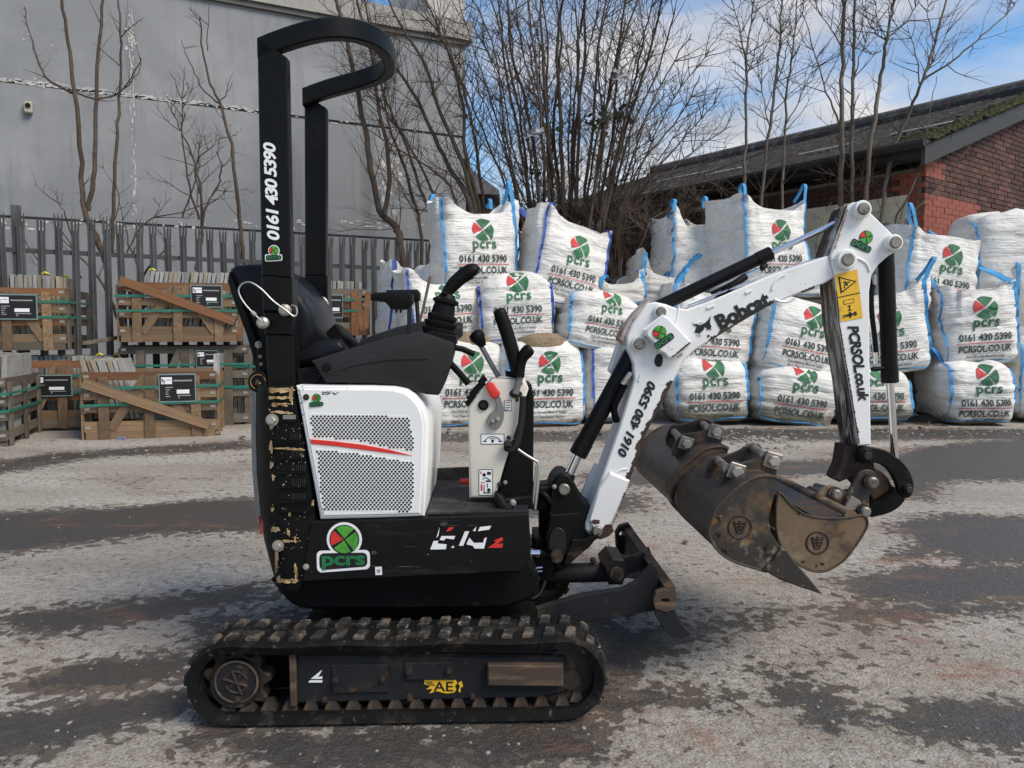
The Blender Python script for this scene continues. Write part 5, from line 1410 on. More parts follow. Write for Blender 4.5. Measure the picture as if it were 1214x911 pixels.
# warning plate
b = MB()
def dq(pts, z, mi): b.poly([mp(x, y, DD) - MN * z for x, y in pts], mi)
dq([(989.5, 326), (1016, 319.5), (1022.6, 377), (996.6, 382)], .0016, 0)
def on_plate(u, v):   # u 0..1 across, v 0..1 down
    x = (989.5 + (996.6 - 989.5) * v) * (1 - u) + (1016 + (1022.6 - 1016) * v) * u
    y = (326 + 56 * v) * (1 - u) + (319.5 + 57.5 * v) * u
    return (x, y)
def op(pts, z, mi): dq([on_plate(*p) for p in pts], z, mi)
op([(0, .475), (1, .475), (1, .495), (0, .495)], .0022, 1)
op([(.12, .05), (.92, .24), (.15, .42)], .0022, 1); op([(.20, .10), (.80, .24), (.22, .37)], .0026, 0)
for p in ([(.30, .20), (.42, .17), (.45, .21), (.34, .23)], [(.40, .20), (.52, .24), (.50, .29), (.38, .26)], [(.34, .24), (.40, .25), (.36, .33), (.31, .32)], [(.48, .20), (.62, .21), (.60, .235), (.48, .225)]): op(p, .0030, 1)
op([(.22, .57), (.70, .57), (.70, .66), (.22, .66)], .0022, 1); op([(.25, .583), (.67, .583), (.67, .647), (.25, .647)], .0026, 0)
op([(.43, .70), (.49, .70), (.49, .80), (.43, .80)], .0022, 1); op([(.34, .715), (.46, .685), (.58, .715)], .0024, 1); op([(.34, .785), (.46, .815), (.58, .785)], .0024, 1)
for p in ([(.22, .87), (.60, .86), (.60, .91), (.22, .92)], [(.62, .85), (.74, .84), (.76, .92), (.63, .93)], [(.40, .83), (.50, .83), (.50, .95), (.40, .95)], [(.10, .87), (.22, .87), (.22, .89), (.10, .89)], [(.10, .91), (.22, .91), (.22, .93), (.10, .93)]): op(p, .0024, 1)
b.build('warning_plate', [M['yellow'], M['black']], dip, smooth=False, recalc=False)
# ---- bucket linkage
plate('dipper_foot', [(1001, 528), (1018, 528), (1032, 530), (1036, 545), (1040, 568), (1034, 582), (1022, 580), (1010, 566), (996, 572), (990, 568), (998, 550)], DD + .03, .08, M['bare'], bevel=.005)
lk = plate('bucket_link', rnd_pts([(1017, 541), (1020, 533), (1028, 530.5), (1040, 531.5), (1052, 535), (1064, 543), (1074, 552), (1081, 563), (1084, 577), (1081, 588), (1074, 591), (1067, 585), (1063, 573), (1056, 560), (1047, 552), (1036, 549), (1024, 550), (1018, 547)], 3), DD - .01, .025, M['black_paint'], bevel=.004)
plate('bucket_link', rnd_pts([(1017, 541), (1020, 533), (1028, 530.5), (1040, 531.5), (1052, 535), (1064, 543), (1074, 552), (1081, 563), (1084, 577), (1081, 588), (1074, 591), (1067, 585), (1063, 573), (1056, 560), (1047, 552), (1036, 549), (1024, 550), (1018, 547)], 3), DD + .13, .025, M['black_paint'], bevel=.004)
pin_boss(lk, 1026.5, 540, DD - .01, 8.5, 'black_paint', .010, 'mech_dark', .6); pin_boss(lk, 1075.5, 580, DD - .01, 7, 'black_paint', .010, 'mech_dark', .6)
plate('guard_link', rnd_pts([(1032, 597), (1044, 594), (1058, 586), (1067, 580), (1074, 591), (1066, 602), (1054, 609), (1042, 612), (1032, 613)], 3), DD + .05, .07, M['black_paint'], bevel=.004)
plate('link_inner', rnd_pts([(1034, 556), (1046, 560), (1056, 572), (1058, 586), (1046, 592), (1034, 592), (1030, 574)], 3), DD + .09, .05, M['bare'], bevel=.004)
b = MB(); b.tube([mp(1061, 545, 2.66), mp(1066, 562, 2.66), mp(1074, 580, 2.66)], [.016, .024, .028], 14); b.build('ram_eye', M['black_paint'], ex)

# ---- bucket on the dipper
def dedge(px, py, d0, d1): return mp(px, py, d0), None
BK0, BKW = 2.36, .68
bp = [(923, 584), (930, 590), (938, 599), (953, 609.5), (971.6, 614), (990, 614.5), (1008, 614), (1019, 611), (1026, 613), (1028.5, 619), (1027, 627), (1014, 648), (999, 666), (981, 676.6), (965.5, 678), (950, 672), (938, 662), (926, 648), (921, 632), (920, 606)]
bk = plate('digging_bucket', bp, BK0, .016, M['bucket_clay'], bevel=.003)
b = MB(); b.prism(pm_pts(bp, BK0), MN * .016, bevel=.003)
bmesh.ops.translate(b.bm, verts=b.bm.verts[:], vec=MN * (BKW - .016)); b.build('far_side_plate', M['bucket'], bk)
back = rnd_pts([(1024, 624), (1012, 645), (998, 663), (981, 673), (966, 674.5), (951, 669), (940, 660), (929, 646), (924, 632)], 3, False)
inner = [(x + (975 - x) * .05, y + (640 - y) * .09) for x, y in back]
b = MB(); b.prism(pm_pts(back + inner[::-1], BK0 + .01), MN * (BKW - .02)); b.build('bucket_shell', M['bucket'], bk, angle=50)
s0 = BK0 / F
c0 = mp(1011, 614, BK0) + MN * .012
b = MB(); b.tube([c0, c0 + MN * (BKW - .024)], .021, 18); b.build('lip_tube', M['bucket_clay'], bk)
b = MB(); b.prism([mp(1000, 611, BK0) + MN * .01, mp(975, 618, BK0) + MN * .01, mp(975, 624, BK0) + MN * .01, mp(1000, 618, BK0) + MN * .01], MN * (BKW - .03)); b.build('inner_plate', M['bucket_dark'], bk)
b = MB(); b.tube([mp(x, y, BK0 - .001) for x, y in rnd_pts(bp, 2)] + [mp(*bp[0], BK0 - .001)], .0036, 6); b.build('worn_rim', M['rustbox'], bk)
def crest(parent, px, py, d, r_px, mat):
    s_ = d / F; c = mp(px, py, d)
    b = MB(); r_ = r_px * s_
    b.tube([c + MU * (r_ * math.cos(6.2832 * i / 28)) + UP * (r_ * math.sin(6.2832 * i / 28)) for i in range(29)], .0032, 6, cap=False)
    for (x0, y0, x1, y1, k) in ((-.5, .5, -.2, -.5, .004), (.5, .5, .2, -.5, .004), (-.45, .1, .45, .1, .004), (-.2, -.5, .2, -.5, .004), (0, .55, 0, -.3, .005), (-.55, .45, -.1, .3, .004), (.55, .45, .1, .3, .004), (-.4, -.2, .4, -.2, .003)):
        b.tube([c + MU * x0 * r_ + UP * y0 * r_, c + MU * x1 * r_ + UP * y1 * r_], k, 6)
    return b.build('cast_mark', M[mat], parent)
crest(bk, 969, 643.5, BK0, 13.5, 'mech_dark')
b = MB()
for (x, y) in ((947, 609, ), (952, 666), (968, 671), (975, 669)):
    b.poly([mp(x + math.cos(a) * rcx.uniform(1.5, 3.2), y + math.sin(a) * rcx.uniform(1.2, 2.4), BK0 - .001) for a in (0, .9, 1.8, 2.7, 3.6, 4.5, 5.4)])
b.build('mud_spots', M['mech_dark'], bk, smooth=False)
# ears that hold it to the dipper
ear = [(1001, 602), (1008, 582), (1015, 566), (1020, 560), (1027, 557.5), (1034, 558), (1039, 563), (1041, 571), (1038, 579), (1031, 589), (1031, 604), (1032, 610), (1026, 613), (1012, 612)]
for d in (2.56, 2.72): plate('bucket_ear', rnd_pts(ear, 2), d, .018, M['bucket'], bk, bevel=.003)
ear2 = [(966, 590), (975, 580), (984, 576), (992, 577), (999, 584), (1008, 580), (1010, 600), (1000, 607), (980, 602)]
for d in (2.58, 2.74): plate('bucket_ear', rnd_pts(ear2, 2), d, .016, M['bucket'], bk, bevel=.003)
plate('bucket_saddle', [(956, 598), (975, 584), (1000, 586), (1022, 604), (1010, 616), (985, 610)], 2.62, .12, M['bucket_dark'], bk, bevel=.004)
for (x, y, d, r_) in ((1032, 571.5, 2.555, .020), (989.7, 585.5, 2.575, .018), (1023.5, 606, 2.55, .018)):
    b = MB(); c = mp(x, y, d); b.tube([c + MN * .03, c - MN * .008], r_ * 1.35, 18); b.build('ear_boss', M['bucket_dark'], bk)
    b = MB(); b.tube([c, c - MN * .018, c - MN * .024], [r_, r_, r_ * .7], 14); b.build('ear_pin', M['pin'], bk)
bar('ear_cross_pin', [(968, 577, 2.82), (990, 585, 2.60)], .014, M['bucket'], bk, n=12)
plate('ear_wedge', [(1003, 598), (1010, 588), (1020, 594), (1024, 602), (1014, 606), (1002, 604)], 2.553, .02, M['steel'], bk, bevel=.003)

# ------------------------------------------------------------------ two loose buckets carried in its jaw
PRO = rnd_pts([(923, 568), (917, 565), (910.7, 564.7), (898, 566), (886, 571), (873, 580), (862, 590), (853, 599), (847, 608), (842, 623), (841, 634), (845, 645), (851, 653), (859, 660), (870, 666), (883, 670.5), (909, 678)], 2, False)
def carried_bucket(label, d0, wdt, shiftfn, mats, ribs=0, teeth=True, near_plate=True):
    def S(p): return shiftfn(p)
    origin = mp(*S((885, 620)), d0) + MN * wdt / 2
    root = empty('spare_bucket', origin, label=label, cat='bucket', group='spare digging buckets')
    outer = [S(p) for p in PRO]
    cxy = S((905, 620))
    inn = [(x + (cxy[0] - x) * .07, y + (cxy[1] - y) * .07) for x, y in outer]
    b = MB(); b.prism(pm_pts(outer + inn[::-1], d0 + .006), MN * (wdt - .012), bevel=0); b.build('bucket_shell', mats[1], root, angle=50)
    side = [S(p) for p in [(923, 568)] + PRO[1:] + [(935, 690), (976, 705.5), (964, 690), (950, 675), (936, 660), (923, 646), (914, 632), (911, 616), (914, 602), (921, 577.5)]]
    side2 = [S(p) for p in [(923, 568)] + PRO[1:] + [(923, 665), (923, 646), (914, 632), (911, 616), (914, 602), (921, 577.5)]]
    for dd, nm in ((0, 'side_plate'), (wdt - .016, 'side_plate')):
        b = MB(); b.prism(pm_pts(side2, d0 - .002), MN * .016, bevel=.002)
        bmesh.ops.translate(b.bm, verts=b.bm.verts[:], vec=MN * dd); b.build(nm, mats[0], root, angle=40)
    if teeth:
        cut = [S(p) for p in [(905, 676), (918, 664), (926, 650), (933, 652), (944, 668), (958, 684), (976, 705.5), (950, 697), (925, 688)]]
        b = MB(); b.prism(pm_pts(cut, d0 - .014), MN * .03, bevel=.004); b.build('side_cutter', mats[0], root)
        c = mp(*S((912, 651)), d0 - .003); b = MB(); b.tube([c, c - MN * .008], .013, 14); b.build('cutter_bolt', mats[0], root)
        edge = [S(p) for p in [(909, 678), (940, 690), (946, 692), (940, 684), (912, 671)]]
        b = MB(); b.prism(pm_pts(edge, d0 + .02), MN * (wdt - .04)); b.build('cutting_edge', mats[0], root)
    b = MB(); b.tube([mp(x, y, d0 - .003) for x, y in outer], .0042, 6); b.build('weld_bead', M['rustbox'], root)
    for i in range(ribs):
        dd = d0 + wdt * (i + .5) / ribs
        o2 = [(x + (x - cxy[0]) * .055, y + (y - cxy[1]) * .055) for x, y in outer]
        b = MB(); b.prism(pm_pts(outer + o2[::-1], dd), MN * .045); b.build('wear_strap', mats[1], root, angle=50)
    return root
B2 = carried_bucket('rusty narrow digging bucket with a pointed side cutter, nearest of the two loose buckets', 2.25, .44, lambda p: p, (M['bucket'], M['bucket']), ribs=0)
k_ = 2.25 / 2.71
def far_shift(p): return (585 + (p[0] - 585) * k_ * 1.0 - 2, 396 + (p[1] - 396) * k_ * 1.0 - 6)
B3 = carried_bucket('dark ribbed wide bucket behind the rusty one, farthest of the two loose buckets', 2.71, .72, far_shift, (M['bucket_dark'], M['bucket_dark']), ribs=4, teeth=False)
crest(B2, 877, 625, 2.248, 14, 'mech_dark')
b = MB()
for (x, y) in ((853, 613), (853, 633), (861, 652)):
    for (dx0, dy0, dx1, dy1) in ((-3.5, -1, 3, 0), (0, -3, 1, 3.5)):
        b.tube([mp(x + dx0, y + dy0, 2.247), mp(x + dx1, y + dy1, 2.247)], .0045, 6)
o = b.build('weld_marks', M['mech_dark'], B2); o['kind'] = 'stuff'
def hanger(root, near, far, d0, d1, bolts, mats, pins):
    for pts, d in ((near, d0), (far, d1)):
        plate('hanger_ear', rnd_pts(pts, 2), d, .018, mats, root, bevel=.003)
    for (x, y) in bolts:
        c = mp(x, y, d0 - .002)
        b = MB(); b.box(c - MN * .004, .052, .010, .052, Matrix.Rotation(.3, 3, 'Y'), bevel=.003); b.build('bolt_plate', M['steel'], root)
        b = MB(); b.disc(c - MN * .009, -MN, .019, .016, 6, chamfer=.003); b.build('bolt', M['bolt'], root)
    for (x0, y0, x1, y1) in pins:
        b = MB(); b.tube([mp(x0, y0, d0), mp(x1, y1, d1)], .014, 12); b.build('hanger_pin', M['pin'], root)
hanger(B2, [(853, 580), (857, 563), (862, 555), (872, 551), (884, 548), (896, 545), (903, 540), (912, 535), (919, 537), (923, 545), (921, 556), (920, 566), (906, 566), (890, 572), (870, 586)],
       [(836, 570), (840, 550), (846, 542), (858, 541), (876, 535), (890, 527), (900, 527), (905, 535), (904, 548), (880, 552), (860, 562)], 2.37, 2.52, [(872.5, 559), (915.5, 546)], M['bucket_dark'], [(862, 556, 851, 546), (906, 541, 893, 531)])
hanger(B3, [(797, 540), (801, 524), (806, 517), (818, 514), (832, 512), (842, 506), (852, 503), (856, 508), (855, 530), (840, 540), (820, 546)],
       [(790, 528), (792, 512), (798, 504), (810, 503), (824, 499), (834, 496), (846, 500), (848, 506), (840, 520), (812, 534)], 2.86, 3.02, [(813, 526), (848, 512)], M['bucket_dark'], [(806, 520, 799, 512), (840, 508, 833, 503)])
# ------------------------------------------------------------------ bulk bags
def bag_mat(name, mud=0.0, grey=0.0):
    m, t, bs = new_mat(name)
    g = N_(t, 'ShaderNodeTexCoord'); oi = N_(t, 'ShaderNodeObjectInfo')
    va = N_(t, 'ShaderNodeVectorMath', operation='ADD'); cb = N_(t, 'ShaderNodeCombineXYZ')
    for i in range(2): t.links.new(mth(t, 'MULTIPLY', oi.outputs['Random'], (31.0, 17.0)[i]), cb.inputs[i])
    t.links.new(g.outputs['Object'], va.inputs[0]); t.links.new(cb.outputs[0], va.inputs[1]); vec = va.outputs[0]
    b0 = (0.74 - grey * .3, 0.725 - grey * .3, 0.69 - grey * .3)
    n1 = noise_at(t, vec, 3.0, 6, 0.6)
    c = mixc(t, ramp(t, n1, .35, .72), b0, tuple(x * .86 for x in b0))
    n2 = noise_at(t, vec, 7, 7, 0.7, (1, 1, 2.5))
    c = mixc(t, mth(t, 'MULTIPLY', ramp(t, n2, .48, .72), .65), c, (0.44, 0.405, 0.35))
    if mud:
        sp = N_(t, 'ShaderNodeSeparateXYZ'); t.links.new(g.outputs['Object'], sp.inputs[0])
        n3 = noise_at(t, vec, 5, 7, 0.7)
        h = mth(t, 'SUBTRACT', sp.outputs[2], mth(t, 'MULTIPLY', mth(t, 'SUBTRACT', n3, .5), .30))
        c = mixc(t, ramp(t, h, mud, mud * .35), c, (0.06, 0.05, 0.035))
        c = mixc(t, mth(t, 'MULTIPLY', ramp(t, h, mud * 2.6, mud * .8), .45), c, (0.28, 0.25, 0.19))
    t.links.new(c, bs.inputs['Base Color'])
    bs.inputs['Roughness'].default_value = .55
    bs.inputs['Specular IOR Level'].default_value = .3
    wv = noise_at(t, vec, 24, 3, .5, (.16, .16, 2.4))
    fi = noise_at(t, vec, 6, 3, .5, (.8, .8, 1.6), .8)
    hh_ = mth(t, 'ADD', mth(t, 'MULTIPLY', wv, .45), fi)
    b = N_(t, 'ShaderNodeBump', Strength=.8, Distance=.035)
    t.links.new(hh_, b.inputs['Height']); t.links.new(b.outputs[0], bs.inputs['Normal'])
    return m
M['bag'] = bag_mat('woven_bag_white')
M['bag_muddy'] = bag_mat('woven_bag_muddy', .25)
M['bag_soiled'] = bag_mat('woven_bag_soiled', .09)
M['bag_grey'] = bag_mat('woven_bag_grey', 0, .55)
M['strap_light'] = surf('light_blue_webbing', (0.045, 0.27, 0.56), .7, layers=[((0.03, 0.16, 0.36), 9, .5, .7), ((.3, .4, .45), 20, .68, .75)], bump=(90, .3, .002))
M['strap_dark'] = surf('dark_blue_webbing', (0.030, 0.085, 0.36), .7, layers=[((0.02, 0.05, 0.2), 9, .5, .7)], bump=(90, .3, .002))
M['sand'] = surf('sharp_sand', (0.26, 0.19, 0.12), .95, layers=[((.14, .10, .07), 30, .5, .65)], bump=(120, .8, .01))
BAGS = []
def sgn_pow(c, p): return math.copysign(abs(c) ** p, c)
def bag(label, px, py, D, wpx, hpx, dep=.85, yaw=0, roll=0, strap='light', style='full', prn=True, zo=0.0, mat='bag', seed=0, lift=.16, loops=(), group='bulk bags of aggregate stacked along the fence', sand=False, sx0=.25, bulge=.05, flare=.05, zs=1.0, sides=()):
    W, H = wpx / F * D * 1.05, hpx / F * D
    base = at(px, py, D)
    rot = Matrix.Rotation(R(yaw), 3, 'Z') @ Matrix.Rotation(R(roll), 3, 'Y')
    loc = base + rot @ Vector((0, dep / 2, 0))
    root = empty('bulk_bag', loc, (0, R(roll), R(yaw)), label, 'bulk bag', group)
    NS, NT = 72, 30
    off = Vector((seed * 7.13, seed * 3.71, seed * 1.37))
    hw, hd = W / 2, dep / 2
    rings = []
    rq = random.Random(seed * 13 + 5)
    cl_ = [rq.uniform(.05, 1.1) for _ in range(4)]; sl_ = [rq.uniform(.35, 1.15) for _ in range(2)]; lean_x = rq.uniform(-.05, .05); lean_y = rq.uniform(-.02, .06)
    for it in range(NT + 1):
        t = it / NT
        # plan exponent: squarer low down, looser at the collar
        ex_ = 5.0 - 1.2 * t
        bot = 1 - .10 * max(0, 1 - t / .12) ** 2
        bl_ = 1 + bulge * math.sin(math.pi * min(1, t * 1.05))
        ring = []
        for k in range(NS):
            a = 2 * math.pi * (k + .5) / NS + math.pi / 4
            c, s = math.cos(a), math.sin(a)
            x = sgn_pow(c, 2 / ex_); y = sgn_pow(s, 2 / ex_)
            ci_ = int((a % (2 * math.pi)) / (math.pi / 2)) % 4
            corner = abs(math.sin(2 * a)) ** 1.5 * (cl_[ci_] if style == 'open' else 1)
            sidey = max(0.0, (abs(c) - .45) / .55) * (sl_[0 if c > 0 else 1] if style == 'open' else 1)          # flanks stand higher than front and back
            z = H * t
            fx = bot * bl_; fy = bot * bl_
            if style == 'open':
                u = max(0, (t - .62) / .38)
                us = u * u * (3 - 2 * u)
                lob = noise.noise(Vector((c * 1.1 + seed * 3.3, s * 1.1, seed * .7)))
                z += us * (lift * (.55 * corner + .75 * sidey ** .6) - lift * .55 * (1 - sidey) * (1 - corner) + lob * lift * .6)
                # flanks fold outwards, front and back slump in
                fx += u * (flare * 1.3 * sidey + lob * .10)
                fy -= .20 * u * (1 - corner) * (1 - sidey) - .10 * flare * u * corner
                neck = math.exp(-((t - .60) / .035) ** 2)
                fx -= .020 * neck; fy -= .020 * neck
            else:
                u = max(0, (t - .84) / .16)
                fx -= .13 * u * u; fy -= .13 * u * u
            p = Vector((x * hw * fx + lean_x * t * t, y * hd * fy + lean_y * t * t, z + (noise.noise(Vector((x * .9 + seed * 2.1, y * .9, 7.7))) * .07 * t)))
            q = p * 2.6 + off
            nn = noise.noise(q * .8) * .045 + noise.noise(q * 2.7) * .013
            # slack horizontal creases, deeper where the bag is not full
            cr_ = noise.noise(Vector((p.x * 1.6 + off.x, p.y * 1.6, p.z * 15 + off.z))) * (.007 + .010 * (1 - abs(2 * t - 1)))
            cr_ -= .022 * max(0, 1 - abs(noise.noise(Vector((p.x * 1.1 + off.x, p.y * 1.1 + off.y, p.z * 5 + off.z)))) * 7)
            z2 = 0
            if style == 'open':
                up = max(0, (t - .58) / .42)
                cr_ += noise.noise(Vector((c * 3.4 + off.x, s * 3.4 + off.y, p.z * 1.6))) * .065 * up
                cr_ += (1 - 2 * abs(noise.noise(Vector((c * 5 + off.x, s * 5, p.z * 2.2 + off.z))))) * .022 * up
            else: z2 = noise.noise(q * 1.3) * .05 * t
            rad = Vector((x, y, 0)).normalized()
            ring.append(p + rad * (nn + cr_) + UP * (z2 if t > .1 else 0))
        rings.append(ring)
    # inside lip and fill
    top = rings[-1]
    cz = sum(p.z for p in top) / NS
    if style == 'open':
        fill = min(p.z for p in top) - .08
        rings.append([Vector((p.x * .95, p.y * .95, p.z - .015)) for p in top])
        rings.append([Vector((p.x * .84, p.y * .84, fill)) for p in top])
        rings.append([Vector((p.x * .45, p.y * .45, fill + .03)) for p in top])
    else:
        for f, dz in ((.86, .030), (.6, .055), (.3, .07)):
            rings.append([Vector((p.x * f, p.y * f, p.z * (1 - .5 * (1 - f)) + cz * .5 * (1 - f) + dz + noise.noise(p * 5 + off) * .02)) for p in top])
    b = MB()
    b.loft(rings)
    body = b.build('bag_body', M[mat], root, local=True, angle=70)
    bvh = BVHTree.FromPolygons([v.co[:] for v in body.data.vertices], [p.vertices[:] for p in body.data.polygons])
    def on(u, z, lift_=.005):
        h = bvh.ray_cast(Vector((u, -3, z)), Vector((0, 1, 0)))
        return None if h[0] is None or h[0].y > -.05 else h[0] + Vector((0, -lift_, 0))
    def on_side(v, z, sg, lift_=.005):
        h = bvh.ray_cast(Vector((sg * 3, v, z)), Vector((-sg, 0, 0)))
        return None if h[0] is None else h[0] + Vector((sg * lift_, 0, 0))
    if prn:
        b = MB(); k = min(1.0, W / .86) * zs
        def g(du, z0): return lambda u, v: on(u * 1.0 + du, (z0 + v), .010)
        leaf_logo(b, g(.02, .70 * k + zo), .125 * k, 0, 1, rot=-10)
        put_text(b, 'pcrs', g(.02, .475 * k + zo), .30 * k, .125 * k, 1, .03, 0, 1.08)
        put_text(b, '0161 430 5390', g(.0, .315 * k + zo), .60 * k, .080 * k, 2, .034)
        put_text(b, 'PCRSOL.CO.UK', g(.0, .178 * k + zo), .61 * k, .080 * k, 2, .036)
        put_text(b, 'Plant Hire and Material Supply', g(.0, .115 * k + zo), .44 * k, .030 * k, 2, .02)
        put_text(b, 'Pure Clean Rental Solutions', g(.0, .062 * k + zo), .40 * k, .030 * k, 2, .02)
        lay(b, [(-.33 * k + .66 * k * i / 20, s_ * .0045 * k + .285 * k + zo) for i in range(21) for s_ in (-1, 1)], [[2 * i, 2 * i + 2, 2 * i + 3, 2 * i + 1] for i in range(20)], g(0, 0), 0)
        b.build('printed_panel', [M['bag_red'], M['bag_green'], M['bag_text']], root, local=True, smooth=False, recalc=False)
    sm = M['strap_light' if strap == 'light' else 'strap_dark']
    # webbing up the front corners, thin stitching below it
    ztop = {}
    for sg in (-1, 1):
        u = sg * hw * .93
        zz_ = np.arange(H * sx0, H * 1.35, .03)
        pts = []
        for z in zz_:
            p = on(u * (1 - .02 * abs(z / H - .5)), z, .006)
            if p is None: break
            pts.append(p)
        if len(pts) > 2:
            ztop[sg] = pts[-1]
            b = MB(); b.ribbon(pts, Vector((1, 0, 0)), .05, .004); b.build('corner_strap', sm, root, local=True)
        pts = [p for p in (on(u, z, .004) for z in np.arange(.04, H * sx0 + .03, .03)) if p is not None]
        if len(pts) > 2:
            b = MB(); b.ribbon(pts, Vector((1, 0, 0)), .014, .003); b.build('stitching', sm, root, local=True)
    pts = [p for p in (on(x, .035 + .012 * math.sin(x * 9 + seed), .004) for x in np.linspace(-hw * .9, hw * .9, 22)) if p is not None]
    if len(pts) > 2:
        b = MB(); b.ribbon(pts, Vector((0, 0, 1)), .013, .003); b.build('stitching', sm, root, local=True)
    # crease line across the slack part of the flank
    for (corner, hgt, lean, back) in loops:
        sg = 1 if 'r' in corner else -1
        p0 = ztop.get(sg) or Vector((sg * hw * .9, -hd * .9, H))
        if 'b' in corner: p0 = Vector((sg * hw * .85, hd * .85, H + lift * .6 if style == 'open' else H))
        apex = p0 + Vector((lean, .04, hgt))
        p2 = p0 + Vector((-sg * back * .3, back, .01))
        cv = rnd_pts([tuple(p0 - UP * .02), tuple(p0.lerp(apex, .55) + Vector((0, -.015, 0))), tuple(apex - Vector((0, .02, .02))), tuple(apex + Vector((0, .02, 0))), tuple(apex.lerp(p2, .5) + Vector((.02 * sg, .02, 0))), tuple(p2)], 4, False)
        b = MB(); b.ribbon([Vector(p) for p in cv], Vector((1, .15, 0)), .05, .004); b.build('lifting_loop', sm, root, local=True)
    if sand:
        b = MB()
        zt = max(p_.z for p_ in top)
        rings2 = []
        for f in (1.0, .8, .5, .2):
            rings2.append([Vector((math.cos(6.2832 * k / 30) * hw * .62 * f * (1 + .15 * noise.noise(Vector((k * .5, seed, 0)))), -hd * .52 + math.sin(6.2832 * k / 30) * hd * .36 * f, zt + .015 + .055 * (1 - f * f) + .02 * noise.noise(Vector((k * .7, f * 3, seed)))) ) for k in range(30)])
        rings2.insert(0, [v - UP * .10 for v in rings2[0]])
        b.loft(rings2)
        b.build('sand_heap', M['sand'], root, local=True, angle=70)
    return root
bag('full white bag with sand on its open top, partly behind the control levers', 558, 507, 8.9, 96, 100, yaw=16, style='full', zo=.06, seed=1, mat='bag_soiled', sand=True)
bag('full white bag with sand on top, on the ground right of the control tower', 650, 506, 8.9, 94, 101, yaw=14, style='full', zo=.045, seed=2, mat='bag_soiled', sand=True, loops=(('fr', .05, -.14, .05),))
bag('plain side of a white bag with a dark blue strap, behind the boom ram', 742, 500, 9.25, 84, 96, yaw=22, strap='dark', style='full', prn=False, seed=3, mat='bag_soiled', sx0=.3)
bag('white bag with dark blue straps, middle row, under the two top bags', 616, 407, 9.1, 86, 80, yaw=8, roll=-3, strap='dark', style='full', zo=.06, seed=4, zs=.95)
bag('white bag with dark blue straps behind the joystick, one above the ground row', 534, 409, 9.1, 86, 86, yaw=24, roll=-4, strap='dark', style='open', lift=.16, zo=.07, seed=5, loops=(('fr', .06, -.05, .1),), flare=.12)
bag('tilted white bag with light blue straps under the dark strapped leaning bag', 716, 416, 9.15, 92, 66, yaw=16, roll=9, style='full', zo=.03, seed=6, zs=.9, loops=(('fr', .12, .10, .1), ('fl', .05, .12, .1)))
bag('upright white bag with light blue loops, top left of the left pile', 574, 349, 9.3, 90, 104, yaw=20, roll=-2, style='open', lift=.17, zo=.07, seed=7, loops=(('fr', .27, -.03, .2), ('bl', .16, .05, .12), ('br', .12, 0, .1)), flare=.10, dep=.9)
bag('white bag leaning clockwise with dark blue straps on top of the left hand pile', 672, 366, 9.3, 88, 104, yaw=22, roll=12, strap='dark', style='open', lift=.12, zo=.07, seed=8, loops=(('fl', .05, .06, .2), ('fr', .04, -.02, .12), ('bl', .12, -.2, .12)), flare=.10, dep=.85)
bag('slumped white bag with a dark blue strap at the left end of the pile', 486, 420, 9.6, 52, 104, yaw=30, roll=6, strap='dark', style='open', prn=False, lift=.12, seed=9, dep=.6, loops=(('fr', .05, .05, .1),))
bag('crumpled empty grey bag lying on the middle row', 742, 362, 9.5, 56, 30, yaw=15, roll=-4, style='open', prn=False, lift=.14, seed=10, mat='bag_grey', dep=.7, loops=(('fl', .03, .08, .1), ('fr', -.02, .06, .1)), flare=.16)
bag('crumpled grey white bag between the boom ram and the brick building', 782, 372, 9.7, 50, 52, yaw=5, roll=6, style='open', prn=False, lift=.18, seed=11, mat='bag_grey', dep=.7, loops=(('fr', .22, .2, .1),), flare=.16)
G2 = 'bulk bags of aggregate stacked before the brick building'
bag('muddy bottomed bag at the left of the right hand ground row, under the boom', 848, 501, 9.0, 86, 70, yaw=5, roll=-2, style='full', zo=-.04, seed=12, mat='bag_muddy', group=G2, sx0=.35)
bag('muddy bottomed bag with tilted rain streaked print, on the ground left of the dipper', 946, 505, 9.0, 96, 66, yaw=4, roll=8, style='full', zo=-.06, seed=13, mat='bag_muddy', group=G2, sx0=.35)
bag('ground row bag right of the dipper, half hidden by the bucket ram', 1040, 500, 9.05, 88, 62, yaw=0, style='full', zo=-.05, seed=14, mat='bag_muddy', group=G2)
bag('ground row bag beside the weeds, below the bag with crossing straps', 1168, 503, 8.95, 78, 72, yaw=-1, roll=-1, style='full', zo=-.08, seed=15, mat='bag_soiled', group=G2, sx0=.35, dep=.9, loops=(('fl', .17, -.10, .06),))
bag('plain ground row bag cut by the right edge of the photograph', 1262, 498, 9.2, 96, 100, yaw=-4, style='full', prn=False, seed=16, mat='bag_soiled', group=G2)
bag('middle row bag behind the maker name on the boom', 846, 441, 9.2, 98, 96, yaw=10, roll=4, style='open', lift=.14, zo=.01, seed=17, group=G2, loops=(('fl', .20, .14, .1), ('bl', .2, .12, .1)), flare=.14)
bag('middle row bag tilted clockwise, left of the muddy dipper edge', 952, 443, 9.2, 98, 94, yaw=8, roll=11, style='open', lift=.10, zo=-.01, seed=18, group=G2, loops=(('fl', .16, .14, .1),), flare=.10)
bag('middle row bag with a long light blue strap, behind the bucket ram', 1058, 443, 9.15, 96, 100, yaw=-6, roll=-6, style='open', lift=.16, zo=-.03, seed=19, group=G2, loops=(('fr', .26, .15, .12), ('fl', .18, .06, .1)), flare=.16)
bag('middle row bag with light blue straps crossing above it, right of the ram', 1168, 432, 9.1, 84, 94, yaw=-2, roll=-4, style='open', lift=.10, zo=-.03, seed=20, group=G2, loops=(('fl', .14, -.1, .1), ('fr', .20, -.36, .1)), dep=.9)
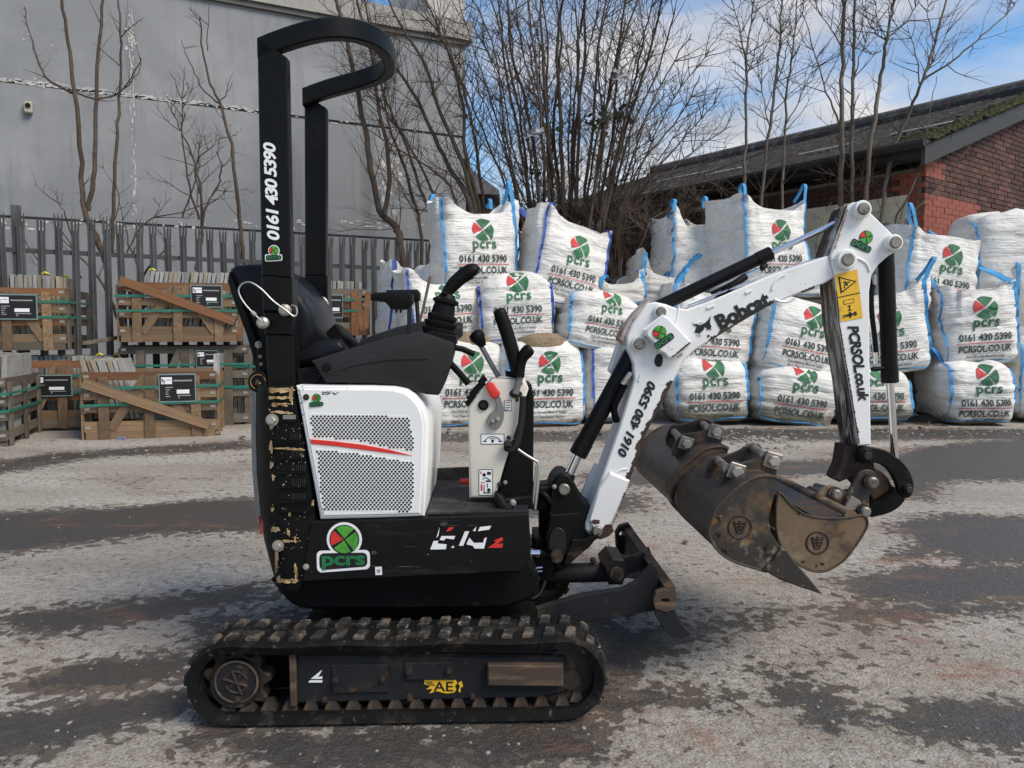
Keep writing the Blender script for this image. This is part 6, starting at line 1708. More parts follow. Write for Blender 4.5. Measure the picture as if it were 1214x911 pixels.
bag('middle row bag at the right edge of the photograph with one light blue strap', 1258, 430, 9.35, 96, 108, yaw=-4, style='open', prn=False, lift=.10, seed=21, group=G2, loops=(('fl', .12, 0, .1),))
bag('small pointed bag at the back left of the right hand top row', 826, 345, 9.9, 56, 82, yaw=20, style='open', prn=False, lift=.14, seed=22, group=G2, loops=(('fl', .10, .02, .08),), dep=.75)
bag('tall top row bag with three light blue loops left of the boom tip', 926, 348, 9.5, 92, 104, yaw=22, roll=-2, style='open', lift=.13, zo=.07, seed=23, group=G2, loops=(('fl', .13, 0, .12), ('bl', .15, 0, .1), ('fr', .22, .04, .14)), dep=.95, flare=.08)
bag('top row bag with a hanging light blue loop, right of the boom tip', 1116, 374, 9.5, 96, 98, yaw=8, roll=8, style='open', lift=.10, zo=.05, seed=24, group=G2, loops=(('fl', .26, -.10, .16), ('br', .12, -.16, .1)), dep=.9)
bag('large plain bag with a folded rim at the top right corner of the pile', 1222, 352, 9.5, 112, 100, yaw=-6, style='full', prn=False, seed=25, group=G2, dep=1.0, mat='bag_soiled')
bag('white bag filling the gap behind the boom elbow', 992, 352, 9.9, 84, 34, yaw=0, style='open', prn=False, lift=.08, seed=26, group=G2)
bag('white bag half seen between the boom and the middle row', 800, 420, 9.8, 70, 96, yaw=10, style='open', prn=False, lift=.12, seed=27, group=G2, loops=(('fr', .14, .08, .1),))

# ------------------------------------------------------------------ crates of paving slabs
def wood(name, base, lay_):
    return surf(name, base, .8, layers=lay_, var=.25, vscale=1.4, stretch=(1, 7, 7), bump=(9, .4, .02), rand=True, randcol=.38)
M['wood_warm'] = wood('fresh_softwood', (0.20, 0.128, 0.070), [((0.13, 0.075, 0.04), 2.0, .46, .70, (1, 9, 9)), ((0.07, 0.045, 0.03), 4.5, .63, .70, (1, 3, 3)), ((0.34, 0.25, 0.16), 2.6, .6, .75, (1, 9, 9))])
M['wood_red'] = wood('reddish_softwood', (0.20, 0.09, 0.038), [((0.15, 0.06, 0.03), 2.0, .5, .72, (1, 8, 8))])
M['wood_grey'] = wood('weathered_softwood', (0.135, 0.11, 0.082), [((0.11, 0.09, 0.07), 2.0, .48, .7, (1, 8, 8)), ((0.27, 0.24, 0.19), 2.5, .6, .7, (1, 8, 8))])
M['slab'] = surf('grey_paving_slab', (0.34, 0.335, 0.32), .85, layers=[((0.17, 0.16, 0.14), 6, .5, .7), ((0.36, 0.35, 0.33), 14, .6, .75)], rand=True, randcol=.30, bump=(40, .6, .006))
M['slab_buff'] = surf('buff_paving_slab', (0.29, 0.25, 0.19), .85, layers=[((0.18, 0.14, 0.10), 6, .5, .7)], rand=True, randcol=.35, bump=(40, .6, .006))
M['band'] = surf('green_strapping', (0.015, 0.16, 0.11), .4)
M['tie'] = surf('yellow_tie', (0.55, 0.50, 0.03), .6)
unit = {}
def unit_box(key, mat, bev=0.0):
    if key not in unit:
        bm = bmesh.new(); bmesh.ops.create_cube(bm, size=1)
        me = bpy.data.meshes.new(key); bm.to_mesh(me); bm.free(); me.materials.append(mat); unit[key] = me
    return unit[key]
def piece(parent, name, matname, c, size, rx=0, ry=0, rz=0):
    o = bpy.data.objects.new(name, unit_box('unit_' + matname, M[matname])); COL.objects.link(o); o.parent = parent
    o.location = c; o.scale = size; o.rotation_euler = (rx, ry, rz)
    return o
rk = random.Random(17)
def crate(label, px, py, D, wpx, hpx, dep=.95, yaw=0, wood_='wood_warm', loose=None, placard=None, braces=True, zpost=0.0, group='timber crates of paving slabs', side_wood=None):
    W, H = wpx / F * D, hpx / F * D
    base = at(px, py, D)
    root = empty('slab_crate', base, (0, 0, R(yaw)), label, 'crate', group)
    sw_ = side_wood or wood_
    th = .022
    def slat(name, m, x0, z0, x1, z1, y, wd):
        L = math.hypot(x1 - x0, z1 - z0)
        piece(root, name, m, ((x0 + x1) / 2, y, (z0 + z1) / 2), (L, th, wd), ry=-math.atan2(z1 - z0, x1 - x0) + rk.uniform(-.006, .006))
    zs_ = [.13 * H / .7, .32 * H / .7, .46 * H / .7, .645 * H / .7]
    for i, z in enumerate(zs_):
        m = wood_ if rk.random() < .7 else ('wood_red' if wood_ == 'wood_warm' else 'wood_grey')
        slat('slat', m, -W / 2 + rk.uniform(0, .015), z + rk.uniform(-.01, .01), W / 2 - rk.uniform(0, .015), z, .05, .085 + .02 * (i == 0))
        slat('slat', sw_, -W / 2, z, W / 2, z, dep - .02, .085)
        for sg in (-1, 1):
            piece(root, 'slat', sw_, (sg * (W / 2 - .02), dep / 2 + .02, z), (th, dep - .04, .085), rx=rk.uniform(-.01, .01))
    for u in (-.345, -.01, .335):
        piece(root, 'post', wood_, (u * W, .026, H * .46), (.095, .024, H * .92), ry=rk.uniform(-.02, .02))
    for sg in (-1, 1):
        for v in (.10, .5, .9):
            piece(root, 'post', sw_, (sg * (W / 2 + .005), dep * v, H * .47), (.022, .09, H * .92))
    if braces:
        slat('brace', wood_, -.30 * W, .15 * H, -.04 * W, .92 * H, .037, .085)
        slat('brace', wood_, .30 * W, .16 * H, .03 * W, .92 * H, .037, .085)
    for v in (.08, .5, .92):
        piece(root, 'bearer', sw_, (0, dep * v, .05), (W * .96, .09, .09))
    for z in (.76 * H, .52 * H):
        b = MB()
        q = .012
        b.ribbon([Vector((-W / 2 - .02, dep, z - .01)), Vector((-W / 2 - .02, .02, z - .01)), Vector((-W / 2 - .01, .008, z - .008))], Vector((0, 0, 1)), .026, .003)
        b.ribbon([Vector((-W / 2 - .012, .008, z - .008)), Vector((0, .006, z)), Vector((W / 2 + .012, .008, z + .006))], Vector((0, 0, 1)), .026, .003)
        b.ribbon([Vector((W / 2 + .012, .008, z + .006)), Vector((W / 2 + .022, .02, z + .006)), Vector((W / 2 + .022, dep, z + .006))], Vector((0, 0, 1)), .026, .003)
        b.build('strapping_band', M['band'], root, local=True, smooth=False)
    for sg in (-1, 1):
        for z in zs_:
            piece(root, 'nail_plate', 'bolt', (sg * (W / 2 - .045), .036, z), (.05, .004, .03))
    if placard:
        x0, x1, z0, z1 = placard
        pb = MB(); pb.box(Vector(((x0 + x1) / 2, .002, (z0 + z1) / 2)), x1 - x0, .008, z1 - z0)
        po = pb.build('placard', M['board_edge'], root, local=True, smooth=False)
        b = MB()
        def rect(u0, v0, u1, v1, y, mi):
            X0, X1, Z0, Z1 = x0 + (x1 - x0) * u0, x0 + (x1 - x0) * u1, z1 - (z1 - z0) * v0, z1 - (z1 - z0) * v1
            b.poly([Vector((X0, y, Z1)), Vector((X1, y, Z1)), Vector((X1, y, Z0)), Vector((X0, y, Z0))], mi)
        rect(.03, .05, .97, .95, -.0035, 1); rect(.07, .12, .36, .36, -.0045, 0); rect(.48, .56, .82, .70, -.0045, 0)
        rect(.40, .22, .90, .27, -.0045, 2)
        for v in (.54, .62, .70, .78): rect(.18, v, .26 + .04 * ((v * 100) % 3 == 0), v + .03, -.0045, 2)
        rect(.50, .75, .86, .78, -.0045, 2); rect(.18, .46, .38, .49, -.0045, 2); rect(.52, .80, .55, .86, -.0045, 2)
        put_text(b, 'Ry', lambda u, v: Vector((x0 + (x1 - x0) * .135 + u, -.0055, z1 - (z1 - z0) * .31 + v)), (x1 - x0) * .10, (z1 - z0) * .15, 1, .03)
        rect(.21, .20, .34, .23, -.0055, 2)
        b.build('placard_print', [M['white_print'], M['black'], M['grey_print']], po, local=True, smooth=False, recalc=False)
    if loose:
        x0, z0, x1, z1, m = loose
        L = math.hypot(x1 - x0, z1 - z0)
        piece(root, 'loose_board', m, ((x0 + x1) / 2, -.012, (z0 + z1) / 2), (L, .03, .095), ry=-math.atan2(z1 - z0, x1 - x0))
    return root, W, H, base, dep
M['board_edge'] = surf('placard_edge', (0.16, 0.24, 0.24), .5)
def slabs(label, cr_, x0, x1, ztop, zbot, y0, y1, lean=0.0, pitch=.046, mat='slab', tiltx=0.0, name='slab_stack', ties=()):
    root0, W, H, base, dep = cr_
    rot = root0.rotation_euler.copy()
    o = empty(name, root0.location.copy(), rot, label, 'paving slabs', 'stacks of paving slabs')
    n = max(1, int(round((x1 - x0) / pitch)))
    for i in range(n):
        x = x0 + pitch * (i + .5)
        m = mat if rk.random() < .75 else ('slab_buff' if mat == 'slab' else 'slab')
        dz = rk.uniform(-.008, .008)
        piece(o, 'slab', m, (x + rk.uniform(-.003, .003), (y0 + y1) / 2 + rk.uniform(-.012, .012), (ztop + zbot) / 2 + dz), (pitch * rk.uniform(.74, .90), y1 - y0, ztop - zbot), ry=lean + rk.uniform(-.025, .025), rx=tiltx)
    for (tx, ty) in ties:
        b = MB(); b.tube([Vector((tx - .03, ty, ztop + .01)), Vector((tx, ty - .01, ztop + .03)), Vector((tx + .035, ty, ztop + .012))], .012, 6); b.build('yellow_tie', M['tie'], o, local=True)
    return o
c1 = crate('warm timber crate with a long diagonal board, on the ground before the others', 180, 521, 7.95, 148, 82, yaw=17, loose=(-.62, .60, .56, .13, 'wood_warm'), placard=(.08, .44, .38, .68))
slabs('leaning block of pale slabs at the left of the front crate', c1, -.60, -.22, .84, .2, .18, .80, lean=-.26, pitch=.048)
slabs('single grey slab standing at the right end of the front crate', c1, .60, .64, .88, .1, .15, .5, pitch=.05, name='slab_stack')
o_ = slabs('grey slab lying flat low inside the front crate', c1, -.2, .5, .30, .12, .2, .75, pitch=.6)
c3 = crate('weathered grey crate at the back under the red boarded crate', 222, 519, 8.95, 142, 114, yaw=17, wood_='wood_grey', placard=(.12, .36, .82, 1.02))
slabs('grey slabs inside the weathered back crate', c3, -.5, .6, .75, .1, .2, .8)
c2 = crate('warm timber crate with a reddish diagonal board, stacked on the weathered crate', 213, 406, 8.85, 132, 72, yaw=17, loose=(-.60, .70, .60, .24, 'wood_red'), placard=(.13, .47, .40, .66))
slabs('row of upright slabs leaning to the left in the red boarded crate', c2, -.36, .66, .82, .1, .20, .80, lean=.16, pitch=.047, ties=((-.30, .25),))
c5 = crate('dark shaded crate under the upper left crate', 76, 508, 8.55, 112, 82, yaw=14, wood_='wood_warm', side_wood='wood_grey', placard=(-.35, .1, .36, .60))
slabs('upright grey slabs with yellow ties in the shaded lower crate', c5, -.56, .48, .80, .1, .20, .78, ties=((.36, .1), (.45, .5)))
c4 = crate('pale timber crate at the upper left, its slabs bound with yellow ties', 10, 416, 8.45, 124, 76, yaw=15, dep=1.0, wood_='wood_warm', side_wood='wood_grey', placard=(-.13, .30, .34, .62))
slabs('upright pale slabs with yellow ties in the upper left crate', c4, -.62, .50, .84, .1, .18, .78, ties=((.36, .1), (.44, .6)))
c6 = crate('weathered crate cut by the left edge of the photograph, nearest on that side', -61, 536, 7.14, 122, 88, yaw=19, dep=1.35, wood_='wood_grey')
slabs('broad pale slabs standing in the nearest left crate', c6, -.2, .44, .90, .12, .1, 1.0, pitch=.055, lean=.05)
c7 = crate('weathered grey crate half hidden behind the excavator tail', 340, 514, 9.3, 122, 106, yaw=15, wood_='wood_grey')
slabs('broken slab pieces inside the weathered crate behind the tail', c7, -.5, .5, .42, .1, .2, .8, lean=.5)
c9 = crate('plain crate hidden low behind the engine cover', 412, 509, 9.9, 100, 112, yaw=17, wood_='wood_grey')
c8 = crate('reddish timber crate seen between the seat and the armrest', 388, 398, 9.75, 98, 56, yaw=17, wood_='wood_red', placard=(-.05, .20, .22, .52), braces=False)
slabs('pale upright slabs above the reddish crate behind the seat', c8, -.46, .46, .70, .1, .2, .75)
# odd boards lying between the crates
lb = empty('broken_board', at(285, 402, 8.6), label='splintered board hanging off the right end of the red boarded crate', cat='board')
b = MB(); b.prism([at(279, 402, 8.62), at(283, 402, 8.62), at(291, 371, 8.62), at(287, 370, 8.62)], Vector((0, .025, 0))); b.build('board', M['wood_red'], lb)
lb = empty('loose_plank', at(120, 404, 8.5), label='grey plank lying flat between the left crates', cat='board')
b = MB(); b.prism([at(98, 405, 8.4), at(140, 398, 8.9), at(140, 401.5, 8.9), at(98, 409, 8.4)], Vector((.02, .10, 0))); b.build('plank', M['wood_grey'], lb)
for i, (x0, y0, x1, y1) in enumerate(((430, 392, 424, 352), (433, 390, 436, 346))):
    lb = empty('loose_board', at(x0, y0, 9.1), label=('narrow reddish board leaning on the crate behind the armrest, the left of two', 'narrow reddish board leaning on the crate behind the armrest, the right of two')[i], cat='board', group='boards leaning behind the armrest')
    b = MB(); b.prism([at(x0 - 3, y0, 9.1), at(x0 + 3, y0, 9.1), at(x1 + 3, y1, 9.1), at(x1 - 3, y1, 9.1)], Vector((0, .03, 0))); b.build('board', M['wood_red'], lb)
lb = empty('wooden_stake', at(497, 400, 8.8), label='thin brown stake standing among the bags behind the joystick', cat='stake')
b = MB(); b.tube([at(494, 395, 8.75), at(502, 365, 8.75), at(510, 328, 8.75)], .018, 6); b.build('stake', M['wood_grey'], lb)
# ------------------------------------------------------------------ bare trees and shrubs
M['bark'] = surf('bark_brown', (0.075, 0.052, 0.036), .9, layers=[((0.12, 0.09, 0.065), 12, .5, .7, (1, 1, .4)), ((0.04, 0.03, 0.022), 20, .55, .7)], bump=(60, .6, .006))
M['bark_grey'] = surf('bark_grey', (0.115, 0.095, 0.072), .9, layers=[((0.17, 0.15, 0.12), 12, .5, .7, (1, 1, .4)), ((0.06, 0.05, 0.04), 20, .55, .7)], bump=(60, .6, .006))
M['twig'] = surf('twig_brown', (0.062, 0.042, 0.030), .9, bump=None)
M['ivy'] = surf('ivy_leaf', (0.022, 0.035, 0.014), .55, bump=None, var=.4)
M['film'] = surf('white_plastic_film', (0.62, 0.64, 0.66), .45, bump=(14, .8, .02))
rt = random.Random(29)
def rdir(up=.4):
    return Vector((rt.gauss(0, 1), rt.gauss(0, .8), rt.gauss(up, .7))).normalized()
def twig(b, p, d, L, r, lev, droop=.0):
    n = 4 if lev < 2 else 3
    pts = [p.copy()]; dd = d.copy(); q = p.copy()
    for i in range(n):
        dd = (dd + Vector((rt.gauss(0, .16), rt.gauss(0, .16), rt.gauss(.06 - droop, .13)))).normalized()
        q = q + dd * (L / n); pts.append(q.copy())
    b.tube(pts, [r * (1 - .75 * i / n) for i in range(n + 1)], 4 if r > .006 else 3, cap=False)
    if lev < 2:
        for k in range(rt.randint(2, 4) if lev == 0 else rt.randint(1, 3)):
            t = rt.uniform(.25, .95); i = min(n - 1, int(t * n)); f = t * n - i
            s = pts[i].lerp(pts[i + 1], f)
            ax = (pts[i + 1] - pts[i]).normalized()
            side = rdir(.2); side = (side - ax * side.dot(ax)).normalized()
            twig(b, s, (ax * rt.uniform(.5, 1.0) + side * rt.uniform(.4, .9)).normalized(), L * rt.uniform(.35, .65), max(.0022, r * .55), lev + 1, droop)
def stem_px(pts, D, jitter=.0):
    return [at(x, y, D + (rt.uniform(-jitter, jitter) if i else 0)) for i, (x, y) in enumerate(pts)]
def tree(name, label, stems, D, mat='bark', twigs=14, tl=(.35, .9), group='bare winter saplings', cat='tree', spur=False, jit=.15, droop=0.0, tr=.0072):
    """stems: list of ([(px, py)...], r0, r1)"""
    base = at(*stems[0][0][0], D); base.z = 0
    root = empty(name, base, label=label, cat=cat, group=group)
    tb = MB(); ntw = 0
    for pts, r0, r1 in stems:
        P = stem_px(pts, D, jit)
        P = [Vector(p) for p in rnd_pts([tuple(p) for p in P], 5, False)]
        P = [p + Vector((rt.gauss(0, 1), rt.gauss(0, 1), 0)) * .008 for p in P]
        n = len(P)
        b = MB(); b.tube(P, [r0 + (r1 - r0) * i / (n - 1) for i in range(n)], 7)
        b.build('trunk' if r0 > .03 else 'branch', M[mat], root, angle=80)
        L = sum((P[i + 1] - P[i]).length for i in range(n - 1))
        for k in range(int(twigs * max(.4, L / 3))):
            t = rt.uniform(.12, 1.0) ** .8; i = min(n - 2, int(t * (n - 1)))
            ax = (P[i + 1] - P[i]).normalized(); side = rdir(.3); side = (side - ax * side.dot(ax)).normalized()
            twig(tb, P[i], (ax * rt.uniform(.4, 1.0) + side * rt.uniform(.5, 1.0)).normalized(), rt.uniform(*tl) * (1.1 - .4 * t), tr * rt.uniform(.6, 1.1), rt.choice((0, 1, 1)) if not spur else 2, droop)
        if spur:
            for k in range(int(L / .06)):
                t = rt.random(); i = min(n - 2, int(t * (n - 1)))
                ax = (P[i + 1] - P[i]).normalized(); side = rdir(.1); side = (side - ax * side.dot(ax)).normalized()
                twig(tb, P[i], (side + ax * .4).normalized(), rt.uniform(.03, .12), .003, 2)
    o = tb.build('twigs', M['twig'], root, smooth=False, recalc=False); o['kind'] = 'stuff'
    return root
tree('bare_sapling', 'bare sapling with two spurred leaders forking just above the fence, far left', [([(128, 320), (116, 285), (102, 254), (97, 210), (89, 110), (80, 50), (70, -10)], .042, .017), ([(104, 250), (112, 200), (114, 115), (119, 30), (122, -10)], .032, .014), ([(89, 112), (55, 92), (38, 50), (28, 8)], .018, .006), ([(114, 117), (142, 109), (168, 70)], .014, .006), ([(90, 110), (106, 116), (114, 118)], .012, .012)], 9.9, spur=True, twigs=5, tl=(.2, .5))
tree('bare_sapling', 'slim bare sapling standing right beside the forked one at the left', [([(132, 300), (134, 250), (139, 160), (142, 105), (143, 40), (140, -8)], .026, .010), ([(143, 44), (158, 30), (170, 22)], .008, .004), ([(141, 110), (160, 92), (168, 68)], .009, .004)], 10.0, spur=True, twigs=5, tl=(.2, .5))
tree('bare_sapling', 'thin leaning bare sapling against the grey wall left of the roll bar', [([(290, 320), (285, 272), (277, 200), (264, 133), (250, 100), (241, 60), (237, 20)], .030, .008), ([(258, 122), (240, 105), (226, 75), (214, 48)], .012, .004), ([(246, 60), (247, 30), (248, 2)], .008, .003), ([(258, 122), (268, 112), (276, 98)], .008, .004)], 10.2, twigs=4, tl=(.2, .5))
tree('bare_shrub', 'small tangled bare shrub rising over the fence left of the roll bar', [([(232, 320), (238, 290), (238, 230), (226, 180), (212, 150), (197, 120)], .024, .005), ([(240, 290), (242, 250), (258, 220), (262, 195), (256, 180)], .018, .005), ([(236, 260), (222, 210), (216, 150), (217, 103)], .016, .004), ([(236, 230), (232, 195), (250, 175), (265, 160)], .012, .004), ([(216, 258), (233, 210), (236, 170)], .012, .004), ([(150, 300), (175, 262), (215, 252), (260, 235)], .012, .004)], 10.1, twigs=16, tl=(.25, .6), group='bare shrubs along the fence', cat='shrub')
tree('bare_shrub', 'low scrub of dead stems in the fence below the forked sapling', [([(95, 330), (85, 280), (75, 250), (66, 238)], .012, .004), ([(130, 330), (122, 290), (140, 250), (135, 210)], .014, .004), ([(170, 330), (150, 280), (142, 240)], .012, .004), ([(60, 330), (30, 285), (26, 262)], .010, .004), ([(140, 380), (118, 330), (90, 300), (75, 275)], .02, .006), ([(150, 360), (175, 320), (200, 290)], .02, .006)], 9.75, twigs=12, tl=(.2, .5), group='bare shrubs along the fence', cat='shrub')
tree('bare_tree', 'bent brown multi stemmed bare tree leaning left behind the roll bar', [([(478, 330), (474, 285), (468, 268), (450, 250), (438, 190), (427, 125), (416, 70), (404, 20), (392, -20)], .062, .024), ([(455, 255), (462, 200), (448, 120), (440, 60), (420, -10)], .040, .014), ([(500, 330), (498, 270), (480, 200), (462, 150), (452, 100), (440, 60)], .03, .010), ([(516, 320), (512, 260), (495, 215), (476, 160), (455, 110), (440, 40), (430, -10)], .03, .010), ([(530, 320), (525, 260), (490, 180), (462, 140), (450, 118), (432, 95)], .026, .006)], 11.7, twigs=26, tl=(.5, 1.2), group='bare trees behind the bags')
tree('bare_tree', 'leaning stems sweeping up left from behind the upright light blue looped bag', [([(560, 300), (556, 240), (530, 195), (505, 140), (478, 92), (452, 62), (420, 30)], .045, .010), ([(566, 300), (560, 235), (545, 185), (520, 130), (505, 80), (470, 20), (455, -15)], .042, .012), ([(570, 300), (566, 240), (552, 180), (548, 120), (530, 60), (500, -10)], .04, .012), ([(548, 300), (538, 230), (510, 200), (470, 175), (430, 150)], .025, .006), ([(575, 300), (572, 230), (560, 150), (545, 95), (520, 40), (490, 10)], .03, .008)], 11.5, twigs=30, tl=(.5, 1.2), group='bare trees behind the bags')
# the big thicket: many straight stems fanning from a broad base
def thicket(label, spec, D, tw):
    stems = []
    sp2 = list(spec) + [(bx + rt.uniform(-10, 10), tx + rt.uniform(-34, 34), ty + rt.uniform(0, 60), r * .5) for (bx, tx, ty, r) in spec[::3]]
    for (bx, tx, ty, r) in sp2:
        r = r * .70
        m1 = (bx + (tx - bx) * .30 + rt.uniform(-7, 7), 260 + (ty - 260) * .38)
        m2 = (bx + (tx - bx) * .66 + rt.uniform(-11, 11), 260 + (ty - 260) * .72)
        stems.append(([(bx - (tx - bx) * .08, 330), (bx, 262), m1, m2, (tx, ty)], r, r * .35))
    tree('bare_shrub', label, stems, D, twigs=tw, tl=(.4, 1.1), group='bare trees behind the bags', cat='shrub', jit=.35, mat='bark')
thicket('left part of the big bare thicket, stems leaning left over the pile of bags', [(620, 556, -10, .035), (628, 575, -20, .040), (632, 590, -10, .045), (640, 602, -25, .05), (646, 622, -30, .04), (612, 520, 20, .03), (636, 560, 30, .025), (652, 640, -20, .035), (618, 540, -10, .026), (644, 588, 60, .022), (630, 540, 70, .022), (624, 516, 90, .02)], 11.4, 20)
thicket('middle of the big bare thicket, thick upright stems against the blue sky', [(656, 640, -25, .055), (664, 655, -30, .05), (670, 672, -30, .062), (676, 690, -20, .055), (682, 700, -30, .05), (690, 720, -20, .045), (660, 626, 10, .03), (684, 680, -10, .035), (694, 742, 20, .035), (666, 610, -20, .03), (672, 716, -25, .026), (698, 730, -20, .03)], 11.6, 19)
thicket('right part of the big bare thicket, stems spreading towards the brick building', [(700, 745, -20, .045), (706, 760, -10, .045), (712, 775, 0, .04), (716, 790, -20, .05), (722, 800, 10, .035), (728, 820, 40, .03), (734, 830, 90, .03), (716, 752, 60, .026), (740, 850, 120, .024), (724, 775, 60, .022), (738, 842, 60, .022), (708, 735, 40, .024), (742, 866, 150, .02), (732, 790, 110, .02)], 11.2, 22)
tree('bramble_tangle', 'grey tangle of brambles in front of the brick wall behind the crumpled bags', [([(735, 360), (750, 310), (775, 285), (800, 270)], .012, .004), ([(760, 360), (770, 310), (790, 280), (815, 262)], .012, .004), ([(790, 350), (780, 300), (760, 270), (735, 250)], .012, .004), ([(800, 340), (790, 290), (800, 255), (830, 235)], .010, .004), ([(745, 350), (790, 320), (820, 300)], .010, .004), ([(770, 340), (745, 300), (730, 280)], .010, .004), ([(812, 330), (800, 300), (770, 270), (740, 262)], .010, .003), ([(730, 340), (760, 290), (772, 262), (800, 245)], .010, .003), ([(820, 320), (830, 280), (850, 255)], .010, .003), ([(860, 300), (850, 260), (825, 235)], .010, .003)], 10.6, twigs=46, tl=(.25, .7), group='bare shrubs along the fence', cat='shrub', jit=.4, tr=.006, mat='bark_grey')
GT = 'slim bare trees before the brick building'
tree('slim_tree', 'slim bare tree with a twiggy head left of the roof middle', [([(882, 330), (882, 230), (884, 160), (885, 85), (888, 40), (897, -15)], 0.0272, 0.0080), ([(885, 82), (878, 40), (868, 0)], 0.0112, 0.0048), ([(885, 90), (896, 60), (905, 20)], 0.0096, 0.0040)], 10.9, twigs=30, tl=(.3, .8), group=GT, mat='bark_grey')
tree('slim_tree', 'pair of leaning slim dark trees crossing the roof', [([(900, 330), (903, 230), (912, 150), (922, 80), (926, 20), (930, -15)], 0.0272, 0.0096), ([(925, 330), (928, 220), (932, 120), (940, 60), (945, -15)], 0.0224, 0.0080), ([(918, 110), (930, 70), (938, 30)], 0.0096, 0.0040), ([(930, 150), (950, 115), (966, 75)], 0.0096, 0.0032), ([(912, 150), (902, 100), (898, 60)], 0.0080, 0.0032)], 10.8, twigs=27, tl=(.3, .8), group=GT, mat='bark_grey')
tree('slim_tree', 'straight grey trunk rising beside its twin behind the boom tip', [([(996, 340), (997, 240), (998, 150), (999, 60), (1000, -15)], 0.0416, 0.0208), ([(998, 150), (980, 110), (965, 60), (948, 10)], 0.0144, 0.0048), ([(999, 60), (985, 35), (960, 0)], 0.0112, 0.0040)], 10.7, twigs=18, tl=(.3, .8), group=GT, mat='bark_grey')
tree('slim_tree', 'second straight grey trunk close right of its twin', [([(1009, 340), (1010, 240), (1010, 150), (1012, 60), (1014, -15)], 0.0320, 0.0160), ([(1011, 100), (1022, 60), (1036, 20)], 0.0112, 0.0040)], 10.75, twigs=18, tl=(.3, .8), group=GT, mat='bark_grey')
tree('slim_tree', 'curved grey trunk with a fan of branches at the top of the photograph', [([(1024, 340), (1026, 240), (1034, 160), (1045, 90), (1051, 47), (1058, 10), (1062, -15)], 0.0360, 0.0128), ([(1051, 48), (1035, 35), (1022, 0)], 0.0112, 0.0040), ([(1052, 46), (1075, 25), (1090, 0)], 0.0112, 0.0040), ([(1051, 48), (1040, 20), (1038, -10)], 0.0080, 0.0032), ([(1045, 60), (1030, 62), (1000, 20)], 0.0080, 0.0032)], 10.7, twigs=19, tl=(.3, .8), group=GT, mat='bark_grey')
tree('slim_tree', 'leaning grey tree with one long branch reaching up to the right corner', [([(1042, 340), (1046, 250), (1056, 190), (1075, 140), (1094, 95), (1108, 50), (1124, -10)], 0.0336, 0.0112), ([(1094, 95), (1130, 72), (1165, 42), (1196, 14), (1206, 0)], 0.0160, 0.0048), ([(1090, 100), (1085, 60), (1075, 30)], 0.0096, 0.0032), ([(1108, 50), (1100, 20), (1098, -5)], 0.0080, 0.0032), ([(1097, 90), (1112, 60), (1140, 10)], 0.0096, 0.0032)], 10.7, twigs=21, tl=(.3, .8), group=GT, mat='bark_grey')
tree('bare_shrub', 'thin grey sucker shoots before the cream boarded opening', [([(1048, 320), (1062, 262), (1080, 225), (1094, 190), (1100, 150), (1110, 90)], .018, .004), ([(1050, 300), (1080, 255), (1120, 215), (1160, 160)], .014, .003), ([(1054, 290), (1074, 240), (1076, 222)], .010, .003), ([(1060, 270), (1085, 252), (1098, 245)], .008, .003), ([(966, 330), (972, 270), (985, 240)], .010, .003)], 10.6, twigs=9, tl=(.2, .6), group='bare shrubs along the fence', cat='shrub', mat='bark_grey', tr=.006)
# ivy and wind-blown film caught in the thicket
iv = empty('ivy', at(715, 150, 11.3), label='few dark ivy leaves high in the thicket', cat='ivy')
b = MB()
for (cx_, cy_, n) in ((712, 148, 30), (735, 138, 22), (700, 146, 14), (665, 158, 14), (716, 132, 10), (745, 135, 8), (640, 200, 12)):
    for i in range(n):
        p = at(cx_ + rt.gauss(0, 6), cy_ + rt.gauss(0, 6), 11.2 + rt.uniform(-.2, .2))
        s = rt.uniform(.03, .065); a = rdir(0); c_ = a.cross(rdir(.5)).normalized()
        b.prism([p + a * s, p + c_ * s * .7 + a * s * .2, p + c_ * s * .4 - a * s * .5, p - a * s * .8, p - c_ * s * .4 - a * s * .5, p - c_ * s * .7 + a * s * .2], a.cross(c_) * .004)
o = b.build('ivy_leaves', M['ivy'], iv, smooth=False, recalc=False); o['kind'] = 'stuff'
for i, (cx_, cy_, w_, h_, lab) in enumerate(((735, 88, 9, 6, 'torn white plastic film caught high in the thicket'), (632, 158, 12, 4, 'strip of white plastic film caught low in the thicket'))):
    b = MB()
    g = [[at(cx_ - w_ + 2 * w_ * u / 6 + rt.uniform(-1.5, 1.5), cy_ - h_ + 2 * h_ * v / 4 + rt.uniform(-1.5, 1.5) - (u - 3) * (.8 if i else .2), 11.0 + rt.uniform(-.06, .06)) for u in range(7)] for v in range(5)]
    V = [[b.bm.verts.new(p) for p in r_] for r_ in g]
    for v in range(4):
        for u in range(6):
            if rt.random() < .92: b.bm.faces.new((V[v][u], V[v][u + 1], V[v + 1][u + 1], V[v + 1][u]))
    bmesh.ops.solidify(b.bm, geom=b.bm.faces[:], thickness=.006)
    tag(b.build('plastic_film', M['film'], None, angle=80), lab, 'plastic film')

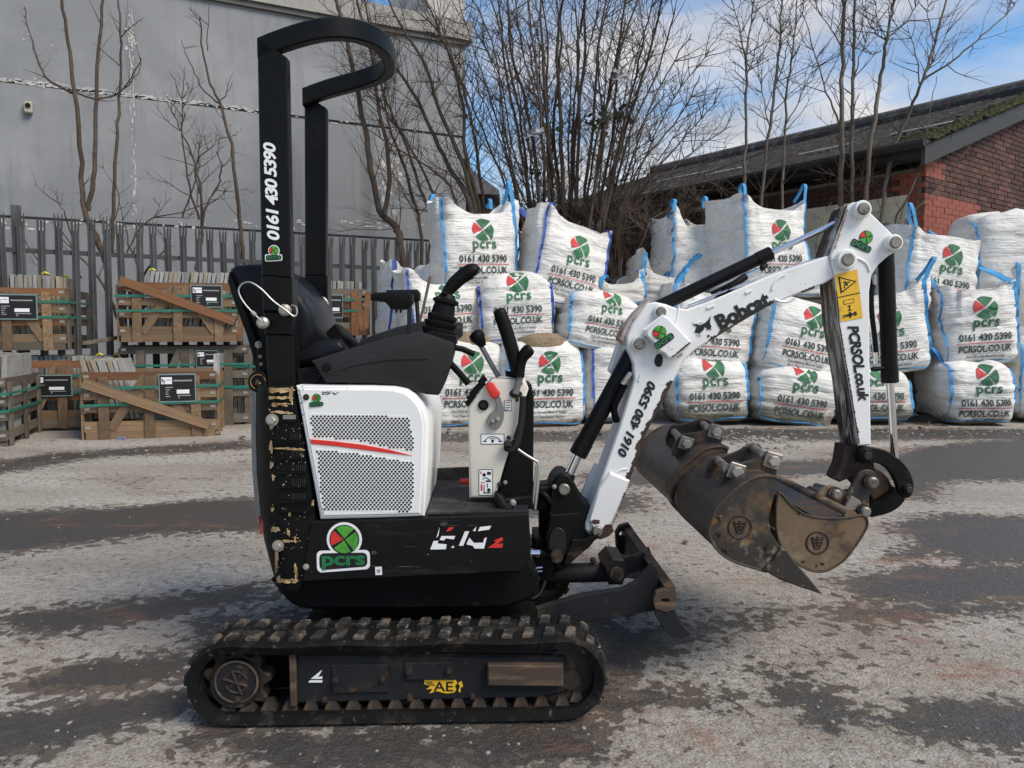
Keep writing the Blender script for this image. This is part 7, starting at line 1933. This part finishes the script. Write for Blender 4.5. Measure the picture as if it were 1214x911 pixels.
# ------------------------------------------------------------------ small things on the ground
M['stone'] = surf('gravel_stone', (0.26, 0.235, 0.20), .9, layers=[((0.14, 0.12, 0.10), 9, .5, .7)], rand=True, bump=(60, .4, .003))
M['dead_leaf'] = surf('dead_leaf', (0.13, 0.075, 0.045), .85, layers=[((0.20, 0.14, 0.09), 20, .5, .7)], bump=None)
M['weed'] = surf('weed_green', (0.085, 0.115, 0.03), .7, layers=[((0.13, 0.12, 0.04), 12, .5, .7)], bump=None)
M['soil'] = surf('dark_soil', (0.055, 0.045, 0.035), .95, layers=[((0.10, 0.08, 0.06), 18, .5, .7)], bump=(40, .8, .02))
M['glove'] = surf('blue_glove', (0.17, 0.20, 0.42), .5)
b = MB()
def pebble(px, py, r):
    p = ground_at(px, py)
    m = Matrix.Translation(p + UP * r * .2) @ Matrix.Rotation(rt.uniform(0, 6), 4, 'Z') @ Matrix.Diagonal((r * rt.uniform(.8, 1.6), r * rt.uniform(.7, 1.2), r * rt.uniform(.4, .7), 1))
    bmesh.ops.create_icosphere(b.bm, subdivisions=1, radius=1, matrix=m)
for i in range(650):
    k = rt.random()
    if k < .55: pebble(rt.uniform(470, 1214), 508 + abs(rt.gauss(0, 7)), rt.uniform(.006, .022))
    elif k < .75: pebble(rt.gauss(900, 26), 518 + abs(rt.gauss(0, 9)), rt.uniform(.01, .03))
    else: pebble(rt.uniform(0, 310), 522 + abs(rt.gauss(0, 22)), rt.uniform(.005, .016))
for i in range(420): pebble(rt.uniform(-30, 1250), rt.uniform(530, 905), rt.uniform(.0025, .007))
o = b.build('gravel', M['stone'], None, smooth=False); o['kind'] = 'stuff'
b = MB()
def leaf(px, py, s):
    p = ground_at(px, py) + UP * .012
    a = Vector((rt.gauss(0, 1), rt.gauss(0, 1), rt.gauss(0, .25))).normalized(); c_ = a.cross(UP).normalized()
    b.prism([p + a * s, p + a * s * .3 + c_ * s * .5, p - a * s * .5 + c_ * s * .4, p - a * s, p - a * s * .5 - c_ * s * .45, p + a * s * .3 - c_ * s * .5], UP * .003)
for i in range(95):
    k = rt.random()
    if k < .5: leaf(rt.gauss(1100, 14), 499 + rt.gauss(0, 4), rt.uniform(.03, .075))
    elif k < .8: leaf(rt.uniform(500, 1210), 508 + abs(rt.gauss(0, 4)), rt.uniform(.02, .05))
    else: leaf(rt.uniform(60, 320), 516 + abs(rt.gauss(0, 8)), rt.uniform(.02, .04))
for (x, y, s) in ((1012, 505, .09), (813, 645, .03), (852, 621, .022), (690, 510, .05)): leaf(x, y, s)
o = b.build('dead_leaves', M['dead_leaf'], None, smooth=False); o['kind'] = 'stuff'
# low bank of soil the weeds grow from
b = MB()
for (x, y, r_) in ((1088, 499, .20), (1104, 500, .24), (1122, 501, .20), (1140, 504, .12)):
    p = ground_at(x, y)
    bmesh.ops.create_icosphere(b.bm, subdivisions=3, radius=1, matrix=Matrix.Translation(p) @ Matrix.Diagonal((r_, r_ * .7, r_ * .32, 1)))
for v in b.bm.verts: v.co += Vector((noise.noise(v.co * 9), noise.noise(v.co * 9 + Vector((5, 0, 0))), noise.noise(v.co * 11))) * .03
o = b.build('soil_heap', M['soil'], None, angle=70); tag(o, kind='stuff')
for (x, y, n, s, lab) in ((1119, 497, 34, .22, 'green tufted weed growing between the two ground row bags, the larger'), (1090, 497, 18, .15, 'small green weed beside the bucket ram foot at the bags'), (1150, 504, 16, .12, 'flat mossy weed under the print of the weedy bag')):
    c = ground_at(x, y)
    b = MB()
    for i in range(n):
        a = rt.uniform(0, 6.283); el = rt.uniform(.2, 1.2); L = s * rt.uniform(.6, 1.2)
        h = Vector((math.cos(a), math.sin(a), 0)); sd = Vector((-math.sin(a), math.cos(a), 0)); w_ = L * .13
        p = [c + UP * .05 + h * (L * t * math.cos(el * (1 - .5 * t))) + UP * (L * t * math.sin(el) * (1 - .45 * t)) for t in (0, .35, .7, 1)]
        b.loft([[q_ - sd * w_ * k, q_ + sd * w_ * k, q_ + sd * w_ * k + UP * .002, q_ - sd * w_ * k + UP * .002] for q_, k in zip(p, (.5, 1, .8, .1))])
    o = b.build('weed', M['weed'], None, smooth=False, recalc=False); tag(o, lab, 'weed', 'weeds at the foot of the bags')
c = ground_at(142, 521)
b = MB()
for dx, dy, L in ((-.03, 0, .045), (-.01, .02, .055), (.015, 0, .05), (.0, -.012, .06)):
    b.tube([c + Vector((dx, dy, .008)), c + Vector((dx + L * .6, dy + .01, .014)), c + Vector((dx + L, dy - .01, .007))], [.008, .011, .007], 8)
tag(b.build('glove', M['glove'], None, angle=70), 'crumpled blue glove on the ground before the front crate', 'glove')
